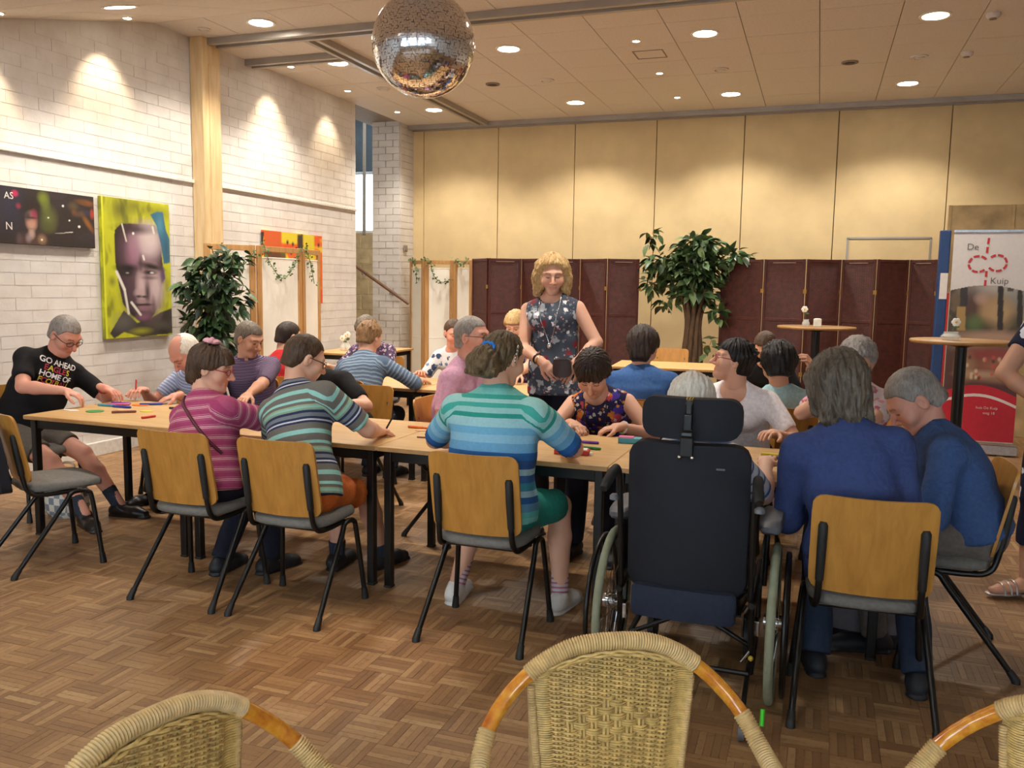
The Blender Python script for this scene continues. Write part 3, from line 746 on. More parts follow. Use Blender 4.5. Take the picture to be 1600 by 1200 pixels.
def canvas(y0, y1, z0, z1, mat, label, name='canvas_painting', depth=0.035):
    t = thing(name, label, 'painting', (XL + 0.012, (y0 + y1) / 2, (z0 + z1) / 2))
    MB().box((depth / 2, 0, 0), (depth, y1 - y0, z1 - z0)).obj('canvas', mat, t, bevel=0.002)
    return t, (y1 - y0), (z1 - z0), depth
def daub(t, W, Hh, dep, mat, poly, lift=0.001, nm='brushwork'):
    """a flat painted patch; poly in 0..1 of the canvas from lower left as seen from the room"""
    P = [((u - 0.5) * W, (v - 0.5) * Hh) for u, v in poly]
    n = len(P); x = dep + lift; vs = [(x, p[0], p[1]) for p in P]
    return MB().add(vs, [tuple(range(n))]).obj(nm, mat, t)
def ell(cx, cy, rx, ry, n=18, rot=0.0):
    return [(cx + rx * math.cos(2 * math.pi * k / n) * math.cos(rot) - ry * math.sin(2 * math.pi * k / n) * math.sin(rot), cy + rx * math.cos(2 * math.pi * k / n) * math.sin(rot) + ry * math.sin(2 * math.pi * k / n) * math.cos(rot)) for k in range(n)]
# painted pictures: dense painted sheets, colours worked out as soft brush marks
m_, nt_, b_ = _nt('canvas print'); nt_.links.new(_mix(nt_, _attr(nt_, 'tint', 'Color'), rgb('8a8078'), _math(nt_, 'MULTIPLY', _noise(nt_, _coord(nt_), 120, 2), 0.12)), b_.inputs['Base Color']); _set(b_, 0.45)
class Paint:
    def __init__(s, nx, ny, base):
        s.U, s.V = np.meshgrid((np.arange(nx) + 0.5) / nx, (np.arange(ny) + 0.5) / ny, indexing='ij'); s.c = np.ones((nx, ny, 3)) * np.array(rgb(base)); s.nx, s.ny = nx, ny
    def mix(s, m, hx, a=1.0): m = np.clip(m * a, 0, 1)[..., None]; s.c = s.c * (1 - m) + np.array(rgb(hx)) * m
    def ell(s, x, y, rx, ry, hx, a=1.0, soft=0.35, rot=0.0):
        dx, dy = s.U - x, s.V - y; c_, s_ = math.cos(rot), math.sin(rot); d = np.sqrt(((dx * c_ + dy * s_) / rx) ** 2 + ((-dx * s_ + dy * c_) / ry) ** 2)
        s.mix(np.clip((1 + soft - d) / (2 * soft), 0, 1), hx, a)
    def poly(s, P, hx, a=1.0, blur=1):
        m = np.zeros_like(s.U); n = len(P)
        for k in range(n):
            (x0, y0), (x1, y1) = P[k], P[(k + 1) % n]
            if abs(y1 - y0) < 1e-9: continue
            m = np.where(((y0 > s.V) != (y1 > s.V)) & (s.U < (x1 - x0) * (s.V - y0) / (y1 - y0) + x0), 1 - m, m)
        for _ in range(blur):
            q = np.pad(m, 1, mode='edge'); m = (q[1:-1, 1:-1] * 2 + q[:-2, 1:-1] + q[2:, 1:-1] + q[1:-1, :-2] + q[1:-1, 2:]) / 6
        s.mix(m, hx, a)
    def clouds(s, hx, fx, fy, thr, a, seed):
        r = np.random.default_rng(seed); m = 0
        for k in range(7): w = r.normal(size=2); m = m + np.sin(fx * (1 + k * 0.5) * (s.U * w[0] + s.V * w[1] * fy) + r.random() * 6 + 1.5 * np.sin(9 * s.V * w[0] + 7 * s.U)) / (1 + 0.3 * k)
        s.mix(np.clip((m - thr) * 0.8, 0, 1), hx, a)
    def put(s, t, W, H, dep, M=None, c0=(0, 0, 0)):
        nx, ny = s.nx, s.ny; X, Y = np.meshgrid(np.linspace(-W / 2 + 0.002, W / 2 - 0.002, nx), np.linspace(-H / 2 + 0.002, H / 2 - 0.002, ny), indexing='ij')
        V = np.stack([np.full(nx * ny, dep + 0.0012), X.ravel(), Y.ravel()], 1); idx = np.arange(nx * ny).reshape(nx, ny)
        Fq = np.stack([idx[:-1, :-1].ravel(), idx[1:, :-1].ravel(), idx[1:, 1:].ravel(), idx[:-1, 1:].ravel()], 1)
        if M is not None: V = V @ np.array(M).T + np.array(c0)
        me = mesh_np('painted_sheet', V, Fq, 'canvas print', False); a = me.attributes.new('tint', 'FLOAT_COLOR', 'POINT'); a.data.foreach_set('color', np.concatenate([s.c.reshape(-1, 3), np.ones((nx * ny, 1))], 1).astype(np.float32).ravel())
        return link(bpy.data.objects.new('painted_sheet', me), t)
t, W, Hh, dp = canvas(6.01, 6.85, 1.03, 2.285, 'canvas yellow green', 'tall yellow canvas with a large stern face on the brick wall')
P = Paint(150, 220, 'b5b81c')
def q(x, y): u = (x - 72) / 504.0; yt, yb = 88 + 57 * u, 1155 - 37 * u; return (u, 1 - (y - yt) / (yb - yt))
def E_(x, y, rx, ry, hx, a=1.0, soft=0.35, rot=0.0): u, v = q(x, y); P.ell(u, v, rx / 504.0, ry / 1020.0, hx, a, soft, rot)
P.clouds('6f7414', 9, 0.7, 0.6, 0.7, 3); P.clouds('d6da2a', 12, 0.6, 0.9, 0.6, 5)
for x, y, rx, ry, a in ((200, 185, 70, 80, 0.75), (320, 160, 60, 45, 0.6), (480, 210, 90, 40, 0.5), (130, 720, 20, 30, 0.6), (120, 900, 30, 60, 0.4), (540, 760, 30, 90, 0.4)): E_(x, y, rx, ry, '3a3a14', a, 0.8)
P.poly([q(*p) for p in ((100, 1110), (205, 935), (300, 1030), (390, 1000), (480, 950), (578, 915), (578, 1105), (330, 1135), (200, 1100), (130, 1150))], '33302e'); E_(200, 1020, 60, 50, '6d6862', 0.6, 0.9); E_(480, 1040, 80, 30, '565049', 0.7, 0.9); E_(330, 1090, 60, 20, 'c9c41f', 0.5, 0.8)
P.poly([q(*p) for p in ((158, 340), (210, 288), (330, 292), (462, 298), (498, 400), (512, 600), (528, 690), (500, 735), (482, 850), (440, 950), (392, 1015), (330, 1030), (255, 965), (200, 885), (172, 720), (155, 560))], '1c1519')
E_(345, 500, 130, 190, '6b4a5c', 0.95, 0.5); E_(390, 430, 100, 130, 'b09aa0', 0.95, 0.5); E_(420, 400, 70, 100, 'cdbcbc', 0.9, 0.6); E_(290, 500, 45, 110, '9c6f86', 0.7, 0.7); E_(300, 330, 120, 30, '2a1a22', 0.8, 0.7)
E_(400, 780, 110, 190, '7d6168', 0.95, 0.5); E_(450, 770, 50, 130, 'c2abab', 0.95, 0.6); E_(250, 780, 55, 130, '4a3440', 0.9, 0.7); E_(340, 760, 34, 110, 'bfa5a6', 0.95, 0.6); E_(340, 805, 48, 34, 'b3989a', 0.9, 0.5)
E_(385, 800, 16, 60, '2a1c22', 0.85, 0.7); E_(318, 830, 22, 10, '1c1216', 0.9, 0.6); E_(362, 832, 20, 9, '1c1216', 0.9, 0.6)
E_(425, 606, 80, 20, '120d10', 1, 0.6, -0.1); E_(410, 650, 46, 15, '120d10', 1, 0.5); E_(425, 652, 14, 7, 'd9d0cc', 0.9, 0.5); E_(405, 690, 50, 12, '4a3840', 0.7, 0.7); E_(240, 620, 75, 26, '0f0a0d', 1, 0.6); E_(235, 655, 50, 22, '1a1216', 0.95, 0.6); E_(240, 655, 11, 5, 'b9b0ac', 0.7, 0.5)
E_(340, 580, 12, 50, '3a2830', 0.8, 0.8); E_(350, 893, 66, 9, '170e12', 1, 0.5); E_(355, 918, 46, 18, '8a6370', 0.9, 0.6); E_(350, 868, 40, 12, '9a7c82', 0.8, 0.7); E_(350, 985, 50, 26, '7a4f66', 0.9, 0.6); E_(430, 900, 14, 60, '5d464e', 0.7, 0.7); E_(510, 670, 16, 55, '5a3f66', 0.9, 0.6)
P.poly([q(*p) for p in ((425, 220), (480, 198), (525, 200), (545, 330), (572, 400), (572, 575), (522, 585), (500, 430), (470, 300))], '2a6580'); E_(500, 300, 22, 60, '4f95ab', 0.6, 0.8); E_(545, 480, 16, 70, '1d4a60', 0.6, 0.8)
for L0, L1, w in (((162, 645), (215, 780), 9), ((215, 780), (240, 960), 8), ((262, 875), (328, 968), 8), ((212, 292), (240, 420), 5), ((440, 310), (450, 360), 6), ((360, 525), (368, 555), 6)):
    for k in range(24): f_ = k / 23; E_(L0[0] + (L1[0] - L0[0]) * f_, L0[1] + (L1[1] - L0[1]) * f_, w, w, 'd8d2c6', 0.8, 0.5)
E_(292, 362, 8, 9, 'f0ece6', 1, 0.4)
P.poly([(0, 0), (0.03, 0), (0.03, 1), (0, 1)], 'd2d42a', 0.9); P.put(t, W, Hh, dp)
# long black canvas at the left edge
t, W, Hh, dp = canvas(4.35, 5.93, 1.825, 2.265, 'canvas black', 'long black canvas with a small figure and white dots at the left edge')
def U(px, py): return (0.449 + px / 1450 * 0.551, 1.0 - (py - 100 - px * 0.13) / (880 - px * 0.075))   # crop of the photograph to canvas
P = Paint(240, 90, '211b1c')
def E_(x, y, rx, ry, hx, a=1.0, soft=0.4, rot=0.0): u, v = U(x, y); P.ell(u, v, rx / 1450 * 0.551, ry / 840.0, hx, a, soft, rot)
P.clouds('2f2630', 7, 0.5, 0.8, 0.6, 8); E_(60, 420, 220, 300, '23263c', 0.9, 0.8); E_(-500, 500, 300, 400, '2f2a33', 0.9, 0.8); E_(-700, 350, 120, 160, '5a4a2a', 0.6, 0.8)
E_(590, 300, 75, 90, '6f7a24', 0.95, 0.6); E_(620, 420, 60, 90, '646d24', 0.8, 0.7); E_(660, 600, 110, 150, '59602a', 0.9, 0.7); E_(640, 740, 100, 70, '474c22', 0.8, 0.7)
E_(380, 470, 130, 170, '171112', 1, 0.5); E_(385, 640, 82, 130, 'a37868', 0.95, 0.4); E_(385, 700, 60, 60, 'b58d7c', 0.7, 0.6); E_(330, 560, 50, 60, '35303c', 0.9, 0.6); E_(430, 545, 45, 70, '8a2748', 0.9, 0.6); E_(385, 590, 90, 16, '1c1416', 0.8, 0.6); E_(380, 760, 40, 10, '5a3530', 0.8, 0.6)
E_(400, 930, 200, 110, '4a332e', 0.9, 0.5); E_(380, 830, 45, 70, 'b59a8e', 0.8, 0.5); E_(330, 900, 40, 60, '8f8088', 0.7, 0.6); E_(540, 920, 60, 70, '8a6c4f', 0.9, 0.5); E_(190, 920, 40, 80, '5a464a', 0.8, 0.6)
for x, y, r in ((905, 415, 17), (655, 590, 12), (1005, 635, 13), (1170, 730, 20), (535, 925, 15)): E_(x, y, r, r, 'e8e4dc', 1, 0.3)
for k in range(30): E_(760 + 10 * k, 826 - 0.5 * k * (k > 15), 8, 5 + 0.1 * k, 'd5cfc8', 0.25 + 0.02 * k, 0.5)
for x, y, rx, ry, c_, ro in ((1320, 380, 150, 36, '7d4a20', -0.8), (1240, 370, 130, 26, '5d3a1c', -0.8), (1330, 690, 45, 110, '8a5520', 0.2), (1080, 420, 70, 60, '50432a', 0), (1200, 540, 90, 50, '53402c', -0.5), (1090, 510, 40, 35, '6a3d26', 0)): E_(x, y, rx, ry, c_, 0.9, 0.6, ro)
E_(1410, 545, 36, 70, 'a83a2c', 0.9, 0.5); E_(1320, 530, 50, 40, '262844', 0.9, 0.6); E_(150, 220, 48, 44, 'b82a58', 0.95, 0.4); E_(195, 410, 34, 38, '8f2a44', 0.8, 0.5)
P.put(t, W, Hh, dp); BLACKC = (t, W, Hh, dp)
def flat_text(parent, body, size, M, mat, name='lettering', bold=False, spacing=1.0):
    me = text_mesh(body, size, bold, spacing); me.materials.append(MATS[mat]); me.transform(M); o = bpy.data.objects.new(name, me); link(o, parent); return o
MY = Matrix(((0, 0, 1, 0), (1, 0, 0, 0), (0, 1, 0, 0), (0, 0, 0, 1)))      # text facing +x
for body, px, py, sz in (('AS', 95, 255, 0.075), ('N', 40, 720, 0.085)):
    u, v = U(px - (40 if body == 'AS' else 0), py); flat_text(t, body, sz, Matrix.Translation((dp + 0.004, (u - 0.5) * W, (v - 0.5) * Hh)) @ MY, 'paint white')
# orange and yellow painting behind the white screen
t, W, Hh, dp = canvas(8.36, 9.58, 1.30, 2.145, 'canvas orange', 'orange and yellow abstract painting behind the white folding screen')
P = Paint(120, 84, 'd9641f'); P.clouds('e0401f', 6, 0.8, 0.2, 0.8, 4); P.clouds('e3c426', 7, 0.8, 0.7, 0.95, 9)
P.poly([(0.0, 0.0), (0.3, 0.0), (0.28, 0.5), (0.0, 0.5)], 'dccb2c', 0.9, 3); P.poly([(0.0, 0.74), (0.28, 0.74), (0.28, 1), (0, 1)], 'cf5a28', 1, 3); P.poly([(0.28, 0.85), (0.55, 0.85), (0.55, 1), (0.28, 1)], 'dcc82a', 1, 3); P.poly([(0.55, 0.55), (0.65, 0.55), (0.65, 1.0), (0.55, 0.98)], '2c2320', 1, 3); P.poly([(0.0, 0.62), (0.35, 0.62), (0.35, 0.72), (0, 0.74)], '3a2a22', 0.9, 4); P.poly([(0.65, 0.7), (0.85, 0.6), (0.85, 1), (0.65, 1)], 'd8cf30', 0.9, 4)
for x, y in ((0.38, 0.86), (0.47, 0.84), (0.44, 0.72), (0.93, 0.86), (0.8, 0.5), (0.7, 0.3)): P.ell(x, y, 0.018, 0.028, '2c1c18', 1, 0.5)
P.put(t, W, Hh, dp)

# ------------------------------------------------------------------ white folding screens with pine frames
m_, nt_, b_ = _nt('white screen cloth'); _set(b_, 0.8); v_ = _coord(nt_)
nt_.links.new(_ramp(nt_, _noise(nt_, v_, 3), [(0.3, rgb('ebe6d8')), (0.7, rgb('f3efe4'))]), b_.inputs['Base Color']); _bump(nt_, b_, _noise(nt_, _coord(nt_, 'Object', (12, 12, 0.6)), 3), 0.15, 0.02)
def white_screen(pts, h, label):
    t = thing('folding_screen', label, 'folding screen', (pts[0][0], pts[0][1], 0), 0, 'white cloth screens with pine frames'); o0 = Vector((pts[0][0], pts[0][1], 0))
    for a, b in zip(pts[:-1], pts[1:]):
        a, b = Vector((a[0], a[1], 0)) - o0, Vector((b[0], b[1], 0)) - o0; d = (b - a).normalized(); a = a + d * 0.012; b = b - d * 0.012
        M = Matrix((d, Vector((-d.y, d.x, 0)), Vector((0, 0, 1)))).transposed()
        p = MB()
        for q in (a + d * 0.03, b - d * 0.03): p.box(q + Vector((0, 0, h / 2)), (0.06, 0.028, h), M)
        for z in (0.08, h - 0.03): p.box((a + b) / 2 + Vector((0, 0, z)), ((b - a).length - 0.12, 0.026, 0.055), M)
        fr = p.obj('panel_frame', 'pine frame', t, bevel=0.003)
        MB().box((a + b) / 2 + Vector((0, 0, h / 2 - 0.02)), ((b - a).length - 0.13, 0.006, h - 0.22), M).obj('cloth', 'white screen cloth', fr)
        for zz in (0.775, h - 0.12): MB().tube([a + d * 0.06 + Vector((0, 0, zz)), b - d * 0.06 + Vector((0, 0, zz))], 0.007, 6).obj('rod', 'white petal', fr, True)
white_screen([(-5.74, 7.06), (-5.45, 7.52), (-5.40, 8.27), (-5.49, 8.78)], 1.93, 'white cloth folding screen with pine frame beside the brick wall plant')
white_screen([(-5.91, 12.0), (-5.50, 11.62), (-5.13, 11.90), (-4.74, 11.66)], 1.92, 'white cloth folding screen with pine frame beside the stairs')
pmat('ivy leaf', '5d7042', 0.55, var=0.4, scale=9); pmat('ivy pale', '8f9c74', 0.6, var=0.3, scale=9)
def garland(pts, label, n=60, mat='ivy leaf', size=0.03, spread=0.03):
    t = thing('ivy_garland', label, 'garland', pts[0], 0, 'ivy garlands on the white screens'); P = bez([Vector(p) - Vector(pts[0]) for p in pts], 30)
    MB().tube(P, 0.004, 6).obj('vine', 'stem green', t, True); m = MB()
    for k in range(n):
        p = P[int(k / n * (len(P) - 1))] + Vector(rng.normal(size=3)) * spread * 0.6; u_ = Vector(rng.normal(size=3)).normalized(); w_ = u_.orthogonal().normalized(); s_ = size * (0.7 + 0.6 * rng.random()); nn = u_.cross(w_) * s_ * 0.12
        m.add([p, p + u_ * s_ * 0.5 + w_ * s_ * 0.42 + nn, p + u_ * s_ * 1.1, p + u_ * s_ * 0.5 - w_ * s_ * 0.42 + nn], [(0, 1, 2, 3)])
    tag(m.obj('ivy_leaves', mat, t), kind='stuff')
garland([(-5.60, 7.18, 1.90), (-5.50, 7.32, 1.72), (-5.42, 7.48, 1.88)], 'ivy garland on the first panel of the left white screen behind the plant', 55)
garland([(-5.39, 7.56, 1.95), (-5.38, 7.66, 1.75), (-5.37, 7.86, 1.60), (-5.38, 8.08, 1.72), (-5.38, 8.22, 1.94)], 'ivy garland hanging in a loop on the middle panel of the left white screen', 90)
garland([(-5.37, 8.29, 1.95), (-5.38, 8.40, 1.80), (-5.40, 8.52, 1.55)], 'ivy garland trailing down the last panel of the left white screen', 55)
garland([(-5.88, 11.90, 1.94), (-5.70, 11.74, 1.86), (-5.66, 11.70, 1.58)], 'ivy garland trailing at the left of the screen beside the stairs', 50, 'ivy leaf', 0.035)
garland([(-5.50, 11.57, 1.93), (-5.40, 11.62, 1.88), (-5.36, 11.65, 1.70), (-5.26, 11.72, 1.60), (-5.15, 11.82, 1.64)], 'ivy garland draped across the middle of the screen beside the stairs', 60, 'ivy leaf', 0.035)
garland([(-5.10, 11.84, 1.94), (-4.95, 11.70, 1.85), (-4.78, 11.60, 1.93)], 'ivy garland at the right of the screen beside the stairs', 55, 'ivy pale', 0.035)

# ------------------------------------------------------------------ red brown cane screens
m_, nt_, b_ = _nt('red brown cane'); v_ = _coord(nt_, 'Object', (1, 1, 1)); sp_ = nt_.nodes.new('ShaderNodeSeparateXYZ'); nt_.links.new(v_, sp_.inputs[0])
wz_ = _math(nt_, 'SINE', _math(nt_, 'MULTIPLY', sp_.outputs[2], 480)); wx_ = _math(nt_, 'SINE', _math(nt_, 'MULTIPLY', sp_.outputs[0], 130))
h_ = _math(nt_, 'MULTIPLY', wz_, wx_)
nt_.links.new(_mix(nt_, _ramp(nt_, _noise(nt_, v_, 18, 3), [(0.3, rgb('3f1a16')), (0.7, rgb('5c2a22'))]), rgb('2d120f'), _math(nt_, 'MULTIPLY', _math(nt_, 'ADD', h_, 1.0), 0.2)), b_.inputs['Base Color']); _set(b_, 0.5); _bump(nt_, b_, h_, 0.5, 0.004)
wood('red brown frame', '3d1a15', '5a2b22', (8, 8, 1), 0.4); pmat('brass', 'b08d4a', 0.35, 0.8); pmat('scuffed cane', 'a58c78', 0.7)
def cane_screen(pts, h, label):
    t = thing('cane_screen', label, 'folding screen', (pts[0][0], pts[0][1], 0), 0, 'red brown woven cane screens'); o0 = Vector((pts[0][0], pts[0][1], 0))
    for i, (a, b) in enumerate(zip(pts[:-1], pts[1:])):
        a, b = Vector((a[0], a[1], 0)) - o0, Vector((b[0], b[1], 0)) - o0; d = (b - a).normalized(); a = a + d * 0.008; b = b - d * 0.008
        M = Matrix((d, Vector((-d.y, d.x, 0)), Vector((0, 0, 1)))).transposed(); L = (b - a).length
        p = MB()
        for q in (a + d * 0.016, b - d * 0.016): p.box(q + Vector((0, 0, h / 2)), (0.032, 0.026, h), M)
        for z in (0.10, h * 0.62, h - 0.02): p.box((a + b) / 2 + Vector((0, 0, z)), (L - 0.064, 0.024, 0.036), M)
        fr = p.obj('panel_frame', 'red brown frame', t, bevel=0.003)
        for z0, z1 in ((0.118, h * 0.62 - 0.018), (h * 0.62 + 0.018, h - 0.038)):
            MB().box((a + b) / 2 + Vector((0, 0, (z0 + z1) / 2)), (L - 0.066, 0.010, z1 - z0), M).obj('woven_panel', 'red brown cane', fr)
        if i % 2 == 1: MB().box((a + b) / 2 + Vector((0.0, 0, h - 0.043)) - M @ Vector((0, 0.014, 0)), (L * 0.55, 0.004, 0.008), M).obj('scuff', 'scuffed cane', fr)
        for z in (h * 0.28, h * 0.80): MB().box(b + d * 0.008 + Vector((0, 0, z)) - M @ Vector((0, 0.012, 0)), (0.04, 0.01, 0.05), M).obj('hinge', 'brass', fr)
cane_screen([(-4.62, 11.35), (-4.27, 11.05), (-3.86, 11.28), (-3.45, 11.05), (-3.03, 11.28), (-2.62, 11.08), (-2.22, 11.25)], 1.93, 'row of red brown woven cane screens behind the standing woman')
cane_screen([(-1.20, 11.40), (-0.66, 11.15), (-0.16, 11.0), (0.24, 11.18), (0.62, 10.98), (0.98, 11.15), (1.27, 10.98)], 1.93, 'row of red brown woven cane screens right of the potted tree')

# ------------------------------------------------------------------ banner, blue case and beige board at the right
pmat('beige stained board', 'b59a6e', 0.8, var=0.25, scale=4); pmat('blue case', '23406f', 0.45); pmat('banner white', 'd9d2cc', 0.5, var=0.03); pmat('banner red', 'c01f33', 0.5, var=0.05); pmat('print red', 'c42f36', 0.5); pmat('print grey', '6d675f', 0.6)
m_, nt_, b_ = _nt('banner photo'); v_ = _coord(nt_); sp_ = nt_.nodes.new('ShaderNodeSeparateXYZ'); nt_.links.new(v_, sp_.inputs[0])
nz_ = _noise(nt_, v_, 9, 6, 0.7, 0.6); hz_ = _math(nt_, 'ADD', _math(nt_, 'MULTIPLY', sp_.outputs[2], 0.25), _math(nt_, 'MULTIPLY', nz_, 0.7))
nt_.links.new(_ramp(nt_, hz_, [(0.40, rgb('3a241c')), (0.52, rgb('6d4a38')), (0.60, rgb('a27a5c')), (0.68, rgb('5d5034')), (0.76, rgb('3c4226')), (0.85, rgb('b7a68f'))]), b_.inputs['Base Color']); _set(b_, 0.5)
t = thing('display_board', 'tall beige stained board behind the banner', 'board', (1.29, 10.6, 0))
MB().box((0.75, 0, 1.25), (1.5, 0.05, 2.5)).obj('board', 'beige stained board', t, bevel=0.004); MB().box((0.008, -0.03, 1.25), (0.03, 0.03, 2.5)).box((0.62, -0.03, 1.25), (0.03, 0.02, 2.5)).obj('batten', 'beige stained board', t, bevel=0.003)
t = thing('banner_case', 'narrow tall blue case beside the banner', 'case', (1.17, 9.75, 0))
MB().box((0, 0, 1.09), (0.10, 0.08, 2.18)).obj('case', 'blue case', t, bevel=0.012); MB().box((0.01, -0.043, 1.62), (0.07, 0.004, 0.26)).obj('label', 'banner white', t); MB().box((0.06, 0, 1.0), (0.02, 0.05, 1.1)).obj('red_edge', 'print red', t)
t = thing('rollup_banner', 'roll up banner with red loop logo, building photo and red base', 'banner', (1.51, 9.3, 0)); bw = 0.635; z0b, z1b = 0.12, 2.14
MB().box((0, 0, 0.06), (bw + 0.06, 0.16, 0.10)).obj('base', 'steel', t, bevel=0.01); MB().box((0, 0, z1b), (bw + 0.01, 0.02, 0.03)).obj('top_rail', 'steel', t, bevel=0.004)
MB().box((0, 0, (z0b + z1b) / 2), (bw, 0.004, z1b - z0b)).obj('sheet', 'banner white', t); MB().tube([(0, 0.06, 0.1), (0, 0.03, z1b)], 0.012, 8).obj('pole', 'steel', t, True)
def bpoly(mat, P, lift, nm): return MB().add([(x, -0.003 - lift, z) for x, z in P], [tuple(range(len(P)))]).obj(nm, mat, t)
arc = [(-bw / 2 + bw * k / 12, 1.575 + 0.055 * math.sin(math.pi * k / 12)) for k in range(13)]
arc2 = [(-bw / 2 + bw * k / 12, 0.60 + 0.09 * math.sin(math.pi * k / 12) - 0.03 * k / 12) for k in range(13)]
P = Paint(110, 160, '4a3a2c'); zp0, zp1 = 0.52, 1.63
def bq(x, y): return ((x - 1475 + (y - 450) * 0.06) / 118.0, ((690 - y) / 332.0 * 2.04 + 0.10 - zp0) / (zp1 - zp0))
def E_(x, y, rx, ry, hx, a=1.0, soft=0.5, rot=0.0): u, v = bq(x, y); P.ell(u, v, rx / 118.0, ry / 180.0, hx, a, soft, rot)
P.clouds('6d5a40', 9, 1.2, 0.2, 0.8, 2); P.clouds('2c2a1c', 12, 1.0, 0.7, 0.8, 6)
E_(1560, 440, 50, 24, 'b9b0a4', 0.9, 0.6); E_(1580, 462, 24, 22, '8f8d80', 0.6, 0.6); E_(1537, 478, 32, 22, 'a5835a', 0.95, 0.4); E_(1553, 485, 24, 20, 'b8986a', 0.9, 0.5); E_(1508, 478, 14, 26, '4c3027', 0.95, 0.5); E_(1525, 462, 10, 8, 'b39080', 0.8, 0.5); E_(1510, 505, 30, 12, '3a3a22', 0.9, 0.6); E_(1515, 500, 12, 12, '5d7a40', 0.7, 0.6); E_(1590, 500, 20, 14, '4a4a2a', 0.8, 0.6); E_(1545, 522, 60, 10, 'b3917a', 0.95, 0.5); E_(1520, 535, 50, 8, '8d6c58', 0.8, 0.6)
for x, y0, y1, w, c_ in ((1497, 440, 475, 6, '2c231c'), (1493, 475, 512, 7, 'a8864a'), (1555, 440, 510, 4.5, '241c18'), (1585, 440, 505, 4, '2a201a'), (1570, 438, 450, 5, '4a4038')):
    P.poly([bq(x - w, y1), bq(x + w, y1), bq(x + w, y0), bq(x - w, y0)], c_, 1, 1)
P.poly([bq(1460, 548), bq(1610, 548), bq(1610, 612), bq(1460, 612)], '553226', 1, 2); E_(1545, 548, 46, 9, '8f3a34', 0.95, 0.5); E_(1560, 565, 46, 10, 'a0624a', 0.9, 0.6); E_(1500, 570, 14, 20, 'a5835f', 0.8, 0.6); E_(1530, 580, 36, 6, 'c0a080', 0.8, 0.6); E_(1560, 590, 40, 5, 'a07a5c', 0.8, 0.6); E_(1540, 604, 60, 12, '4a2226', 0.95, 0.4)
for k in range(26): E_(1490 + rng.random() * 100, 552 + rng.random() * 35, 2.5, 3, ('e0c8a8', '3a1c18', 'c9503a')[k % 3], 0.8, 0.5)
arcm = 1.575 + 0.055 * np.sin(np.pi * P.U); P.mix((P.V * (zp1 - zp0) + zp0 > arcm).astype(float), 'd9d2cc')
P.put(t, bw, zp1 - zp0, 0.0, [[0, 1, 0], [-1, 0, 0], [0, 0, 1]], (0, -0.0022, (zp0 + zp1) / 2))
bpoly('banner red', [(-bw / 2, z0b + 0.01), (bw / 2, z0b + 0.01)] + arc2[::-1], 0.003, 'red_base')
arc3 = [(-bw / 2 + bw * k / 12, 0.52 + 0.085 * math.sin(math.pi * k / 12) - 0.03 * k / 12) for k in range(13)]
bpoly('banner white', arc3 + [(x, z - 0.028) for x, z in arc3[::-1]], 0.004, 'white_arc')
def dash(path, on=0.05, off=0.014, r=0.0105):
    m = MB(); P = [Vector((p[0], -0.0055, p[1])) for p in path]; L = 0; segs = []
    cur = []; acc = 0; dr = True
    for a, b in zip(P[:-1], P[1:]):
        n = 6
        for k in range(n):
            p = a.lerp(b, k / n); q = a.lerp(b, (k + 1) / n); acc += (q - p).length
            if dr: cur += [p] if not cur else []; cur.append(q) if dr else None
            if acc > (on if dr else off):
                if dr and len(cur) > 1: segs.append(cur)
                cur = []; dr = not dr; acc = 0
    if len(cur) > 1: segs.append(cur)
    for s_ in segs:
        for a, b in zip(s_[:-1], s_[1:]):
            d = (b - a).normalized(); w = Vector((-d.z, 0, d.x)) * r; m.add([a - w, b - w, b + w, a + w], [(3, 2, 1, 0)])
    return m
LX, LZ = -0.02, 1.835
dash([(LX + 0.0, LZ + 0.24), (LX - 0.01, LZ + 0.07)]).obj('logo', 'print red', t); dash([(LX + 0.0, LZ - 0.07), (LX - 0.005, LZ - 0.24)]).obj('logo', 'print red', t)
dash([(LX + 0.0 - 0.075 + 0.08 * math.cos(a), LZ - 0.005 + 0.075 * math.sin(a)) for a in [math.radians(35 + 10 * k) for k in range(29)]]).obj('logo', 'print red', t)
dash([(LX + 0.085 + 0.08 * math.cos(a), LZ + 0.005 + 0.075 * math.sin(a)) for a in [math.radians(-145 + 10 * k) for k in range(29)]]).obj('logo', 'print red', t)
MXZ = Matrix(((1, 0, 0, 0), (0, 0, -1, 0), (0, 1, 0, 0), (0, 0, 0, 1)))
flat_text(t, 'De', 0.085, Matrix.Translation((LX - 0.13, -0.006, LZ + 0.155)) @ MXZ, 'print grey'); flat_text(t, 'Kuip', 0.085, Matrix.Translation((LX + 0.115, -0.006, LZ - 0.165)) @ MXZ, 'print grey')
flat_text(t, 'huis De Kuip', 0.036, Matrix.Translation((0.07, -0.009, 0.455)) @ MXZ, 'banner white'); flat_text(t, 'weg 18', 0.036, Matrix.Translation((0.09, -0.009, 0.405)) @ MXZ, 'banner white')
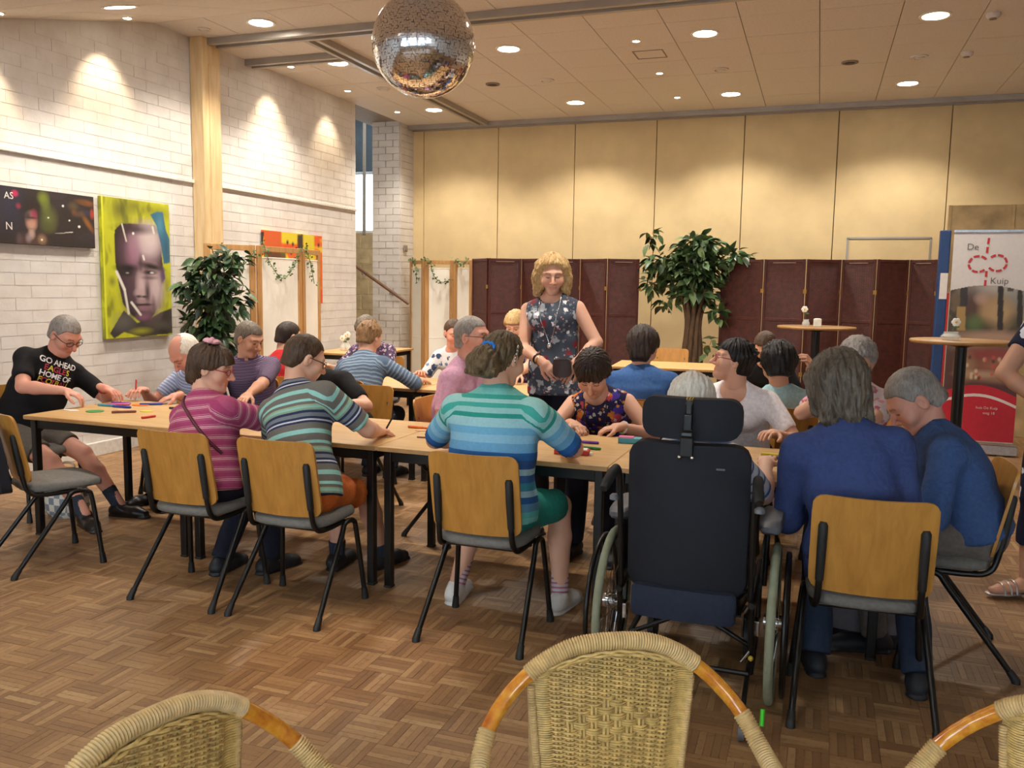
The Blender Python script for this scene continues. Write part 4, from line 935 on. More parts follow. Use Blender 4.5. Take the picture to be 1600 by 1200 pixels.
# ================================================================== PLANTS
pmat('dark glossy leaf', '23391f', 0.35, var=0.45, scale=7); pmat('mid leaf', '49653c', 0.42, var=0.4, scale=7); pmat('light leaf', '6d8455', 0.5, var=0.35, scale=7)
pmat('bark', '5b4632', 0.85, var=0.35, scale=14, bump=0.5, bscale=40, stretch=(3, 3, 0.6)); pmat('clay pot', '3a332d', 0.6); pmat('soil', '2c2018', 0.9)
def leaf_mesh(mat):
    m = MB(); prof = [(0, 0.0), (0.12, 0.16), (0.32, 0.25), (0.55, 0.24), (0.78, 0.13), (1.0, 0.0)]; vs = []; fs = []
    for t_, w in prof:
        z = -0.22 * t_ * t_; vs += [(-w, t_, z + 0.35 * w), (0, t_, z), (w, t_, z + 0.35 * w)]
    for i in range(len(prof) - 1):
        for k in (0, 1): fs.append((i * 3 + k, i * 3 + k + 1, i * 3 + k + 4, i * 3 + k + 3))
    return m.add(vs, fs).mesh('leaf', mat, True)
def plant(label, x, y, trunk_paths, blobs, nleaf, mats, lsize, name, pot_h=0.32, droop=0.5, extra=1.0):
    t = thing(name, label, 'plant', (x, y, 0))
    MB().lathe([(0, 0.0), (0.17, 0.0), (0.21, pot_h - 0.03), (0.22, pot_h - 0.03), (0.22, pot_h), (0.195, pot_h), (0.19, pot_h - 0.05), (0, pot_h - 0.05)], n=28).obj('pot', 'clay pot', t, True)
    MB().lathe([(0, pot_h - 0.045), (0.19, pot_h - 0.045), (0.19, pot_h - 0.06)], n=20).obj('soil', 'soil', t)
    for p, r in trunk_paths:
        P = bez(p, 16); MB().tube(P, [r * (1 - 0.55 * k / (len(P) - 1)) for k in range(len(P))], 9).obj('stem', 'bark', t, True)
    meshes = [leaf_mesh(m) for m in mats]; vol = [b[1][0] * b[1][1] * b[1][2] for b in blobs]; tot = sum(vol); tw = MB()
    for (c, r), v in zip(blobs, vol):
        for k in range(max(6, int(nleaf * v / tot))):
            n = rng.normal(size=3); n /= np.linalg.norm(n); q = rng.random() ** 0.35
            p = Vector(c) + Vector((n[0] * r[0], n[1] * r[1], n[2] * r[2])) * q
            if p.z < 0.35: continue
            d = Vector((n[0], n[1], n[2] * 0.4 - droop + 0.3 * rng.normal())) + Vector(rng.normal(size=3)) * 0.45; d.normalize()
            o = bpy.data.objects.new('leaf', meshes[int(rng.random() * len(meshes))]); link(o, t); s_ = lsize * (0.7 + 0.6 * rng.random())
            up = Vector((0, 0, 1)) + Vector(rng.normal(size=3)) * 0.4; xx = d.cross(up).normalized(); zz = xx.cross(d)
            M = Matrix((xx, d, zz)).transposed().to_4x4(); o.matrix_local = Matrix.Translation(p) @ M @ Matrix.Diagonal((s_, s_, s_, 1))
            if k % 4 == 0: cc = Vector(c); tw.tube([cc.lerp(p, 0.25), cc.lerp(p, 0.7) + Vector((0, 0, 0.01)), p], 0.003, 5)
    tag(tw.obj('twigs', 'bark', t, True), kind='stuff')
    base = [v.co.copy() for v in meshes[0].vertices]; fcs = [tuple(p.vertices) for p in meshes[0].polygons]; ex = [MB() for _ in mats]
    for (c, r), v in zip(blobs, vol):
        for k in range(int(nleaf * extra * v / tot)):
            n = rng.normal(size=3); n /= np.linalg.norm(n); q = 0.9 * rng.random() ** 0.5; p = Vector(c) + Vector((n[0] * r[0], n[1] * r[1], n[2] * r[2])) * q
            d = (Vector((n[0], n[1], n[2] * 0.4 - droop)) + Vector(rng.normal(size=3)) * 0.5).normalized(); up = Vector((0, 0, 1)) + Vector(rng.normal(size=3)) * 0.4; xx = d.cross(up).normalized(); zz = xx.cross(d); s_ = lsize * (0.7 + 0.6 * rng.random())
            ex[int(rng.random() * len(mats))].add([p + (xx * q_.x + d * q_.y + zz * q_.z) * s_ for q_ in base], fcs)
    for m_, e_ in zip(mats, ex): tag(e_.obj('inner_leaves', m_, t, True), kind='stuff')
plant('dark green potted ficus in front of the white screen by the brick wall', -5.42, 6.78,
      [([(0.02, 0, 0.27), (0.04, 0.02, 0.8), (0.0, 0, 1.3), (0.05, 0, 1.75)], 0.035), ([(-0.03, 0.02, 0.27), (-0.05, 0, 0.8), (0.04, 0.04, 1.25), (-0.08, 0, 1.6)], 0.03), ([(0.0, -0.04, 0.27), (0.05, -0.05, 0.7), (-0.04, -0.03, 1.2), (0.12, -0.03, 1.6)], 0.03)],
      [((-0.01, 0, 1.32), (0.24, 0.22, 0.34)), ((0.02, 0, 1.62), (0.24, 0.2, 0.22)), ((0.04, 0, 0.98), (0.20, 0.17, 0.24)), ((0.22, 0.06, 1.76), (0.14, 0.1, 0.12)), ((-0.02, 0, 1.80), (0.10, 0.1, 0.10)), ((-0.26, -0.04, 1.52), (0.12, 0.1, 0.14)), ((-0.26, -0.02, 1.02), (0.07, 0.07, 0.2)), ((0.28, 0.05, 1.40), (0.09, 0.09, 0.16))],
      290, ['dark glossy leaf', 'dark glossy leaf', 'mid leaf'], 0.125, 'potted_ficus', 0.32, 0.5, 1.2)
tr = []
for k in range(9):
    a = 2 * math.pi * k / 9; r0 = 0.10
    tr.append(([(r0 * math.cos(a), r0 * math.sin(a), 0.25), (r0 * 1.05 * math.cos(a + 0.3), r0 * 1.05 * math.sin(a + 0.3), 0.7), (r0 * 0.85 * math.cos(a + 0.6), r0 * 0.85 * math.sin(a + 0.6), 1.15), (r0 * 1.9 * math.cos(a + 0.7), r0 * 1.2 * math.sin(a + 0.7), 1.55)], 0.045))
tr.append(([(0, 0, 0.25), (0.01, 0, 0.8), (0, 0.01, 1.5)], 0.10))
plant('potted tree with a thick bundled trunk between the red brown screens', -1.52, 11.35, tr,
      [((-0.02, 0, 1.78), (0.46, 0.26, 0.26)), ((0.02, 0, 2.08), (0.26, 0.2, 0.22)), ((0.0, 0, 1.50), (0.28, 0.2, 0.18)), ((-0.42, 0, 1.88), (0.24, 0.18, 0.18)), ((0.44, 0, 1.98), (0.22, 0.18, 0.12)), ((-0.55, 0, 1.62), (0.16, 0.12, 0.14)), ((-0.58, 0, 2.24), (0.09, 0.08, 0.15)), ((0.33, -0.04, 1.28), (0.11, 0.1, 0.17)), ((0.22, -0.02, 0.82), (0.09, 0.08, 0.14)), ((-0.36, 0, 1.36), (0.13, 0.08, 0.09)), ((0.6, 0, 1.95), (0.14, 0.1, 0.07))],
      297, ['mid leaf', 'light leaf', 'mid leaf', 'dark glossy leaf'], 0.155, 'potted_tree', 0.34, 0.35, 2.2)

# ================================================================== WHEELCHAIR
pmat('navy fabric', '0c0f1a', 0.75, var=0.15, scale=50, bump=0.15, bscale=300); pmat('chair cushion', '1a2438', 0.8, var=0.15, scale=50, bump=0.15, bscale=200)
pmat('pale tyre', '868a72', 0.7, var=0.08, scale=30); pmat('chrome', 'c8c8c8', 0.15, 1.0, var=0.02); pmat('green plastic', '3fd21f', 0.4); pmat('grey vinyl', '5f6064', 0.5); pmat('yellow cap', 'c9a83a', 0.4)
WX, WY = -0.41, 3.30
t = thing('wheelchair', 'dark blue wheelchair with headrest seen from behind', 'wheelchair', (WX, WY, 0))
def cushion(m, c, d, M=None): return m.box(c, d, M)
Rk = Matrix.Rotation(math.radians(-6), 3, 'X')
sheet(0.215, 0.44, 1.005, 0.06, 0.07, lambda u, v: (-0.235 - 0.045 * v + 0.05 * u * u, 0)).obj('backrest', 'navy fabric', t, True)
MB().box((0.12, -0.291, 0.93), (0.03, 0.004, 0.006)).obj('logo_tab', 'grey vinyl', t)
hr = sheet(0.178, 1.015, 1.165, 0.05, 0.06, lambda u, v: (-0.235 - 0.01 * v + 0.05 * u * u, 0.0)).obj('headrest', 'navy fabric', t, True)
m = MB().box((0, -0.283, 1.0), (0.045, 0.03, 0.07)).box((0, -0.275, 1.07), (0.03, 0.03, 0.09)).box((0, -0.262, 1.12), (0.022, 0.02, 0.09)); m.tube([(-0.02, -0.29, 1.045), (0.02, -0.29, 1.045)], 0.016, 10)
br = m.obj('headrest_bracket', 'black steel', hr, bevel=0.004)
for sx in (-0.022, 0.022): MB().ball((sx, -0.300, 0.965), 0.008, 8, 6).obj('bolt', 'chrome', br, True)
for sx in (-0.01, 0, 0.01): MB().tube([(sx, -0.270, 1.15), (sx, -0.25, 1.168), (sx, -0.22, 1.170)], 0.002, 5).obj('clip', 'yellow cap', br)
pad([(0.9, 0), (1, 0.015), (1, 0.055), (0.93, 0.075), (0.5, 0.08)], 36, 0.215, 0.23, 4, (0, 0.02, 0.435)).obj('seat', 'chair cushion', t, True)
pad([(0.95, 0), (1, 0.01), (1, 0.10), (0.95, 0.115)], 30, 0.19, 0.03, 3, (0, -0.235, 0.355)).obj('rear_flap', 'chair cushion', t, True)
for sx in (-1, 1):
    x = sx * 0.31; ya, za = 0.0, 0.30
    wtilt = Matrix.Rotation(sx * math.radians(2.5), 3, 'Y')
    w = MB(); N = 40
    def circ(R, xo, n=N): return [Vector((x + xo, ya + R * math.cos(2 * math.pi * k / n), za + R * math.sin(2 * math.pi * k / n))) for k in range(n)]
    wheel = w.tube(circ(0.285, 0), 0.0165, 10, True).obj('wheel', 'pale tyre', t, True)
    MB().tube(circ(0.262, 0), 0.010, 8, True).obj('rim', 'black steel', wheel, True)
    MB().tube(circ(0.262, sx * 0.045), 0.0095, 8, True).obj('push_rim', 'black steel', wheel, True)
    MB().lathe([(0.03, -0.035), (0.03, 0.035), (0.018, 0.045)], (x, ya, za), 14, Matrix.Rotation(math.pi / 2, 3, 'Y')).obj('hub', 'chrome', wheel, True)
    for k in range(18):
        a = 2 * math.pi * k / 18; MB().tube([(x + (0.02 if k % 2 else -0.02), ya + 0.025 * math.cos(a + 0.5), za + 0.025 * math.sin(a + 0.5)), (x, ya + 0.258 * math.cos(a), za + 0.258 * math.sin(a))], 0.0016, 5).obj('spoke', 'chrome', wheel)
    MB().box((sx * 0.25, -0.07, 0.30), (0.03, 0.05, 0.06)).obj('axle_plate', 'chrome', t, bevel=0.004)
    # frame tubes
    MB().tube(bez([(sx * 0.235, -0.20, 0.44), (sx * 0.235, -0.245, 0.7), (sx * 0.24, -0.27, 0.88), (sx * 0.245, -0.30, 0.90), (sx * 0.248, -0.34, 0.895)], 18), 0.011, 8).obj('back_tube', 'black steel', t, True)
    g = MB().tube(bez([(sx * 0.247, -0.29, 0.905), (sx * 0.252, -0.36, 0.89), (sx * 0.262, -0.42, 0.855)], 10), [0.017, 0.018, 0.019, 0.019, 0.019, 0.019, 0.018, 0.019, 0.018, 0.017, 0.013][:11], 12).obj('push_handle', 'black rubber', t, True)
    MB().lathe([(0.018, 0), (0.018, 0.012), (0.010, 0.02)], (sx * 0.255, -0.27, 0.785), 12).obj('knob', 'grey vinyl', t, True)
    MB().tube([(sx * 0.24, -0.22, 0.43), (sx * 0.24, 0.26, 0.45), (sx * 0.235, 0.42, 0.40), (sx * 0.2, 0.52, 0.14)], 0.012, 8).obj('seat_tube', 'black steel', t, True)
    MB().tube([(sx * 0.24, -0.20, 0.43), (sx * 0.245, -0.16, 0.16), (sx * 0.24, 0.30, 0.17), (sx * 0.24, 0.30, 0.44)], 0.011, 8).obj('side_frame', 'black steel', t, True)
    pad([(0.9, 0), (1, 0.012), (1, 0.03), (0.85, 0.042)], 24, 0.045, 0.16, 3.5, (sx * 0.285, 0.08, 0.655)).obj('armrest', 'grey vinyl', t, True)
    MB().tube([(sx * 0.27, 0.0, 0.44), (sx * 0.275, 0.0, 0.66)], 0.010, 8).obj('armrest_post', 'black steel', t, True)
    MB().box((sx * 0.265, 0.05, 0.55), (0.006, 0.34, 0.17)).obj('side_guard', 'black rubber', t, bevel=0.003)
    cw = MB().lathe([(0.055, -0.014), (0.088, -0.012), (0.09, 0.0), (0.088, 0.012), (0.055, 0.014)], (sx * 0.20, 0.34, 0.09), 22, Matrix.Rotation(math.pi / 2, 3, 'Y')).obj('caster', 'black rubber', t, True)
    MB().tube([(sx * 0.20 - 0.022, 0.34, 0.09), (sx * 0.20 - 0.02, 0.31, 0.2), (sx * 0.20, 0.30, 0.24)], 0.008, 6).obj('fork', 'chrome', cw, True)
    at = MB().tube(bez([(sx * 0.235, -0.12, 0.17), (sx * 0.235, -0.28, 0.13), (sx * 0.235, -0.36, 0.07)], 8), 0.009, 8).obj('anti_tip_bar', 'black steel', t, True)
    MB().lathe([(0.03, -0.01), (0.03, 0.01)], (sx * 0.235, -0.37, 0.035), 14, Matrix.Rotation(math.pi / 2, 3, 'Y')).obj('anti_tip_wheel', 'grey vinyl', at, True)
    MB().tube([(sx * 0.25, -0.16, 0.26), (sx * 0.21, -0.2, 0.21)], 0.007, 8).obj('brake_lever', 'chrome', t, True); MB().ball((sx * 0.245, -0.19, 0.225), 0.010, 8, 6).obj('cap', 'yellow cap', t, True)
    MB().box((sx * 0.13, 0.56, 0.12), (0.16, 0.14, 0.012)).obj('footplate', 'black rubber', t, bevel=0.003)
MB().tube([(0.30, -0.31, 0.10), (0.30, -0.335, 0.05)], 0.008, 8).obj('reflector', 'green plastic', t, True)
MB().tube([(-0.24, 0.02, 0.17), (0.24, 0.02, 0.42)], 0.010, 8).obj('cross_brace', 'black steel', t, True); MB().tube([(0.24, 0.04, 0.17), (-0.24, 0.04, 0.42)], 0.010, 8).obj('cross_brace', 'black steel', t, True)
MB().tube([(-0.24, -0.20, 0.17), (0.24, -0.20, 0.17)], 0.010, 8).obj('cross_tube', 'black steel', t, True)

# ================================================================== WICKER ARMCHAIRS
pmat('wicker cane', 'c9a866', 0.5, var=0.22, scale=60, spec=0.4); pmat('binding cane', 'c6a772', 0.5, var=0.15, scale=50)
m_, nt_, b_ = _nt('lacquered rattan'); v_ = _coord(nt_, 'Object', (6, 6, 6)); nt_.links.new(_ramp(nt_, _noise(nt_, v_, 4, 4, 0.6, 0.3), [(0.3, rgb('a3500f')), (0.5, rgb('c9801f')), (0.7, rgb('dda238'))]), b_.inputs['Base Color']); _set(b_, 0.2); b_.inputs['Coat Weight'].default_value = 0.6
def wrap(m, P, r, pitch=0.0055, cord=0.0032):
    """thin cane bound round a pole: stacked rings that touch"""
    L = [0.0]
    for a, b in zip(P[:-1], P[1:]): L.append(L[-1] + (b - a).length)
    n = int(L[-1] / pitch); ring = 14
    for k in range(n):
        s_ = (k + 0.5) * L[-1] / n; i = max(j for j in range(len(L) - 1) if L[j] <= s_); f_ = (s_ - L[i]) / max(1e-6, L[i + 1] - L[i])
        c = P[i].lerp(P[i + 1], f_); d = (P[min(i + 2, len(P) - 1)] - P[max(i - 1, 0)]).normalized(); u = d.orthogonal().normalized(); v = d.cross(u)
        vs = []; fs = []
        for j in range(ring):
            a = 2 * math.pi * j / ring; e = u * math.cos(a) + v * math.sin(a)
            vs += [c + e * r - d * cord, c + e * (r + cord * 0.9), c + e * r + d * cord]
        for j in range(ring):
            q = (j + 1) % ring; fs += [(j * 3, q * 3, q * 3 + 1, j * 3 + 1), (j * 3 + 1, q * 3 + 1, q * 3 + 2, j * 3 + 2)]
        m.add(vs, fs)
    return m
def make_wicker():
    t = thing('wicker_armchair', 'x', 'chair', (0, 0, 0), 0, 'wicker armchairs in the foreground')
    # local frame: the sitter looks along -y (towards the camera); back arch at y=0
    half = [(0, 0.0, 0.838), (0.075, 0.0, 0.832), (0.135, -0.002, 0.808), (0.18, -0.006, 0.777), (0.226, -0.02, 0.735), (0.262, -0.045, 0.690), (0.282, -0.085, 0.645), (0.290, -0.15, 0.615), (0.287, -0.26, 0.60), (0.272, -0.37, 0.592), (0.255, -0.42, 0.560), (0.245, -0.43, 0.45), (0.235, -0.44, 0.0)]
    pts = [(-x, y, z) for x, y, z in half[::-1]] + half[1:]
    P = bez(pts, 24 * 9); N = len(P)
    MB().tube(P, 0.0155, 12).obj('arch_pole', 'lacquered rattan', t, True)
    def seg(x0, x1, z_min=0.0, side=None): return [p for p in P if x0 <= p.x <= x1 and p.z > z_min]
    m = MB(); wrap(m, [p for p in P if abs(p.x) < 0.178 and p.z > 0.7], 0.0165); m.obj('top_binding', 'binding cane', t, True)
    for sx in (-1, 1):
        q = [p for p in P if p.x * sx > 0 and p.z < 0.690 and p.z > 0.56]; m = MB(); wrap(m, q, 0.0165, 0.0058); m.obj('arm_binding', 'binding cane', t, True)
        MB().tube(bez([(sx * 0.162, 0.02, 0.76), (sx * 0.155, 0.025, 0.6), (sx * 0.16, 0.03, 0.42), (sx * 0.205, 0.06, 0.0)], 16), 0.012, 10).obj('rear_leg', 'binding cane', t, True)
    MB().lathe([(0.0, 0.405), (0.225, 0.405), (0.235, 0.42), (0.225, 0.44), (0, 0.445)], (0, -0.21, 0), 30).obj('seat', 'wicker cane', t, True)
    MB().tube([(0.22 * math.cos(2 * math.pi * k / 28), -0.21 + 0.22 * math.sin(2 * math.pi * k / 28), 0.25) for k in range(28)], 0.010, 8, True).obj('leg_ring', 'lacquered rattan', t, True)
    # woven back: stakes in pairs, weavers over and under, a diamond of wide ribs in the middle
    def ztop(x): return 0.832 - 1.62 * x * x
    def hw(z): return 0.172 - 0.10 * max(0, (0.75 - z)) * 0.9
    def sy(x, z): return -0.004 - 0.05 * (0.75 - z) * 0.4 + 0.35 * x * x * 0.5
    xs_ = np.linspace(-0.118, 0.118, 10)
    wv = MB()
    for x in xs_:
        for dx in (-0.0042, 0.0042):
            zt = ztop(x); wv.tube([(x * hw(z) / 0.172 + dx, sy(x, z), z) for z in np.linspace(0.43, zt - 0.012, 8)], 0.0034, 6)
    z = 0.44; row = 0; dzc = 0.586
    while z < 0.825:
        h_ = hw(z); lim = min(h_, math.sqrt(max(0.0, (0.832 - z) / 1.62)))
        if lim < 0.03: break
        pts_ = []
        px_ = [x * h_ / 0.172 for x in xs_]; gaps = [px_[0] - (px_[1] - px_[0])] + px_ + [px_[-1] + (px_[1] - px_[0])]
        xx = -lim
        n = int(2 * lim / 0.0044) + 2
        for k in range(n + 1):
            x = -lim + 2 * lim * k / n; g = (x / h_ * 0.172 - xs_[0]) / (xs_[1] - xs_[0])
            dia = abs(z - 0.668) / 0.055 + abs(x) / 0.105 < 1.0
            rr = row if not dia else int((z - 0.3) / 0.0144)
            ph = math.cos(math.pi * (g + rr)) if -0.6 < g < 9.6 else 0.6 * math.cos(math.pi * g)
            pts_.append((x, sy(x, z) + 0.0062 * ph, z))
        wv.tube(pts_, 0.0025, 5); z += 0.0048; row += 1
    tag(wv.obj('woven_back', 'wicker cane', t, True), kind='stuff')
    for sx in (-1, 1):   # bound side edges of the back
        q = [Vector((sx * (hw(z) - 0.003), sy(hw(z), z), z)) for z in np.linspace(0.44, 0.755, 20)]; m = MB(); wrap(m, q, 0.0062, 0.0052, 0.0028); m.tube(q, 0.006, 8); m.obj('edge_binding', 'binding cane', t, True)
    for off in (0.0, 0.006):   # braid under the top rail
        br_ = [Vector((x, sy(x, 0.78) - 0.012 + 0.004 * math.sin(x * 160 + off * 500), ztop(x) - 0.010 - off)) for x in np.linspace(-0.165, 0.165, 40)]
        MB().tube(br_, 0.0036, 6).obj('braid', 'wicker cane', t, True)
    return t
W0 = make_wicker()
def wick(o, x, y, fx, fy): o.location = (x, y, 0); o.rotation_euler = (0, 0, math.atan2(fx, -fy))
WICK = ((-0.357, 1.655, 0.48, -0.87, 'wicker armchair in the middle of the foreground with a woven diamond in its back'), (-0.995, 1.075, 0.97, -0.24, 'wicker armchair at the bottom left corner of the foreground'), (0.51, 1.655, -0.5, -0.87, 'wicker armchair at the bottom right corner, only its arm showing'))
wick(W0, *WICK[0][:4]); W0['label'] = WICK[0][4]
for w in WICK[1:]:
    c = copy_thing(W0, (0, 0, 0), 0, w[4]); wick(c, *w[:4])

# ================================================================== THINGS ON THE TABLES
for nm, hx in (('ink blue', '2a3f9a'), ('ink purple', '6a2f9e'), ('ink green', '2f8a3f'), ('ink red', 'c02f25'), ('ink pink', 'd05a8a'), ('ink yellow', 'd9c92a'), ('ink teal', '3f97a8'), ('ink orange', 'e0701f'), ('ink brown', '7a3f2a'), ('ink black', '1c1c22'), ('raw wood', 'd9a878'), ('paper white', 'eee9df')): pmat(nm, hx, 0.45, var=0.06)
ZT = 0.7405
def marker(x, y, deg, colr, label, L=0.14, r=0.0075, cap=True):
    t = thing('felt_pen', label, 'pen', (x, y, ZT + r), math.radians(deg), 'felt pens lying on the tables')
    MB().tube([(-L / 2, 0, 0), (L * 0.18, 0, 0)], r, 10).obj('barrel', colr, t, True)
    MB().tube([(L * 0.18, 0, 0), (L * 0.46, 0, 0), (L * 0.5, 0, 0)], [r * 1.02, r * 0.98, r * 0.6], 10).obj('cap', colr, t, True)
    MB().tube([(L * 0.172, 0, 0), (L * 0.182, 0, 0)], r * 1.06, 10).obj('ring', 'ink black', t, True)
def shape(x, y, poly, colr, label, h=0.004, name='wooden_shape', cat='craft piece'):
    o = MB().prism(poly, h).obj(name, colr, None, bevel=0.001); o.location = (x, y, ZT); tag(o, label, cat, 'flat wooden craft pieces')
marker(-4.30, 4.45, 8, 'ink purple', 'purple felt pen beside the hand of the man in the black shirt')
marker(-4.27, 4.40, 25, 'ink pink', 'pink felt pen between purple and teal pens on the left table')
marker(-4.30, 4.33, 2, 'ink teal', 'teal felt pen on the left table')
marker(-4.17, 4.32, 2, 'ink blue', 'blue felt pen lying next to the teal pen')
marker(-4.10, 4.50, 32, 'ink blue', 'blue felt pen pointing at the bald man')
marker(-4.00, 4.16, 38, 'ink brown', 'brown felt pen in the middle of the left table')
marker(-3.72, 4.06, 75, 'ink red', 'short red felt pen near the pink striped woman', 0.09)
marker(-3.80, 4.42, 12, 'ink black', 'black felt pen beside the pink striped woman')
marker(-3.72, 4.44, 10, 'paper white', 'white felt pen beside the pink striped woman')
shape(-4.16, 4.47, ell(0, 0, 0.06, 0.045), 'ink orange', 'flat orange wooden oval between the pens'); shape(-4.20, 4.13, ell(0, 0, 0.055, 0.05), 'ink green', 'flat green wooden round on the left table')
shape(-4.08, 4.24, ell(0, 0, 0.05, 0.03), 'raw wood', 'flat plain wooden oval on the left table'); shape(-3.92, 4.26, ell(0, 0, 0.05, 0.022), 'ink yellow', 'flat yellow wooden oval on the left table'); shape(-4.40, 4.38, ell(0, 0, 0.05, 0.02), 'raw wood', 'flat wooden strip under the hand at the left end'); shape(-4.36, 4.10, ell(0, 0, 0.06, 0.02), 'paper white', 'pale paper strip at the front left corner')
shape(-2.02, 4.42, ell(0, 0, 0.055, 0.03), 'raw wood', 'pale wooden flower piece between two tables'); shape(-1.94, 4.36, ell(0, 0, 0.05, 0.04), 'ink pink', 'pink wooden piece left of the turquoise striped woman'); shape(-2.06, 4.33, ell(0, 0, 0.04, 0.03), 'raw wood', 'small plain wooden piece on the table joint')
marker(-1.93, 4.12, 5, 'ink brown', 'brown pencil left of the turquoise striped woman', 0.11, 0.004); marker(-2.10, 4.38, -5, 'ink orange', 'orange felt pen under the writing hand of the striped polo man')
marker(-1.11, 4.32, 3, 'ink purple', 'purple felt pen in front of the flowered blouse'); marker(-1.06, 4.17, -4, 'ink green', 'green felt pen right of the turquoise striped woman'); marker(-1.10, 4.12, -6, 'ink black', 'dark green pencil beside the red box', 0.12, 0.004)
t = thing('pencil_box', 'red cardboard pencil box with white top', 'box', (-1.10, 4.02, ZT), math.radians(8))
MB().box((0, 0, 0.012), (0.17, 0.07, 0.024)).obj('box', 'ink red', t, bevel=0.003); MB().box((0.0, 0, 0.0255), (0.15, 0.055, 0.003)).obj('label', 'paper white', t); MB().lathe([(0.009, 0), (0.009, 0.014), (0, 0.016)], (0.095, -0.02, 0), 10).obj('button', 'paper white', t, True)
t = thing('felt_pen_pack', 'pink and blue pack of felt pens beside the wheelchair', 'pen pack', (-0.90, 4.44, ZT), math.radians(5))
MB().box((0, 0, 0.014), (0.12, 0.07, 0.028)).obj('pack', 'ink teal', t, bevel=0.004); MB().box((-0.02, 0, 0.030), (0.08, 0.06, 0.005)).obj('flap', 'ink pink', t, bevel=0.002)
marker(-0.16, 4.36, -8, 'ink yellow', 'yellow felt pen right of the wheelchair'); marker(-0.13, 4.28, -12, 'ink blue', 'blue felt pen right of the wheelchair'); marker(-0.11, 4.44, 40, 'ink green', 'green felt pen right of the wheelchair', 0.08); marker(-0.10, 4.10, 60, 'ink green', 'green felt pen at the front edge beside the blue jumper', 0.10)
# things on the floor at the left
m_, nt_, b_ = _nt('patterned bag'); v_ = _coord(nt_); ck_ = nt_.nodes.new('ShaderNodeTexChecker'); ck_.inputs['Scale'].default_value = 22; ck_.inputs[1].default_value = rgb('d9d6c9') + (1,); ck_.inputs[2].default_value = rgb('7f8a96') + (1,); nt_.links.new(v_, ck_.inputs[0]); nt_.links.new(ck_.outputs[0], b_.inputs['Base Color']); _set(b_, 0.8)
t = thing('shopping_bag', 'white and grey patterned shopping bag on the floor under the left table', 'bag', (-4.62, 4.28, 0))
pad([(0.8, 0), (1, 0.03), (1.05, 0.12), (0.92, 0.22), (0.6, 0.26)], 28, 0.14, 0.10, 2.6).obj('bag', 'patterned bag', t, True); MB().tube(bez([(-0.06, 0, 0.24), (-0.05, 0.02, 0.34), (0.05, 0.02, 0.34), (0.06, 0, 0.24)], 14), 0.008, 6).obj('handle', 'paper white', t, True)
pmat('grey bag', '6a6468', 0.8, var=0.1); pmat('dark bag', '16171f', 0.8)
t = thing('backpack', 'grey and black bag on the floor under the right end table', 'bag', (0.26, 4.05, 0))
pad([(0.85, 0), (1, 0.03), (1.0, 0.16), (0.9, 0.27), (0.55, 0.31)], 28, 0.17, 0.12, 2.8).obj('bag', 'grey bag', t, True); pad([(0.9, 0), (1, 0.01), (1, 0.06), (0.96, 0.07)], 28, 0.175, 0.125, 2.8).obj('base', 'dark bag', t, True); MB().tube(bez([(-0.05, 0, 0.29), (0, 0, 0.37), (0.05, 0, 0.29)], 10), 0.009, 6).obj('strap', 'dark bag', t, True)
t = thing('jacket', 'black jacket hung over the empty chair at the left edge', 'jacket', (-4.05, 3.36, 0), math.radians(-27))
sheet(0.23, 0.47, 0.80, 0.06, 0.05, lambda u, v: (-0.10 - 0.05 * v + 0.03 * u * u + 0.012 * math.sin(9 * u), -0.03 * abs(u))).obj('body', 'dark bag', t, True); MB().tube(bez([(-0.24, -0.10, 0.76), (-0.28, -0.12, 0.62), (-0.25, -0.10, 0.46)], 10), [0.05] * 11, 10).obj('sleeve', 'dark bag', t, True)
# ================================================================== PEOPLE
# Bodies, clothes and hair are smooth blends of tapered limbs, meshed on a fine grid.
F4 = np.float32
def V3(p): return np.array(p, dtype=np.float64)
def unit(v): v = V3(v); return v / (np.linalg.norm(v) + 1e-9)
class Prim:
    """a tapered capsule a-b; 'wide' stretches it along 'side'; cut0/cut1 leave flat ends; s0,s1 = cloth coordinate"""
    def __init__(s, a, b, ra, rb, k=0.02, side=None, wide=1.0, cut0=False, cut1=False, s0=0.0, s1=0.0, sub=False, tint=None):
        s.a, s.b = V3(a), V3(b); s.ra, s.rb, s.k = ra, rb, k; s.side = None if side is None else unit(side); s.wide = wide
        s.cut0, s.cut1, s.s0, s.s1, s.sub, s.tint = cut0, cut1, s0, s1, sub, tint
        r = max(ra, rb) * max(1.0, wide) + k + 0.01
        s.lo = np.minimum(s.a, s.b) - r; s.hi = np.maximum(s.a, s.b) + r
    def dist(s, x, y, z):
        px, py, pz = x - s.a[0], y - s.a[1], z - s.a[2]
        ba = s.b - s.a
        if s.side is not None and s.wide != 1.0:
            d = px * s.side[0] + py * s.side[1] + pz * s.side[2]; q = d * (1 - 1 / s.wide)
            px, py, pz = px - q * s.side[0], py - q * s.side[1], pz - q * s.side[2]
            ba = ba - s.side * (ba @ s.side) * (1 - 1 / s.wide)
        L2 = ba @ ba + 1e-12
        tr = (px * ba[0] + py * ba[1] + pz * ba[2]) / L2; t = np.clip(tr, 0, 1)
        qx, qy, qz = px - ba[0] * t, py - ba[1] * t, pz - ba[2] * t
        d = np.sqrt(qx * qx + qy * qy + qz * qz) - (s.ra + (s.rb - s.ra) * t)
        L = math.sqrt(L2)
        if s.cut1: d = np.maximum(d, (tr - 1) * L)
        if s.cut0: d = np.maximum(d, -tr * L)
        s.t = t
        return d
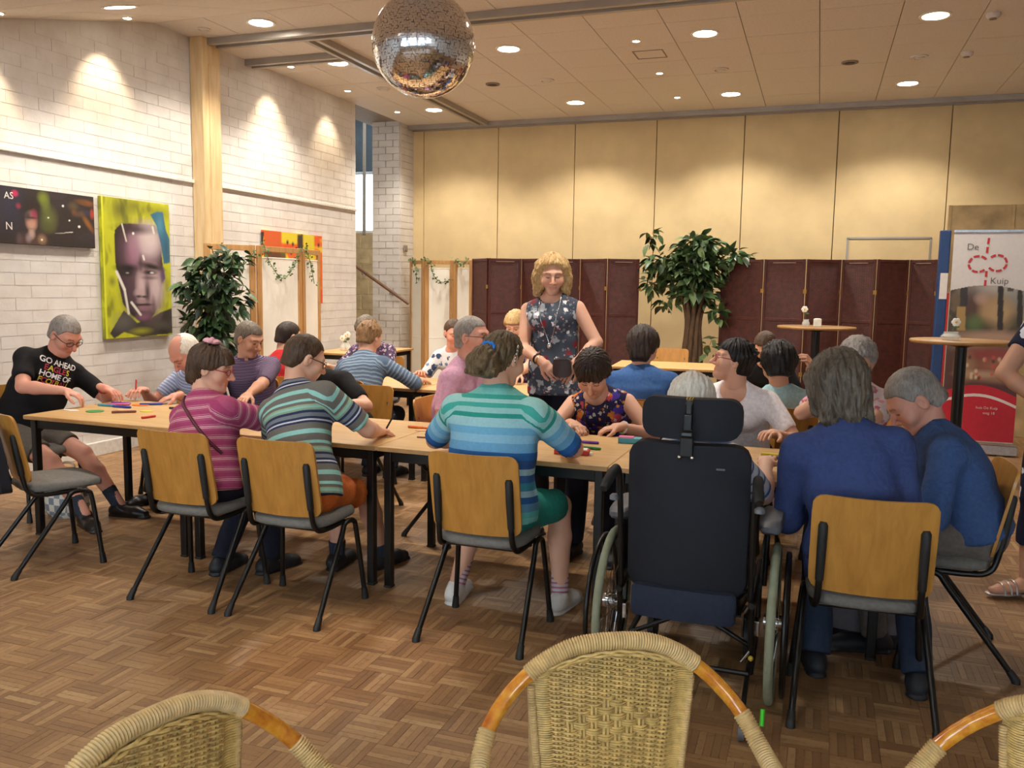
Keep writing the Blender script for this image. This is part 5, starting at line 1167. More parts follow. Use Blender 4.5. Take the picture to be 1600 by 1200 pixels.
class Ball(Prim):
    """an ellipsoid with axes given by the columns of M"""
    def __init__(s, c, r, M=None, k=0.02, sub=False, tint=None):
        s.c = V3(c); s.r = V3(r if isinstance(r, (list, tuple)) else (r, r, r)); s.M = np.eye(3) if M is None else np.asarray(M, float)
        s.k, s.sub, s.s0, s.s1, s.tint = k, sub, 0, 0, tint; R = s.r.max() + k + 0.01; s.lo, s.hi = s.c - R, s.c + R
    def dist(s, x, y, z):
        px, py, pz = x - s.c[0], y - s.c[1], z - s.c[2]; M = s.M
        u = (px * M[0, 0] + py * M[1, 0] + pz * M[2, 0]) / s.r[0]; v = (px * M[0, 1] + py * M[1, 1] + pz * M[2, 1]) / s.r[1]; w = (px * M[0, 2] + py * M[1, 2] + pz * M[2, 2]) / s.r[2]
        q = np.sqrt(u * u + v * v + w * w) + 1e-9
        g = np.sqrt((u / s.r[0]) ** 2 + (v / s.r[1]) ** 2 + (w / s.r[2]) ** 2) + 1e-9
        s.t = 0 * q
        return q * (q - 1) / g
def field(prims, h, pad_=0.015, post=None):
    add = [p for p in prims if not p.sub]
    lo = np.min([p.lo for p in add], axis=0) - pad_; hi = np.max([p.hi for p in add], axis=0) + pad_
    n = np.ceil((hi - lo) / h).astype(int) + 1
    g = np.full(n, 0.3, F4); ax = [(lo[i] + h * np.arange(n[i])).astype(F4) for i in range(3)]
    for p in prims:
        i0 = np.clip(((p.lo - lo) / h).astype(int), 0, n - 1); i1 = np.clip(((p.hi - lo) / h).astype(int) + 2, 1, n)
        if np.any(i1 <= i0): continue
        sl = tuple(slice(a, b) for a, b in zip(i0, i1))
        d = p.dist(ax[0][sl[0]][:, None, None], ax[1][sl[1]][None, :, None], ax[2][sl[2]][None, None, :]).astype(F4)
        G = g[sl]; k = p.k
        if p.sub:
            d = -d
            if k > 0: q = np.maximum(k - np.abs(G - d), 0) / k; g[sl] = np.maximum(G, d) + q * q * k * 0.25
            else: g[sl] = np.maximum(G, d)
        else:
            if k > 0: q = np.maximum(k - np.abs(G - d), 0) / k; g[sl] = np.minimum(G, d) - q * q * k * 0.25
            else: g[sl] = np.minimum(G, d)
    if post is not None: g = post(g, ax[0][:, None, None], ax[1][None, :, None], ax[2][None, None, :]).astype(F4)
    return g, lo, h
def nets(g, lo, h):
    """naive surface nets: quads of the zero level"""
    n = np.array(g.shape); s = g < 0
    c = np.zeros(n - 1, np.int8)
    for i in (0, 1):
        for j in (0, 1):
            for k in (0, 1): c += s[i:n[0] - 1 + i, j:n[1] - 1 + j, k:n[2] - 1 + k]
    act = (c > 0) & (c < 8); idx = np.argwhere(act)
    vid = np.full(n - 1, -1, np.int32); vid[act] = np.arange(len(idx))
    pos = np.zeros((len(idx), 3)); cnt = np.zeros(len(idx))
    for axis in range(3):
        o = [a for a in range(3) if a != axis]
        for i in (0, 1):
            for j in (0, 1):
                c0 = idx.copy(); c0[:, o[0]] += i; c0[:, o[1]] += j; c1 = c0.copy(); c1[:, axis] += 1
                a = g[c0[:, 0], c0[:, 1], c0[:, 2]]; b = g[c1[:, 0], c1[:, 1], c1[:, 2]]; m = (a < 0) != (b < 0)
                t = np.where(m, a / np.where(m, a - b, 1), 0); p = c0.astype(float); p[:, axis] += t
                pos[m] += p[m]; cnt[m] += 1
    pos /= cnt[:, None]; V = lo + pos * h; Fs = []
    for axis in range(3):
        o = [a for a in range(3) if a != axis]
        A = np.moveaxis(s, [axis] + o, [0, 1, 2]); W = np.moveaxis(vid, [axis] + o, [0, 1, 2])
        e = A[:-1, 1:-1, 1:-1] != A[1:, 1:-1, 1:-1]; q = np.argwhere(e)
        if not len(q): continue
        x, y, z = q[:, 0], q[:, 1] + 1, q[:, 2] + 1
        f = np.stack([W[x, y - 1, z - 1], W[x, y, z - 1], W[x, y, z], W[x, y - 1, z]], 1)
        flip = A[x, y, z] if axis != 1 else ~A[x, y, z]
        f[~flip] = f[~flip][:, ::-1]; Fs.append(f)
    F = np.concatenate(Fs); F = F[(F >= 0).all(1)]
    return V, F
def relax(V, F, it=2):
    for _ in range(it):
        acc = np.zeros_like(V); c = np.zeros(len(V))
        for i in range(4):
            a, b = F[:, i], F[:, (i + 1) % 4]
            np.add.at(acc, a, V[b]); np.add.at(c, a, 1); np.add.at(acc, b, V[a]); np.add.at(c, b, 1)
        V = V * 0.5 + 0.5 * acc / np.maximum(c, 1)[:, None]
    return V
def body_mesh(name, parts, mat, origin, attr_prims=None, tintf=None, trunk=None):
    """parts: list of (V, F); one mesh object; writes cloth coordinate 'st' and skin 'tint'"""
    Vs, Fs, o = [], [], 0
    for V, F in parts: Vs.append(V); Fs.append(F + o); o += len(V)
    V = np.concatenate(Vs); F = np.concatenate(Fs)
    me = mesh_np(name, V - V3(origin), F, mat)
    n = len(me.vertices)
    if attr_prims is not None and n == len(V):
        st = np.zeros(n); dd = [np.full(n, 9.0), np.full(n, 9.0)]; ss = [np.zeros(n), np.zeros(n)]
        for p in attr_prims:
            k = 1 if getattr(p, 'arm', False) else 0; d = p.dist(V[:, 0], V[:, 1], V[:, 2]); m = d < dd[k]; dd[k][m] = d[m]; ss[k][m] = (p.s0 + (p.s1 - p.s0) * p.t)[m]
        if trunk is not None: ss[0] = (V - trunk[0]) @ trunk[1]
        w = np.clip(0.5 + (dd[0] - dd[1] - 0.008) / 0.03, 0, 1); st = ss[0] * (1 - w) + ss[1] * w
        a = me.attributes.new('st', 'FLOAT', 'POINT'); a.data.foreach_set('value', st.astype(F4))
    if tintf is not None and n == len(V):
        c = tintf(V); a = me.attributes.new('tint', 'FLOAT_COLOR', 'POINT'); a.data.foreach_set('color', np.concatenate([c, np.ones((n, 1))], 1).astype(F4).ravel())
    return me
def skin(name, hx, ruddy=0.0):
    m, nt, b = _nt(name); v = _coord(nt); n = _noise(nt, v, 14, 3)
    c = rgb(hx); c2 = (c[0] * 0.92, c[1] * 0.78, c[2] * 0.74)
    base = _mix(nt, c, c2, n); nt.links.new(_mix(nt, base, _attr(nt, 'tint', 'Color'), 1.0, 'MULTIPLY'), b.inputs['Base Color'])
    _set(b, 0.5, 0, 0.35); b.inputs['Subsurface Weight'].default_value = 0.12; b.inputs['Subsurface Radius'].default_value = (0.012, 0.005, 0.003)
    _bump(nt, b, _noise(nt, v, 90, 3), 0.08, 0.003)
    return m
skin('skin fair', 'dcae93'); skin('skin rosy', 'd89f88'); skin('skin tan', 'c9997c'); skin('skin pale', 'e4bda6')
def hairmat(name, dark, light, gloss=0.45):
    m, nt, b = _nt(name); v = _coord(nt, 'Object', (1, 1, 0.25))
    n = _noise(nt, v, 90, 3, 0.6, 0.6); n2 = _noise(nt, v, 12, 2)
    nt.links.new(_ramp(nt, _math(nt, 'ADD', _math(nt, 'MULTIPLY', n, 0.65), _math(nt, 'MULTIPLY', n2, 0.35)), [(0.35, rgb(dark)), (0.65, rgb(light))]), b.inputs['Base Color'])
    _set(b, gloss, 0, 0.3); _bump(nt, b, n, 0.7, 0.006); return m
hairmat('hair grey', '6d655f', 'a39a92'); hairmat('hair greybrown', '4d4238', '857868'); hairmat('hair brown', '33241a', '5c4430'); hairmat('hair dark', '1d1613', '3d2e26'); hairmat('hair black', '0b0a0b', '1e1a1a')
hairmat('hair blonde', 'a37d4a', 'dcbc85'); hairmat('hair white', 'cfc6b6', 'f0e8da'); hairmat('hair lightbrown', '6b4d33', 'a07c52'); hairmat('hair ash', '3d342b', '75695a'); hairmat('hair mousy', '3a2c20', '7a6648'); hairmat('hair bald', 'b08a74', 'c9a58e')
def ik(S, T, l1, l2, hint):
    S, T = V3(S), V3(T); d = np.linalg.norm(T - S); D = unit(T - S)
    if d > (l1 + l2) * 0.995: T = S + D * (l1 + l2) * 0.995; d = np.linalg.norm(T - S)
    if d < abs(l1 - l2) + 0.02: d = abs(l1 - l2) + 0.02
    a = (l1 * l1 - l2 * l2 + d * d) / (2 * d); hh = math.sqrt(max(0, l1 * l1 - a * a)); h = V3(hint); h = unit(h - D * (h @ D))
    return S + D * a + h * hh, T
def hand_prims(w, d, n, side, curl, spread=0.12, s=1.0, pen=False):
    """palm and five fingers; w wrist, d towards the fingertips, n palm normal (down), side = thumb side"""
    d, n = unit(d), unit(n); n = unit(n - d * (d @ n)); side = unit(side); side = unit(side - d * (side @ d) - n * (side @ n))
    P = [Prim(w - d * 0.02 * s, w + d * 0.03 * s, 0.024 * s, 0.026 * s, 0.015, side, 1.25), Prim(w + d * 0.035 * s, w + d * 0.082 * s, 0.0155 * s, 0.0145 * s, 0.012, side, 2.45)]
    lens = (0.075, 0.083, 0.077, 0.06)
    for i in range(4):
        off = (0.030 - 0.0195 * i) * s; b = w + d * (0.092 - 0.004 * abs(i - 1.2)) * s + side * off
        c = math.radians(curl + 6 * i); dd = unit(d + side * spread * (1.2 - i) * 0.55); f = lens[i] * s; p = b; cur = dd; r = 0.0092 * s
        for frac, a in ((0.45, c * 0.5), (0.31, c * 1.0), (0.24, c * 0.8)):
            cur = unit(cur * math.cos(a) + n * math.sin(a)); q = p + cur * f * frac; P.append(Prim(p, q, r, r * 0.92, 0.004)); p = q; r *= 0.92
    c = math.radians(curl * 0.5); b = w + d * 0.028 * s + side * 0.030 * s; cur = unit(d * 0.72 + side * 0.62 + n * (0.25 + 0.4 * math.sin(c)))
    p = b; r = 0.0125 * s
    for f in (0.040, 0.033, 0.025):
        q = p + cur * f * s; P.append(Prim(p, q, r, r * 0.88, 0.008)); p = q; r *= 0.86; cur = unit(cur + d * 0.45 * (0.4 + math.sin(c)) + n * 0.15 - side * 0.25)
    return P
def head_prims(c, hf, hr, hu, s, ear=True, jaw=1.0, nose=1.0):
    L = lambda x, y, z: c + (hr * x + hf * y + hu * z) * s
    M = np.stack([hr, hf, hu], 1); P = []
    P.append(Ball(L(0, -0.012, 0.030), tuple(q * s for q in (0.0745, 0.094, 0.086)), M, 0.02))
    P.append(Prim(L(0, 0.030, -0.01), L(0, 0.050, -0.082), 0.064 * s, 0.041 * s * jaw, 0.03, hr, 1.04))
    P.append(Ball(L(0, 0.074, -0.098), tuple(q * s for q in (0.024 * jaw, 0.020, 0.017)), M, 0.02))
    for sx in (-1, 1):
        P.append(Ball(L(sx * 0.040, 0.058, -0.030), 0.033 * s, None, 0.022)); P.append(Prim(L(sx * 0.05, 0.068, 0.026), L(sx * 0.012, 0.084, 0.024), 0.012 * s, 0.013 * s, 0.016))
        if ear: P.append(Ball(L(sx * 0.079, -0.006, -0.008), tuple(q * s for q in (0.010, 0.020, 0.032)), M, 0.008)); P.append(Ball(L(sx * 0.086, 0.002, -0.006), tuple(q * s for q in (0.006, 0.010, 0.018)), M, 0.004, True))
    P.append(Prim(L(0, 0.088, 0.012), L(0, 0.112 + 0.006 * nose, -0.030), 0.0085 * s, 0.0125 * s * nose, 0.010)); P.append(Prim(L(-0.013, 0.100, -0.036), L(0.013, 0.100, -0.036), 0.0085 * s, 0.0085 * s, 0.008))
    for sx in (-1, 1): P.append(Ball(L(sx * 0.031, 0.094, 0.006), tuple(q * s for q in (0.017, 0.012, 0.011)), M, 0.010, True)); P.append(Ball(L(sx * 0.031, 0.0765, 0.005), 0.0125 * s, None, 0.004))
    P.append(Prim(L(-0.018, 0.086, -0.061), L(0.018, 0.086, -0.061), 0.007 * s, 0.007 * s, 0.007)); P.append(Prim(L(-0.015, 0.085, -0.071), L(0.015, 0.085, -0.071), 0.0078 * s, 0.0078 * s, 0.007))
    P.append(Prim(L(-0.022, 0.098, -0.066), L(0.022, 0.098, -0.066), 0.0028 * s, 0.0028 * s, 0.004, sub=True))
    return P, L, M
def hair_mesh(kind, c, hf, hr, hu, s, h):
    L = lambda x, y, z: c + (hr * x + hf * y + hu * z) * s
    M = np.stack([hr, hf, hu], 1); P = []; th = {'short': 0.009, 'crop': 0.006, 'balding': 0.007, 'bob': 0.020, 'curly': 0.026, 'waves': 0.026, 'bun': 0.011, 'pixie': 0.016, 'bowl': 0.018, 'perm': 0.03}[kind]
    P.append(Ball(L(0, -0.014, 0.030), tuple((q + th) * s for q in (0.0745, 0.094, 0.086)), M, 0.015))
    P.append(Prim(L(0, -0.05, 0.02), L(0, -0.058, -0.045), (0.058 + th * 0.6) * s, (0.050 + th * 0.5) * s, 0.02, hr, 1.1))
    if kind in ('bob',):
        for sx in (-1, 0, 1): P.append(Prim(L(sx * 0.055, -0.035 + (0 if sx else -0.03), 0.02), L(sx * 0.064, -0.030 + (0 if sx else -0.035), -0.125), 0.042 * s, 0.034 * s, 0.03))
        for sx in (-1, 1): P.append(Prim(L(sx * 0.072, 0.035, 0.04), L(sx * 0.078, 0.030, -0.085), 0.026 * s, 0.020 * s, 0.03))
    if kind == 'waves':
        for k in range(9):
            a = math.radians(-110 + 220 * k / 8) + math.pi; x, y = 0.084 * math.sin(a), -0.01 - 0.08 * math.cos(a) * -1
            x, y = 0.085 * math.sin(math.radians(-118 + 236 * k / 8)), -0.085 * math.cos(math.radians(-118 + 236 * k / 8)) - 0.005
            P.append(Prim(L(x * 0.9, y * 0.9, 0.06), L(x * 1.10, y * 1.10, -0.02), 0.030 * s, 0.033 * s, 0.02)); P.append(Prim(L(x * 1.10, y * 1.10, -0.02), L(x * 1.12, y * 1.12, -0.115 + 0.03 * (abs(k - 4) == 4)), 0.034 * s, 0.026 * s, 0.02))
    if kind in ('curly', 'perm'):
        for k in range(60 if kind == 'curly' else 44):
            n = rng.normal(size=3); n /= np.linalg.norm(n)
            if n[2] < -0.45: continue
            P.append(Ball(L(n[0] * 0.088, -0.016 + n[1] * 0.104, 0.032 + n[2] * 0.100), 0.019 * s, None, 0.008))
    if kind == 'bowl':
        for sx in (-1, 1): P.append(Prim(L(sx * 0.06, -0.01, 0.05), L(sx * 0.070, 0.0, -0.035), 0.034 * s, 0.024 * s, 0.02)); P.append(Prim(L(sx * 0.02, 0.055, 0.075), L(sx * 0.045, 0.078, 0.040), 0.028 * s, 0.020 * s, 0.02))
        P.append(Prim(L(0, -0.06, 0.0), L(0, -0.062, -0.075), 0.06 * s, 0.05 * s, 0.02))
    if kind == 'bun':
        P.append(Ball(L(0.0, -0.120, -0.045), (0.080 * s, 0.060 * s, 0.074 * s), M, 0.02)); P.append(Ball(L(0.03, -0.125, -0.055), 0.046 * s, None, 0.012)); P.append(Ball(L(-0.045, -0.12, -0.05), 0.046 * s, None, 0.012)); P.append(Ball(L(0.0, -0.135, 0.0), 0.03 * s, None, 0.012)); P.append(Ball(L(0, -0.095, -0.085), 0.035 * s, None, 0.02))
        for k in range(14): n = rng.normal(size=3); n /= np.linalg.norm(n); P.append(Ball(L(n[0] * 0.075, -0.125 + n[1] * 0.052, -0.05 + n[2] * 0.068), 0.024 * s, None, 0.006))
    if kind == 'pixie':
        for k in range(30):
            n = rng.normal(size=3); n /= np.linalg.norm(n)
            if n[2] < -0.1: continue
            P.append(Prim(L(n[0] * 0.07, -0.014 + n[1] * 0.09, 0.03 + n[2] * 0.085), L(n[0] * 0.092, -0.02 + n[1] * 0.108 - 0.01, 0.034 + n[2] * 0.104), 0.022 * s, 0.008 * s, 0.01))
    ph = rng.random(6) * 6
    def post(g, x, y, z):
        dx, dy, dz = x - c[0], y - c[1], z - c[2]
        X = (dx * hr[0] + dy * hr[1] + dz * hr[2]) / s; Y = (dx * hf[0] + dy * hf[1] + dz * hf[2]) / s; Z = (dx * hu[0] + dy * hu[1] + dz * hu[2]) / s
        a = np.arctan2(X, -Y)
        amp = {'crop': 0.0008, 'balding': 0.0008, 'short': 0.0015, 'waves': 0.0050}.get(kind, 0.0028)
        g = g + s * amp * (np.sin(26 * a + 30 * Z + ph[0]) + np.sin(41 * a - 22 * Z + ph[1] + 9 * Y) + 0.6 * np.sin(60 * Z + 14 * a + ph[2]))
        # the hairline: keep what lies behind a surface that rises from nape and ears to the forehead
        hl = {'short': (0.060, 0.062), 'crop': (0.050, 0.066), 'balding': (-0.004, 0.062), 'bob': (0.072, 0.058), 'curly': (0.085, 0.050), 'waves': (0.050, 0.080), 'bun': (0.062, 0.062), 'pixie': (0.082, 0.052), 'bowl': (0.105, 0.034), 'perm': (0.078, 0.055)}[kind]
        yf, zf = hl
        front = np.where(Z > zf, Y - yf - 0.030, np.where(Z > -0.005, Y - (0.012 + 0.036 * np.clip((Z + 0.005) / (zf + 0.005), 0, 1)) - (0.02 if kind in ('bob', 'waves', 'bowl') else 0.0), Y + 0.022 - (0.060 if kind in ('bob', 'waves') else 0.0)))
        low = {'bob': -0.165, 'waves': -0.155, 'bun': -0.11, 'bowl': -0.105, 'curly': -0.075, 'perm': -0.08}.get(kind, -0.072)
        cut = np.maximum(front, (low - Z))
        if kind == 'balding':
            top = np.sqrt((X / 0.062) ** 2 + ((Y - 0.035) / 0.098) ** 2) - 1.0
            cut = np.maximum(cut, np.where(Z > 0.05, -top * 0.05, -1))
        return np.maximum(g, cut * s)
    g, lo, hh = field(P, h, 0.02, post); V, F = nets(g, lo, hh); return relax(V, F, 1), F

PEOPLE = []
def person(label, pelvis, face, head, hands, feet, top, bottom, shoes, skinm='skin fair', hair=('short', 'hair brown'), hp=(15, 0, 0), twist=0.0, wid=1.0, belly=0.0, hs=1.0, sleeve=0.5, legs=2.0, arm_hint=None, knee_hint=None, glasses=None, seat_h=0.47, h=0.010, collar=None, vneck=0.0, curls=(25, 25), handdirs=(None, None), stand=False, shoe_kind='shoe', socks=None, ear=True, bust=0.0, lips=(0.98, 0.74, 0.72), brow=0.45, sock_h=0.2, foot_dirs=None, palm=(None, None), long_hem=0.0, detail=True):
    """pelvis (x, y); face heading in degrees (0 away from the camera, 90 right, 180 to the camera); head = centre of the head"""
    fa = math.radians(face); F = V3((math.sin(fa), math.cos(fa), 0)); R = V3((math.cos(fa), -math.sin(fa), 0)); Z = V3((0, 0, 1))
    pz = pelvis[2] if len(pelvis) > 2 else seat_h + 0.095
    Pv = V3((pelvis[0], pelvis[1], pz)); Hc = V3(head)
    ta = math.radians(twist); F2 = F * math.cos(ta) + R * math.sin(ta); R2 = R * math.cos(ta) - F * math.sin(ta)
    pit, yaw, rol = [math.radians(q) for q in hp]
    hf = F2 * math.cos(yaw) + R2 * math.sin(yaw); hr = R2 * math.cos(yaw) - F2 * math.sin(yaw)
    hf, hu = hf * math.cos(pit) - Z * math.sin(pit), Z * math.cos(pit) + hf * math.sin(pit)
    hr, hu = hr * math.cos(rol) + hu * math.sin(rol), hu * math.cos(rol) - hr * math.sin(rol)
    hs_ = hs
    nb = Hc - hu * 0.055 - hf * 0.020 - Z * 0.02                    # top of the neck
    spine = nb - Pv; U0 = unit(spine); N = nb - unit(U0 * 0.65 + Z * 0.35) * 0.088 - F * 0.012
    U = unit(N - Pv); R2 = unit(R2 - U * (R2 @ U)); Fc = unit(np.cross(U, R2)); Fc = Fc if Fc @ F2 > 0 else -Fc
    L = np.linalg.norm(N - Pv); sw = 0.166 * wid ** 0.75
    SH = [N - U * 0.078 - R2 * sw, N - U * 0.078 + R2 * sw]
    mid = Pv + U * L * 0.5 - Fc * 0.012; chest = Pv + U * L * 0.76
    l1, l2 = 0.285, 0.25
    body = []; shirt = []; el = []; wr = []
    for i in (0, 1):
        sg = -1 if i == 0 else 1
        T = hands[i]; T = V3(T) if T is not None else SH[i] + F * 0.15 - Z * 0.45
        hint = V3(arm_hint[i]) if arm_hint is not None and arm_hint[i] is not None else (R2 * sg * 0.55 - Z * 0.9 - F2 * 0.25)
        E_, W_ = ik(SH[i], T, l1, l2, hint); el.append(E_); wr.append(W_)
    # ---- clothes on the trunk
    sk = 0.03
    tor = [Prim(Pv + U * 0.01, mid, 0.125 * wid + belly * 0.02, 0.110 * wid + belly * 0.03, 0.04, R2, 1.30, s0=0.0, s1=L * 0.5),
           Prim(mid, chest, 0.110 * wid + belly * 0.02, 0.112 * wid, 0.04, R2, 1.36, s0=L * 0.5, s1=L * 0.76),
           Prim(chest, N - U * 0.075, 0.110 * wid, 0.078 * wid, 0.05, R2, 1.5, s0=L * 0.76, s1=L * 0.95),
           Prim(SH[0] + R2 * (0.02 if sleeve else 0.06) - U * 0.012, SH[1] - R2 * (0.02 if sleeve else 0.06) - U * 0.012, 0.054 * wid ** 0.6, 0.054 * wid ** 0.6, 0.05, s0=L * 0.93, s1=L * 0.93),
           Prim(SH[0] + R2 * 0.03, N - U * 0.01, 0.045, 0.05, 0.05), Prim(SH[1] - R2 * 0.03, N - U * 0.01, 0.045, 0.05, 0.05),
           Prim(N - U * 0.05, N - U * 0.012, 0.075, 0.062, 0.04, R2, 1.25, s0=L * 0.95, s1=L)]
    if belly > 0: tor.append(Ball(Pv + U * 0.17 + Fc * 0.05, (0.13 + belly * 0.02, 0.10 + belly * 0.03, 0.15), np.stack([R2, Fc, U], 1), 0.06)); tor[-1].s0 = tor[-1].s1 = 0.17
    if bust > 0:
        for sg in (-1, 1): tor.append(Ball(chest + Fc * 0.085 + R2 * sg * 0.070 - U * 0.03, 0.062 * bust, None, 0.04)); tor[-1].s0 = tor[-1].s1 = L * 0.70
    if long_hem > 0: tor.insert(0, Prim(Pv - U * long_hem, Pv + U * 0.03, 0.142 * wid ** 0.6, 0.132 * wid ** 0.6, 0.04, R2, 1.32, cut0=True, s0=-long_hem, s1=0))
    shirt += tor
    for i in (0, 1):
        if sleeve > 0:
            a, b = SH[i], el[i]; f = min(1.0, sleeve); e = a + (b - a) * f
            shirt.append(Prim(a, e, 0.060 * wid ** 0.6, (0.062 - 0.008 * f) * wid ** 0.5, 0.03, cut1=(sleeve < 1.0), s0=L * 0.93, s1=L * 0.93 - l1 * f)); shirt[-1].arm = True
            if sleeve > 1:
                f2 = min(1.0, sleeve - 1); e2 = b + (wr[i] - b) * f2; shirt.append(Prim(b, e2, 0.052, 0.052 - 0.014 * f2, 0.02, cut1=True, s0=L * 0.93 - l1, s1=L * 0.93 - l1 - l2 * f2)); shirt[-1].arm = True
        else:
            shirt.append(Prim(SH[i] - R2 * (0.07 if i else -0.07), SH[i] - R2 * (0.045 if i else -0.045), 0.060, 0.055, 0.03))
    if sleeve == 0:
        for i in (0, 1): shirt.append(Ball(SH[i] + R2 * (0.05 if i else -0.05) - U * 0.05, (0.060, 0.075, 0.10), np.stack([R2, Fc, U], 1), 0.012, sub=True))
    neckcut = Ball(N + U * (0.048 - 0.02 * (vneck > 0)) + Fc * (0.030 + 0.04 * vneck), (0.070 + 0.015 * vneck, 0.062 + 0.03 * vneck, 0.055 + 0.075 * vneck), np.stack([R2, Fc, U], 1), 0.012, sub=True)
    shirt.append(neckcut)
    # ---- legs
    hipw = 0.085 * wid ** 0.5; HP = [Pv - R * hipw - Z * 0.01, Pv + R * hipw - Z * 0.01]; kn = []; an = []
    trs = [Prim(Pv - R * 0.06, Pv + R * 0.06, 0.118 * wid ** 0.5, 0.118 * wid ** 0.5, 0.04), Prim(Pv, Pv + U * 0.07, 0.125 * wid, 0.118 * wid, 0.03, R2, 1.3, cut1=True)]
    bare = []; sockp = []
    for i in (0, 1):
        A = V3(feet[i]) + Z * 0.075; hint = V3(knee_hint[i]) if knee_hint is not None and knee_hint[i] is not None else (F * 0.8 + Z * 0.9)
        K, A = ik(HP[i], A, 0.43, 0.43, hint); kn.append(K); an.append(A)
        f = min(1.0, legs); e = HP[i] + (K - HP[i]) * f
        trs.append(Prim(HP[i], e, 0.094 * wid ** 0.4, (0.094 - 0.024 * f) * wid ** 0.4, 0.035, cut1=legs < 1.0))
        if legs > 1:
            f2 = min(1.0, legs - 1); e2 = K + (A - K) * f2; trs.append(Prim(K, e2, 0.069, 0.069 - 0.010 * f2, 0.02, cut1=True))
        if legs < 1.9: bare += [Prim(HP[i] + (K - HP[i]) * 0.5, K, 0.072, 0.056, 0.02), Prim(K, K + (A - K) * 0.35, 0.055, 0.057, 0.02), Prim(K + (A - K) * 0.35, A, 0.057, 0.034, 0.02)]
    # ---- skin: neck, arms
    neck = [Prim(Hc - hu * 0.045 - hf * 0.030, N + U * 0.0, 0.050 * wid ** 0.5, 0.058 * wid ** 0.5, 0.02), Prim(N + R2 * 0.06 - U * 0.04, N - R2 * 0.06 - U * 0.04, 0.05, 0.05, 0.04), Prim(N - U * 0.04, N - U * 0.14, 0.06, 0.07, 0.04, R2, 1.5)]
    arms = []
    for i in (0, 1):
        if sleeve < 1.95:
            am = 1.0 if sleeve > 0 else 0.95
            arms += [Prim(SH[i], el[i], 0.052 * wid ** 0.6 * am, 0.041 * wid ** 0.4, 0.02), Prim(el[i], el[i] + (wr[i] - el[i]) * 0.3, 0.041, 0.042, 0.015), Prim(el[i] + (wr[i] - el[i]) * 0.3, wr[i], 0.042, 0.026, 0.015)]
        else: arms += [Prim(wr[i] - unit(wr[i] - el[i]) * 0.06, wr[i], 0.030, 0.026, 0.015)]
    origin = (pelvis[0], pelvis[1], 0.0)
    t = thing('person', label, 'person', origin)
    parts = []
    g = field(neck + arms, h); V, Fq = nets(*g); parts.append((relax(V, Fq, 1), Fq))
    if bare: g = field(bare, h); V, Fq = nets(*g); parts.append((relax(V, Fq, 1), Fq))
    hpz, Lh, Mh = head_prims(Hc, hf, hr, hu, hs_, ear)
    g = field(hpz + [Prim(Hc - hu * 0.045 - hf * 0.030, N + U * 0.03, 0.049 * wid ** 0.5, 0.055 * wid ** 0.5, 0.03)], 0.0050 if detail else 0.007); parts.append(nets(*g))
    for i in (0, 1):
        if hands[i] is None: continue
        fd = unit(wr[i] - el[i]); hd = unit(V3(handdirs[i])) if handdirs[i] is not None else unit(fd * 0.8 + F * 0.2 - Z * 0.05)
        pn = V3(palm[i]) if palm[i] is not None else -Z
        sd = np.cross(hd, pn) * (1 if i == 0 else -1)
        hpm = hand_prims(wr[i], hd, pn, sd, curls[i]); g = field(hpm, 0.0042 if detail else 0.006, 0.008); parts.append(nets(*g))
    lipc, browc = V3(lips), brow
    def tintf(V):
        c = np.ones((len(V), 3)); q = (V - Hc) / hs_; X, Y, Zz = q @ hr, q @ hf, q @ hu; near = Y > 0.055
        m = near & (np.abs(X) < 0.026 - 0.004 * 0) & (np.abs(Zz + 0.066) < 0.0105 * np.sqrt(np.clip(1 - (X / 0.027) ** 2, 0, 1))) & (Y > 0.075); c[m] = lipc
        ax_ = np.abs(X); m = near & (ax_ > 0.013) & (ax_ < 0.050) & (np.abs(Zz - (0.0285 - 0.9 * (ax_ - 0.03) ** 2 * 8)) < 0.0045); c[m] *= browc
        m = near & (np.sqrt(((ax_ - 0.031) / 0.0155) ** 2 + ((Zz - 0.001) / 0.0050) ** 2) < 1); c[m] *= V3((0.30, 0.26, 0.25))
        m = near & (np.sqrt(((ax_ - 0.042) / 0.026) ** 2 + ((Zz + 0.028) / 0.022) ** 2) < 1); c[m] *= V3((1.0, 0.90, 0.88)); m = (Y > 0.1) & (np.abs(X) < 0.02) & (Zz < 0.0) & (Zz > -0.05); c[m] *= V3((1.0, 0.88, 0.86))
        return np.clip(c, 0, 1)
    link(bpy.data.objects.new('body', body_mesh('body', parts, MATS[skinm], origin, None, tintf)), t)
    if hair is not None:
        V, Fq = hair_mesh(hair[0], Hc, hf, hr, hu, hs_, 0.0055 if detail else 0.0075)
        link(bpy.data.objects.new('hair', body_mesh('hair', [(V, Fq)], MATS[hair[1]], origin)), t)
    # clothes
    wrk = [(rng.random() * 6, 18 + 14 * rng.random(), rng.normal(size=3)) for _ in range(5)]
    def folds(g, x, y, z):
        a = 0
        for ph, fr, d in wrk: d = d / np.linalg.norm(d); a = a + np.sin(fr * (x * d[0] + y * d[1] + z * d[2]) * 1.6 + ph + 1.5 * np.sin(9 * (x * d[1] + z * d[0])))
        return g + 0.0016 * a
    g = field(shirt, h, 0.015, folds); V, Fq = nets(*g)
    sh = link(bpy.data.objects.new('top', body_mesh('top', [(relax(V, Fq, 1), Fq)], MATS[top], origin, [p for p in shirt if not p.sub], None, (Pv, U))), t)
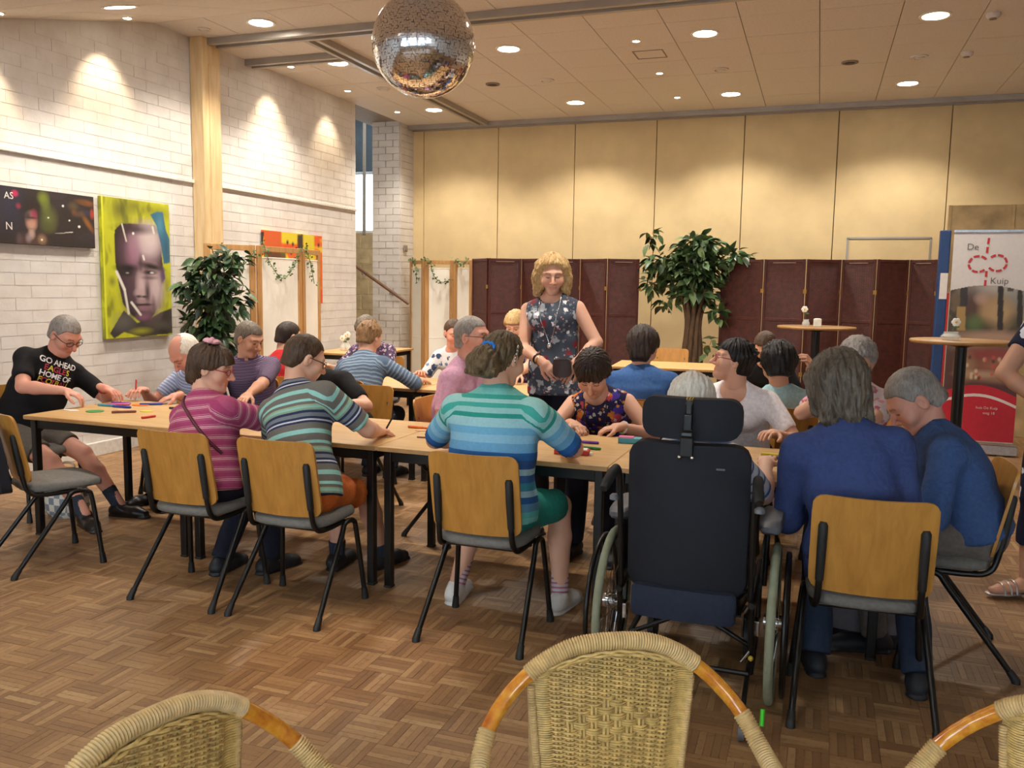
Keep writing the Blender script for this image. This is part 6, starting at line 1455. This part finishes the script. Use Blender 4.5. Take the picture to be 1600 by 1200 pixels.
    if collar:
        cm = MB(); ring = []
        for k in range(29):
            a = 2 * math.pi * (k / 28) + math.pi / 2 + 0.16 * (k / 14 - 1) * -1
            ring.append((math.cos(a), math.sin(a)))
        vs = []; fs = []; c0 = N - U * 0.022
        for cx, sy_ in ring:
            e = R2 * cx * 0.083 + Fc * sy_ * 0.072; vs += [c0 + e * 0.86 + U * (0.048 + 0.0), c0 + e * 0.90 + U * 0.052, c0 + e * 1.16 + U * 0.010 - Fc * 0.0 + (Fc * 0.012 - U * 0.018) * max(0, sy_) , c0 + e * 1.08 + U * 0.002]
        for k in range(28):
            for j in range(3): fs.append((k * 4 + j, k * 4 + 4 + j, k * 4 + 5 + j, k * 4 + 1 + j))
        cm.add([v - V3(origin) for v in vs], fs).obj('collar', collar, sh, True)
    g = field(trs, h, 0.015, folds); V, Fq = nets(*g)
    link(bpy.data.objects.new('trousers' if legs > 1 else 'shorts', body_mesh('trousers', [(relax(V, Fq, 1), Fq)], MATS[bottom], origin)), t)
    for i in (0, 1):
        A = an[i]; fd = V3(foot_dirs[i]) if foot_dirs is not None else F + R * (0.15 if i else -0.15); fd = unit(fd); sd = np.cross(Z, fd)
        heel = V3((A[0], A[1], 0)) - fd * 0.045 + Z * (A[2] - 0.075); ball_ = heel + fd * 0.165; toe = heel + fd * 0.225
        if shoe_kind == 'sandal':
            g = field([Prim(heel + Z * 0.045, ball_ + Z * 0.035, 0.034, 0.030, 0.02, sd, 1.25), Prim(ball_ + Z * 0.03, toe + Z * 0.025, 0.026, 0.018, 0.02, sd, 1.5), Prim(A, heel + Z * 0.05 + fd * 0.03, 0.034, 0.036, 0.03)], 0.006); ft = link(bpy.data.objects.new('foot', body_mesh('foot', [nets(*g)], MATS[skinm], origin, None, lambda V: np.ones((len(V), 3)))), t)
            g = field([Prim(heel + Z * 0.008, ball_ + Z * 0.008, 0.036, 0.044, 0.01, Z, 0.25), Prim(ball_ + Z * 0.008, toe + Z * 0.008, 0.044, 0.036, 0.01, Z, 0.25)], 0.005); sl_ = link(bpy.data.objects.new('sandal', body_mesh('sandal', [nets(*g)], MATS[shoes], origin)), t)
            for q, hh_ in ((0.12, 0.062), (0.15, 0.056), (0.185, 0.050), (0.06, 0.085)):
                c_ = heel + fd * q; arc_ = [c_ + sd * 0.046 * math.cos(a_) + Z * (0.012 + hh_ * math.sin(a_)) - V3(origin) for a_ in np.linspace(0, math.pi, 11)]; MB().tube(arc_, 0.006, 6).obj('strap', shoes, sl_, True)
        else:
            sp = [Prim(heel + Z * 0.038, ball_ + Z * 0.032, 0.037, 0.038, 0.02, sd, 1.12), Prim(ball_ + Z * 0.032, toe + Z * 0.026, 0.036, 0.026, 0.02, sd, 1.3), Prim(heel + Z * 0.06 + fd * 0.03, A + Z * 0.0 + fd * 0.012, 0.042, 0.043, 0.025, cut1=True), Prim(heel + Z * 0.006, toe + Z * 0.006, 0.042, 0.040, 0.004, Z, 0.30)]
            g = field(sp, 0.007); so = link(bpy.data.objects.new('shoe', body_mesh('shoe', [nets(*g)], MATS[shoes], origin)), t)
            if socks:
                g = field([Prim(A - Z * 0.02, A + (kn[i] - A) * sock_h, 0.040, 0.047, 0.01, cut1=True, s0=0, s1=0.43 * sock_h)], 0.008); link(bpy.data.objects.new('sock', body_mesh('sock', [nets(*g)], MATS[socks], origin, [Prim(A - Z * 0.02, A + (kn[i] - A) * sock_h, 0.04, 0.047, s1=0.43 * sock_h)])), t)
    if glasses:
        gm = MB(); o_ = V3(origin)
        for sx in (-1, 1):
            gm.tube([Lh(sx * 0.033 + 0.024 * math.cos(a_), 0.101 - 0.004 * abs(math.cos(a_)) * (1 if math.cos(a_) * sx > 0 else 0), 0.002 + 0.017 * math.sin(a_)) - o_ for a_ in np.linspace(0, 2 * math.pi, 16, endpoint=False)], 0.0022, 6, True)
            gm.tube([Lh(sx * 0.057, 0.098, 0.006) - o_, Lh(sx * 0.078, 0.07, 0.008) - o_, Lh(sx * 0.083, -0.005, 0.008) - o_, Lh(sx * 0.082, -0.02, -0.008) - o_], 0.0024, 6)
        gm.tube([Lh(-0.010, 0.106, 0.006) - o_, Lh(0, 0.109, 0.009) - o_, Lh(0.010, 0.106, 0.006) - o_], 0.0022, 6)
        gl = gm.obj('glasses', glasses, t, True)
        for sx in (-1, 1): MB().add([Lh(sx * 0.033 + 0.023 * math.cos(a_), 0.100, 0.002 + 0.016 * math.sin(a_)) - o_ for a_ in np.linspace(0, 2 * math.pi, 14, endpoint=False)], [tuple(range(14))]).obj('lens', 'window glass', gl)
    info = dict(t=t, N=N, U=U, R2=R2, Fc=Fc, SH=SH, el=el, wr=wr, Hc=Hc, L=Lh, hf=hf, hr=hr, hu=hu, hs=hs_, Pv=Pv, chest=chest, origin=V3(origin), top=sh, mid=mid)
    PEOPLE.append(info); return info
# ------------------------------------------------------------------ clothes
cloth('black tee', '131214'); cloth('grey shorts', '5d564e'); cloth('navy trousers', '1b1d2a'); cloth('jeans blue', '2b3547'); cloth('dark trousers', '22201f'); cloth('orange shorts', 'c0622a'); cloth('turquoise shorts', '2f8f80'); cloth('grey trousers', '6e665f')
cloth('pink polo', 'd5a3bb'); cloth('white tee', 'f4ecec'); cloth('pale blue tee', '9fc3c9'); cloth('red shirt', 'c02a2e'); cloth('denim shirt', '3f649a'); cloth('royal blue knit', '3a4876', wrinkle=0.6); cloth('blue shirt', '3d5684', wrinkle=0.7); cloth('navy collar', '25304c'); cloth('pink collar', 'c98fa8'); cloth('dark sock', '2e3542'); cloth('red sock', '8a1f2a')
stripes('pink stripe knit', 0.052, [(0.0, 'a8446e'), (0.30, 'b25478'), (0.52, 'e3b9b6'), (0.58, 'a8446e'), (0.66, 'e8c8c2'), (0.72, 'a8446e'), (0.84, 'd88aa0'), (0.89, 'a8446e')])
stripes('grey turquoise stripe', 0.205, [(0.0, '76726b'), (0.12, '9ad2c8'), (0.23, '76726b'), (0.38, '333a58'), (0.43, 'd3d4de'), (0.47, '333a58'), (0.53, '7c838a'), (0.62, '333a58'), (0.68, '8fa58c'), (0.73, '93cbbd'), (0.78, 'a3b592'), (0.82, '76726b'), (0.89, '9fdacf'), (0.96, '76726b')])
stripes('sea stripe knit', 0.56, [(0.0, '5f8fb0'), (0.06, '2f5f96'), (0.11, '9fc4d0'), (0.16, '3f8fa0'), (0.22, '3a5f96'), (0.28, 'a9cfd8'), (0.33, '35558a'), (0.40, '2f67a6'), (0.46, '6fa9cf'), (0.53, '8fc3da'), (0.59, '74b4d4'), (0.65, 'a3d3d9'), (0.72, '2f9a8c'), (0.755, '9bd4d0'), (0.80, '49b0a2'), (0.835, 'a6dad4'), (0.865, '3fa898'), (0.90, '7cc8be'), (0.95, '5fb8ae')], wave=0.006)
stripes('wavy blue stripe', 0.030, [(0.0, '5d6f88'), (0.5, '93a5b3'), (0.85, '6f8299')], wave=0.045)
stripes('purple stripe', 0.020, [(0.0, '5f4a66'), (0.45, '8d7a92'), (0.6, '4a3a56'), (0.85, 'a796a8')])
stripes('white blue stripe', 0.06, [(0.0, 'd9d6da'), (0.55, '5a6a8c'), (0.8, 'c2c4cf')]); stripes('pink ring sock', 0.020, [(0.0, 'cfc3c6'), (0.6, 'b8708a')]); stripes('blue check', 0.022, [(0, '8f9fc4'), (0.5, 'c9cfe0')])
stripes('rugby stripe', 0.055, [(0.0, '3a5a96'), (0.35, 'd5dad6'), (0.5, '9fb58f'), (0.75, '3a5a96')])
floral('grey floral', '464e5a', [('a9adb2', 9, 0.27, 0.0, 0.65), ('e3e2e4', 15, 0.24, 0.0, 0.55), ('7c8288', 24, 0.25, 3.0, 0.5), ('8a2f38', 7.5, 0.20, 5.0, 0.35), ('c98a88', 26, 0.16, 5.0, 0.3)])
floral('bright floral', '2a2448', [('c9762a', 10, 0.36, 1.0, 0.6), ('4a3a9a', 11, 0.34, 4.0, 0.6), ('c04a5a', 10, 0.30, 7.0, 0.5), ('c7c2b4', 22, 0.26, 2.0, 0.5), ('d98a2f', 20, 0.22, 9.0, 0.4)])
floral('blue white floral', 'd8dce0', [('39496a', 13, 0.36, 1.0, 0.6), ('6f86ab', 16, 0.26, 3.0, 0.5)]); floral('purple pattern', '4a3a52', [('b9aab8', 34, 0.36, 1.0, 0.5), ('7a5a78', 20, 0.3, 3.0, 0.5)])
floral('pink floral', 'e0cfcf', [('c96a84', 13, 0.34, 1.0, 0.5), ('8fa58f', 20, 0.22, 4.0, 0.4), ('d99aa6', 18, 0.3, 6.0, 0.4)]); floral('navy white pattern', '1d2238', [('d5d6dc', 9, 0.30, 2.0, 0.5)])
pmat('black leather', '141212', 0.4, var=0.2); pmat('white trainer', 'd6d2cc', 0.6); pmat('silver sandal', 'b5a9a3', 0.35, 0.5); pmat('dark trainer', '1c1e24', 0.6); pmat('glasses black', '141416', 0.3); pmat('glasses red', 'a02a34', 0.3); pmat('glasses brown', '5a3a34', 0.3); pmat('red rubber', 'a82a30', 0.5); pmat('gold', 'c9a05a', 0.25, 0.9); pmat('pink petal', 'e3a9b4', 0.7); pmat('blue scrunchie', '1f7ad0', 0.6); pmat('brown leather', '3a2620', 0.5); pmat('burgundy strap', '5a2030', 0.5); pmat('tie print white', 'e8e6e2', 0.7); pmat('tie print yellow', 'd8c53a', 0.7); pmat('tie print red', 'b03248', 0.7)

def prop(info, name, mb, mat, smooth=True):
    return mb.obj(name, mat, info['t'], smooth)
def loc(info, p): return Vector(V3(p) - info['origin'])

p1 = person('man in black printed shirt and glasses seated at the left end of the table', (-4.98, 4.28), 97, (-4.755, 4.45, 1.185), [(-4.47, 4.47, 0.84), (-4.52, 4.20, 0.845)], [(-4.29, 4.40, 0.0), (-4.30, 4.12, 0.0)], 'black tee', 'grey shorts', 'black leather', 'skin rosy', ('crop', 'hair grey'), (38, -18, 0), hs=1.06, twist=14, wid=1.12, belly=0.6, sleeve=0.75, legs=0.72, glasses='glasses black', curls=(40, 40), handdirs=((0.9, 0.1, -0.25), (0.85, 0.35, -0.3)), arm_hint=((0, 0.8, -0.8), (-0.5, -0.9, -0.4)), socks='dark sock', sock_h=0.32, foot_dirs=((0.8, 0.1, 0), (0.7, -0.35, 0)))
p2 = person('bald man writing in a blue checked shirt against the brick wall', (-4.22, 5.26), 186, (-4.20, 4.95, 1.05), [(-4.02, 4.66, 0.79), (-4.36, 4.72, 0.80)], [(-4.1, 4.75, 0.0), (-4.35, 4.75, 0.0)], 'blue check', 'dark trousers', 'black leather', 'skin rosy', ('balding', 'hair white'), (48, 12, 0), hs=1.1, sleeve=0.7, curls=(35, 55), collar='blue check', handdirs=((-0.5, -0.8, -0.2), (0.2, -0.9, 0.15)))
p3 = person('woman in pink striped top with a pink flower in her hair seen from behind', (-2.86, 3.50), 8, (-2.905, 3.62, 1.115), [(-3.05, 4.02, 0.78), (-2.62, 4.02, 0.78)], [(-2.95, 3.72, 0.0), (-2.72, 3.82, 0.0)], 'pink stripe knit', 'navy trousers', 'dark trainer', 'skin fair', ('bowl', 'hair brown'), (14, 52, 0), twist=10, wid=1.16, belly=0.4, sleeve=0.8, glasses='glasses red', socks='red sock', vneck=0.2, long_hem=0.06)
p4 = person('man in grey and turquoise striped polo writing, seen from behind', (-2.30, 3.52), 6, (-2.43, 3.74, 1.175), [(-2.62, 4.05, 0.78), (-2.16, 4.02, 0.775)], [(-2.42, 4.02, 0.0), (-2.20, 4.12, 0.0)], 'grey turquoise stripe', 'orange shorts', 'dark trainer', 'skin fair', ('crop', 'hair brown'), (24, 28, 0), twist=6, wid=1.12, sleeve=0.85, legs=0.72, glasses='glasses black', collar='navy collar', curls=(35, 58), arm_hint=(None, (0.9, -0.3, -0.6)), handdirs=(None, (-0.25, 0.9, -0.1)), socks='dark sock', long_hem=0.07)
p5 = person('man with grey brown hair in a purple striped shirt looking right', (-3.90, 5.36), 160, (-3.84, 5.20, 1.15), [(-3.60, 4.84, 0.79), (-3.96, 4.84, 0.79)], [(-3.8, 4.95, 0.0), (-4.0, 4.95, 0.0)], 'purple stripe', 'dark trousers', 'black leather', 'skin tan', ('short', 'hair greybrown'), (24, -48, 0), twist=-14, wid=1.05, sleeve=0.9, collar='purple stripe', h=0.011)
p6 = person('man in red shirt with striped sleeves sitting with his back to the camera', (-3.98, 5.70), 8, (-3.98, 5.90, 1.125), [(-4.15, 6.28, 0.78), (-3.80, 6.28, 0.78)], [(-4.1, 6.1, 0.0), (-3.85, 6.1, 0.0)], 'red shirt', 'dark trousers', 'black leather', 'skin fair', ('crop', 'hair dark'), (18, 18, 0), sleeve=0.0, collar='red shirt', h=0.012, detail=False)
for i in (0, 1):
    a_, b_2 = p6['SH'][i], p6['el'][i]; pr_ = Prim(a_, a_ + (b_2 - a_) * 0.75, 0.070, 0.060, 0.02, cut1=True, s0=0, s1=0.21)
    g_ = field([pr_], 0.011); link(bpy.data.objects.new('sleeve', body_mesh('sleeve', [nets(*g_)], MATS['rugby stripe'], p6['origin'], [pr_])), p6['t'])
p7 = person('person in black shirt behind the striped polo man, face hidden', (-3.04, 5.22), 180, (-3.20, 4.95, 1.05), [(-2.86, 4.72, 0.79), (-3.2, 4.62, 0.79)], [(-2.95, 4.85, 0.0), (-3.15, 4.85, 0.0)], 'black tee', 'dark trousers', 'black leather', 'skin fair', ('short', 'hair dark'), (42, 10, 0), wid=1.12, sleeve=0.8, h=0.012, detail=False, arm_hint=((0.9, 0.2, -0.5), None))
p8 = person('woman with short light brown hair in a wavy blue grey top seen from behind', (-3.30, 5.80), 3, (-3.34, 6.06, 1.135), [(-3.62, 6.35, 0.78), (-3.02, 6.32, 0.78)], [(-3.4, 6.15, 0.0), (-3.2, 6.15, 0.0)], 'wavy blue stripe', 'jeans blue', 'dark trainer', 'skin fair', ('pixie', 'hair lightbrown'), (20, 6, 0), wid=1.10, sleeve=1.0, vneck=0.1, h=0.011, arm_hint=((-0.9, -0.2, -0.5), (0.9, -0.2, -0.5)))
p9 = person('dark haired woman in purple patterned blouse facing the camera behind the wavy top', (-4.02, 7.55), 178, (-4.03, 7.25, 1.115), [(-3.85, 6.98, 0.79), (-4.28, 6.95, 0.79)], [(-3.9, 7.1, 0.0), (-4.15, 7.1, 0.0)], 'purple pattern', 'dark trousers', 'black leather', 'skin fair', ('perm', 'hair greybrown'), (40, 0, 0), wid=1.1, sleeve=0.8, h=0.013, detail=False)
p10 = person('grey haired man in pink polo and glasses turned to the right', (-2.13, 4.96), 96, (-1.99, 4.90, 1.240), [(-1.82, 5.10, 0.68), (-1.86, 4.74, 0.66)], [(-1.76, 5.05, 0.0), (-1.76, 4.84, 0.0)], 'pink polo', 'dark trousers', 'black leather', 'skin rosy', ('crop', 'hair grey'), (2, 0, 0), hs=1.06, wid=1.14, belly=0.5, sleeve=0.72, glasses='glasses brown', collar='pink collar')
p11 = person('red faced man in blue and white flowered shirt behind the man in pink', (-3.02, 7.22), 178, (-3.00, 6.95, 1.14), [(-2.8, 6.72, 0.79), (-3.2, 6.72, 0.79)], [(-2.9, 6.85, 0.0), (-3.15, 6.85, 0.0)], 'blue white floral', 'dark trousers', 'black leather', 'skin rosy', ('crop', 'hair brown'), (20, -42, 0), sleeve=0.7, h=0.013, detail=False)
pb = person('blonde person mostly hidden behind the standing woman', (-2.50, 7.45), 180, (-2.53, 7.25, 1.20), [(-2.35, 6.75, 0.79), (-2.7, 6.75, 0.79)], [(-2.4, 7.0, 0.0), (-2.6, 7.0, 0.0)], 'purple pattern', 'dark trousers', 'black leather', 'skin fair', ('perm', 'hair blonde'), (20, 0, 0), sleeve=0.8, h=0.014, detail=False)
p12 = person('woman with a hair bun, blue hair tie and sea coloured striped top seen from behind', (-1.345, 3.56), 3, (-1.335, 3.66, 1.225), [(-1.62, 3.98, 0.775), (-1.12, 4.00, 0.775)], [(-1.62, 3.80, 0.0), (-1.10, 3.86, 0.0)], 'sea stripe knit', 'turquoise shorts', 'white trainer', 'skin fair', ('bun', 'hair mousy'), (16, 20, 0), wid=1.22, belly=0.4, sleeve=0.95, legs=0.95, vneck=0.1, socks='pink ring sock', sock_h=0.62, long_hem=0.05, arm_hint=((-0.9, -0.3, -0.5), (0.9, -0.3, -0.5)))
p13 = person('standing woman with blonde wavy hair in a sleeveless grey flowered top', (-1.71, 5.74, 0.95), 176, (-1.73, 5.70, 1.635), [(-1.50, 5.50, 1.05), (-1.72, 5.47, 1.055)], [(-1.62, 5.76, 0.0), (-1.80, 5.76, 0.0)], 'grey floral', 'navy trousers', 'dark trainer', 'skin fair', ('waves', 'hair blonde'), (14, -16, 0), hs=1.06, wid=1.08, sleeve=0.0, stand=True, vneck=0.35, bust=1.0, ear=False, long_hem=0.14, curls=(32, 32), arm_hint=((0.95, 0.35, -0.5), (-0.9, 0.4, -0.5)), handdirs=((-0.5, -0.25, -0.75), (0.75, -0.2, -0.6)), palm=((-0.3, 0.9, -0.2), (0.2, 0.9, -0.3)), knee_hint=((0, -1, 0), (0, -1, 0)))
p15 = person('woman with dark short hair bent over her work in a colourful flowered blouse', (-1.16, 5.20), 181, (-1.215, 4.86, 1.06), [(-1.00, 4.66, 0.785), (-1.27, 4.62, 0.79)], [(-1.05, 4.75, 0.0), (-1.28, 4.75, 0.0)], 'bright floral', 'navy trousers', 'dark trainer', 'skin fair', ('bowl', 'hair dark'), (46, -4, 0), hs=1.12, wid=1.02, sleeve=0.0, vneck=0.35, bust=0.9, ear=False, curls=(45, 45), arm_hint=((0.9, 0.4, -0.6), (-0.9, 0.4, -0.6)), handdirs=((-0.85, -0.4, -0.15), (0.75, -0.6, -0.15)))
p16 = person('dark haired person in a blue denim shirt seen from behind', (-1.08, 5.66), 0, (-1.095, 5.72, 1.160), [(-1.3, 6.1, 0.78), (-0.88, 6.1, 0.78)], [(-1.2, 6.0, 0.0), (-0.95, 6.0, 0.0)], 'denim shirt', 'dark trousers', 'black leather', 'skin fair', ('bowl', 'hair dark'), (20, 0, 0), hs=1.14, wid=1.26, sleeve=1.2, collar='denim shirt', h=0.011, detail=False)
p17 = person('white haired person sitting in the wheelchair', (-0.42, 3.30), 0, (-0.465, 3.52, 1.085), [(-0.58, 3.86, 0.80), (-0.18, 3.86, 0.79)], [(-0.52, 3.84, 0.12), (-0.30, 3.84, 0.12)], 'white blue stripe', 'dark trousers', 'black leather', 'skin pale', ('perm', 'hair white'), (24, 5, 0), hs=0.9, wid=1.04, sleeve=0.9, seat_h=0.52, arm_hint=((-0.3, -0.4, -0.9), (0.4, -0.3, -0.9)))
p18 = person('dark short haired woman with glasses in a white shirt looking left', (-0.40, 5.30), 184, (-0.44, 5.02, 1.152), [(-0.18, 4.74, 0.79), (-0.62, 4.70, 0.79)], [(-0.3, 4.9, 0.0), (-0.5, 4.9, 0.0)], 'white tee', 'dark trousers', 'dark trainer', 'skin fair', ('pixie', 'hair black'), (-10, 68, 0), twist=8, wid=1.16, sleeve=0.72, vneck=0.5, bust=1.1, glasses='glasses red', arm_hint=((0.8, 0.4, -0.8), None))
p19 = person('black curly haired person in a pale blue shirt seen from behind', (-0.17, 5.64), -4, (-0.216, 5.58, 1.09), [(-0.4, 6.1, 0.79), (-0.03, 5.72, 1.03)], [(-0.3, 6.05, 0.0), (-0.05, 6.05, 0.0)], 'pale blue tee', 'dark trousers', 'dark trainer', 'skin tan', ('curly', 'hair black'), (16, -8, 0), hs=1.1, curls=(30, 80), wid=1.1, sleeve=0.7, h=0.012, detail=False, handdirs=(None, (0.0, -0.3, 0.9)), palm=(None, (-0.9, 0, 0)), arm_hint=(None, (0.7, 0.5, -0.6)))
p20 = person('brown haired person facing the camera behind the pale blue shirt', (-0.36, 7.28), 180, (-0.375, 6.98, 1.11), [(-0.2, 6.85, 0.79), (-0.55, 6.85, 0.79)], [(-0.3, 6.95, 0.0), (-0.5, 6.95, 0.0)], 'black tee', 'dark trousers', 'black leather', 'skin tan', ('short', 'hair brown'), (35, 10, 0), sleeve=0.7, h=0.013, detail=False)
p21 = person('woman with grey brown bob in a blue jumper seen from behind', (0.19, 3.40), -3, (0.085, 3.56, 1.185), [(0.03, 3.74, 0.66), (0.29, 3.72, 0.66)], [(0.06, 3.62, 0.0), (0.44, 3.56, 0.0)], 'royal blue knit', 'jeans blue', 'dark trainer', 'skin fair', ('bob', 'hair ash'), (24, -24, 0), hs=1.10, long_hem=0.07, wid=1.10, sleeve=2.0, vneck=0.15, ear=False, arm_hint=((-0.35, -0.6, -0.8), (0.35, -0.6, -0.8)))
p22 = person('grey curly haired woman in a pink flowered top leaning her head on her hand', (0.24, 5.44), 184, (0.22, 5.20, 1.16), [(0.10, 4.66, 0.79), (0.13, 4.95, 1.0)], [(0.35, 4.95, 0.0), (0.1, 4.95, 0.0)], 'pink floral', 'dark trousers', 'dark trainer', 'skin fair', ('perm', 'hair grey'), (18, 10, 0), wid=1.08, sleeve=0.75, h=0.011, detail=False, arm_hint=(None, (-0.9, -0.35, -0.6)), handdirs=(None, (0.15, 0.25, 0.9)), palm=(None, (0.5, 0.7, 0)))
p23 = person('grey haired man in a blue shirt bending forward at the right end', (0.66, 4.02), -94, (0.405, 4.04, 1.095), [(0.30, 3.86, 0.79), (0.30, 4.18, 0.79)], [(0.30, 3.92, 0.0), (0.30, 4.18, 0.0)], 'blue shirt', 'grey trousers', 'dark trainer', 'skin rosy', ('crop', 'hair grey'), (44, -8, 0), wid=1.16, belly=0.5, sleeve=1.95, collar='blue shirt', hs=1.12, long_hem=0.03)
p24 = person('standing person cut off by the right edge, in navy and white clothes and silver sandals', (1.23, 5.02, 0.95), 172, (1.24, 5.0, 1.62), [(1.36, 4.84, 1.04), (1.08, 4.84, 1.0)], [(1.22, 4.98, 0.0), (1.08, 4.94, 0.0)], 'navy white pattern', 'navy white pattern', 'silver sandal', 'skin tan', ('bob', 'hair dark'), (15, 0, 0), wid=1.15, sleeve=0.5, legs=1.55, shoe_kind='sandal', stand=True, long_hem=0.1, h=0.011, curls=(50, 50), handdirs=((-0.9, -0.2, 0.1), (0.9, -0.2, 0.1)), palm=((0, 0.8, -0.5), (0, 0.8, -0.5)), arm_hint=((0.9, 0.1, -0.3), (-0.95, 0.1, -0.25)), foot_dirs=((-0.7, -0.6, 0), (-0.85, -0.4, 0)), knee_hint=((-0.5, -1, 0), (-0.5, -1, 0)))

# ------------------------------------------------------------------ what they wear and hold
# lettering on the black shirt follows the chest
def chest_text(info, rows, size, up0, gap, right=0.0, lift=0.004):
    me0 = info['top'].data; bv = BVHTree.FromPolygons([v.co.copy() for v in me0.vertices], [tuple(p.vertices) for p in me0.polygons])
    N, U, R2, Fc, o = info['N'], info['U'], info['R2'], info['Fc'], info['origin']
    c0 = N - U * up0 - o
    for i, words in enumerate(rows):
        for body, mt, dx in words:
            me = text_mesh(body, size, True, 0.95); me.materials.append(MATS[mt])
            for v in me.vertices:
                p = Vector(c0 + R2 * (-(v.co.x + dx) + right) + U * (v.co.y - gap * i)) if False else Vector(c0 - R2 * (v.co.x + dx + right) * -1 * -1 + U * (v.co.y - gap * i))
                hit = bv.ray_cast(p + Vector(Fc) * 0.4, -Vector(Fc), 0.6); v.co = (hit[0] + Vector(Fc) * lift) if hit[0] is not None else p + Vector(Fc) * 0.12
            link(bpy.data.objects.new('lettering', me), info['top'])
W_, Y_, R_ = 'tie print white', 'tie print yellow', 'tie print red'
chest_text(p1, [[('GO AHEAD', W_, 0)], [('E', R_, -0.075), ('A', Y_, -0.045), ('G', R_, -0.012), ('L', R_, 0.018), ('E', R_, 0.042), ('S', Y_, 0.070)], [('HOME OF', W_, 0)], [('F', Y_, -0.09), ('O', R_, -0.062), ('O', Y_, -0.032), ('T', R_, -0.006), ('B', Y_, 0.02), ('A', R_, 0.048), ('L', R_, 0.074), ('L', Y_, 0.095)]], 0.050, 0.045, 0.043, 0.0)
def band(info, c, d, r, name, mat, w=0.006):
    d = unit(d); u = unit(np.cross(d, (0.3, 0.2, 0.9))); v = np.cross(d, u)
    prop(info, name, MB().tube([loc(info, V3(c) + u * r * math.cos(a) + v * r * math.sin(a)) for a in np.linspace(0, 2 * math.pi, 18, endpoint=False)], w, 6, True), mat)
def wristband(info, i, name, mat, back=0.03, r=0.031, w=0.006): d = unit(info['wr'][i] - info['el'][i]); band(info, info['wr'][i] - d * back, d, r, name, mat, w)
wristband(p1, 0, 'bracelet', 'red rubber'); wristband(p13, 1, 'bracelet', 'glasses black', 0.055, 0.033, 0.007); wristband(p13, 1, 'watch', 'gold', 0.02, 0.031, 0.006); wristband(p15, 0, 'bracelet', 'candle holder', 0.02, 0.031, 0.008)
# pink flower, hair tie, barrette
m = MB(); L_ = p3['L']
for k in range(7):
    a = 2 * math.pi * k / 7; m.ball(loc(p3, L_(0.03 + 0.026 * math.cos(a), -0.02 + 0.026 * math.sin(a), 0.138)), (0.020, 0.020, 0.011), 8, 5)
m.ball(loc(p3, L_(0.03, -0.02, 0.146)), 0.013, 8, 5); prop(p3, 'hair_flower', m, 'pink petal')
L_ = p12['L']; m = MB().tube([loc(p12, L_(0.036 * math.cos(a), -0.112 - 0.004 * math.sin(a), 0.030 + 0.016 * math.sin(a) + 0.004 * math.sin(9 * a))) for a in np.linspace(0, 2 * math.pi, 36, endpoint=False)], 0.008, 8, True); prop(p12, 'hair_tie', m, 'blue scrunchie')
m = MB()
for k in range(5): m.ball(loc(p12, L_(0.086, -0.012, 0.055 - 0.016 * k)), (0.006, 0.008, 0.010), 8, 5)
prop(p12, 'barrette', m, 'chrome')
# shoulder strap across the back of the pink top
def strap(info, pts, r, name, mat, back=False):
    """a cord laid over the front (or back) of the top: pts are (right, up) from the base of the neck"""
    me0 = info['top'].data; bv = BVHTree.FromPolygons([v.co.copy() for v in me0.vertices], [tuple(p.vertices) for p in me0.polygons]); out = []
    D = Vector(info['Fc']) * (-1 if back else 1)
    for q in bez([(a, b, 0) for a, b in pts], 24):
        p = loc(info, info['N'] + info['R2'] * q.x + info['U'] * q.y); h_ = bv.ray_cast(p + D * 0.5, -D, 0.7)
        out.append(h_[0] + D * r * 0.7 if h_[0] is not None else p + D * 0.06)
    return prop(info, name, MB().tube(out, r, 8), mat)
strap(p3, [(-0.03, 0.01), (0.02, -0.05), (0.09, -0.12), (0.15, -0.20), (0.19, -0.30)], 0.008, 'shoulder_strap', 'burgundy strap', True)
# necklaces
strap(p13, [(-0.075, 0.0), (-0.06, -0.12), (-0.012, -0.29), (0.0, -0.31), (0.012, -0.29), (0.06, -0.12), (0.075, 0.0)], 0.003, 'necklace', 'chrome')
N_, U_, F_ = p13['N'], p13['U'], p13['Fc']; prop(p13, 'pendant', MB().ball(loc(p13, N_ - U_ * 0.33 + F_ * 0.142), (0.016, 0.008, 0.02), 10, 6), 'chrome')
strap(p15, [(-0.07, 0.0), (-0.06, -0.12), (0.0, -0.25), (0.06, -0.12), (0.07, 0.0)], 0.0035, 'necklace', 'glasses black')
# brown pouch held by the standing woman
t = thing('pouch', 'dark brown leather pouch held by the standing woman', 'bag', (-1.575, 5.44, 0.99))
sheet(0.062, -0.03, 0.095, 0.035, 0.035, lambda u, v: (-0.01 + 0.015 * u * u, 0)).obj('body', 'brown leather', t, True); MB().tube([(-0.045, -0.012, 0.085), (0, -0.014, 0.09), (0.045, -0.012, 0.085)], 0.004, 6).obj('zip', 'glasses black', t, True)
# pens in writing hands
def held_pen(info, i, off, d, colr, label, L=0.14):
    b = V3(info['wr'][i]) + V3(off); d = unit(d); t = thing('felt_pen', label, 'pen', tuple(b), 0, 'felt pens in use'); D = Vector(d)
    MB().tube([Vector((0, 0, 0)), D * L * 0.85], 0.0055, 8).obj('barrel', colr, t, True); MB().tube([D * L * 0.0, -D * 0.02], [0.0055, 0.0012], 8).obj('tip', 'ink black', t, True)
held_pen(p2, 1, (0.02, -0.10, -0.035), (-0.05, 0.15, 0.95), 'ink red', 'red felt pen in the hand of the bald man'); held_pen(p4, 1, (-0.03, 0.11, -0.025), (0.45, 0.05, 0.8), 'ink black', 'dark pen in the hand of the striped polo man')
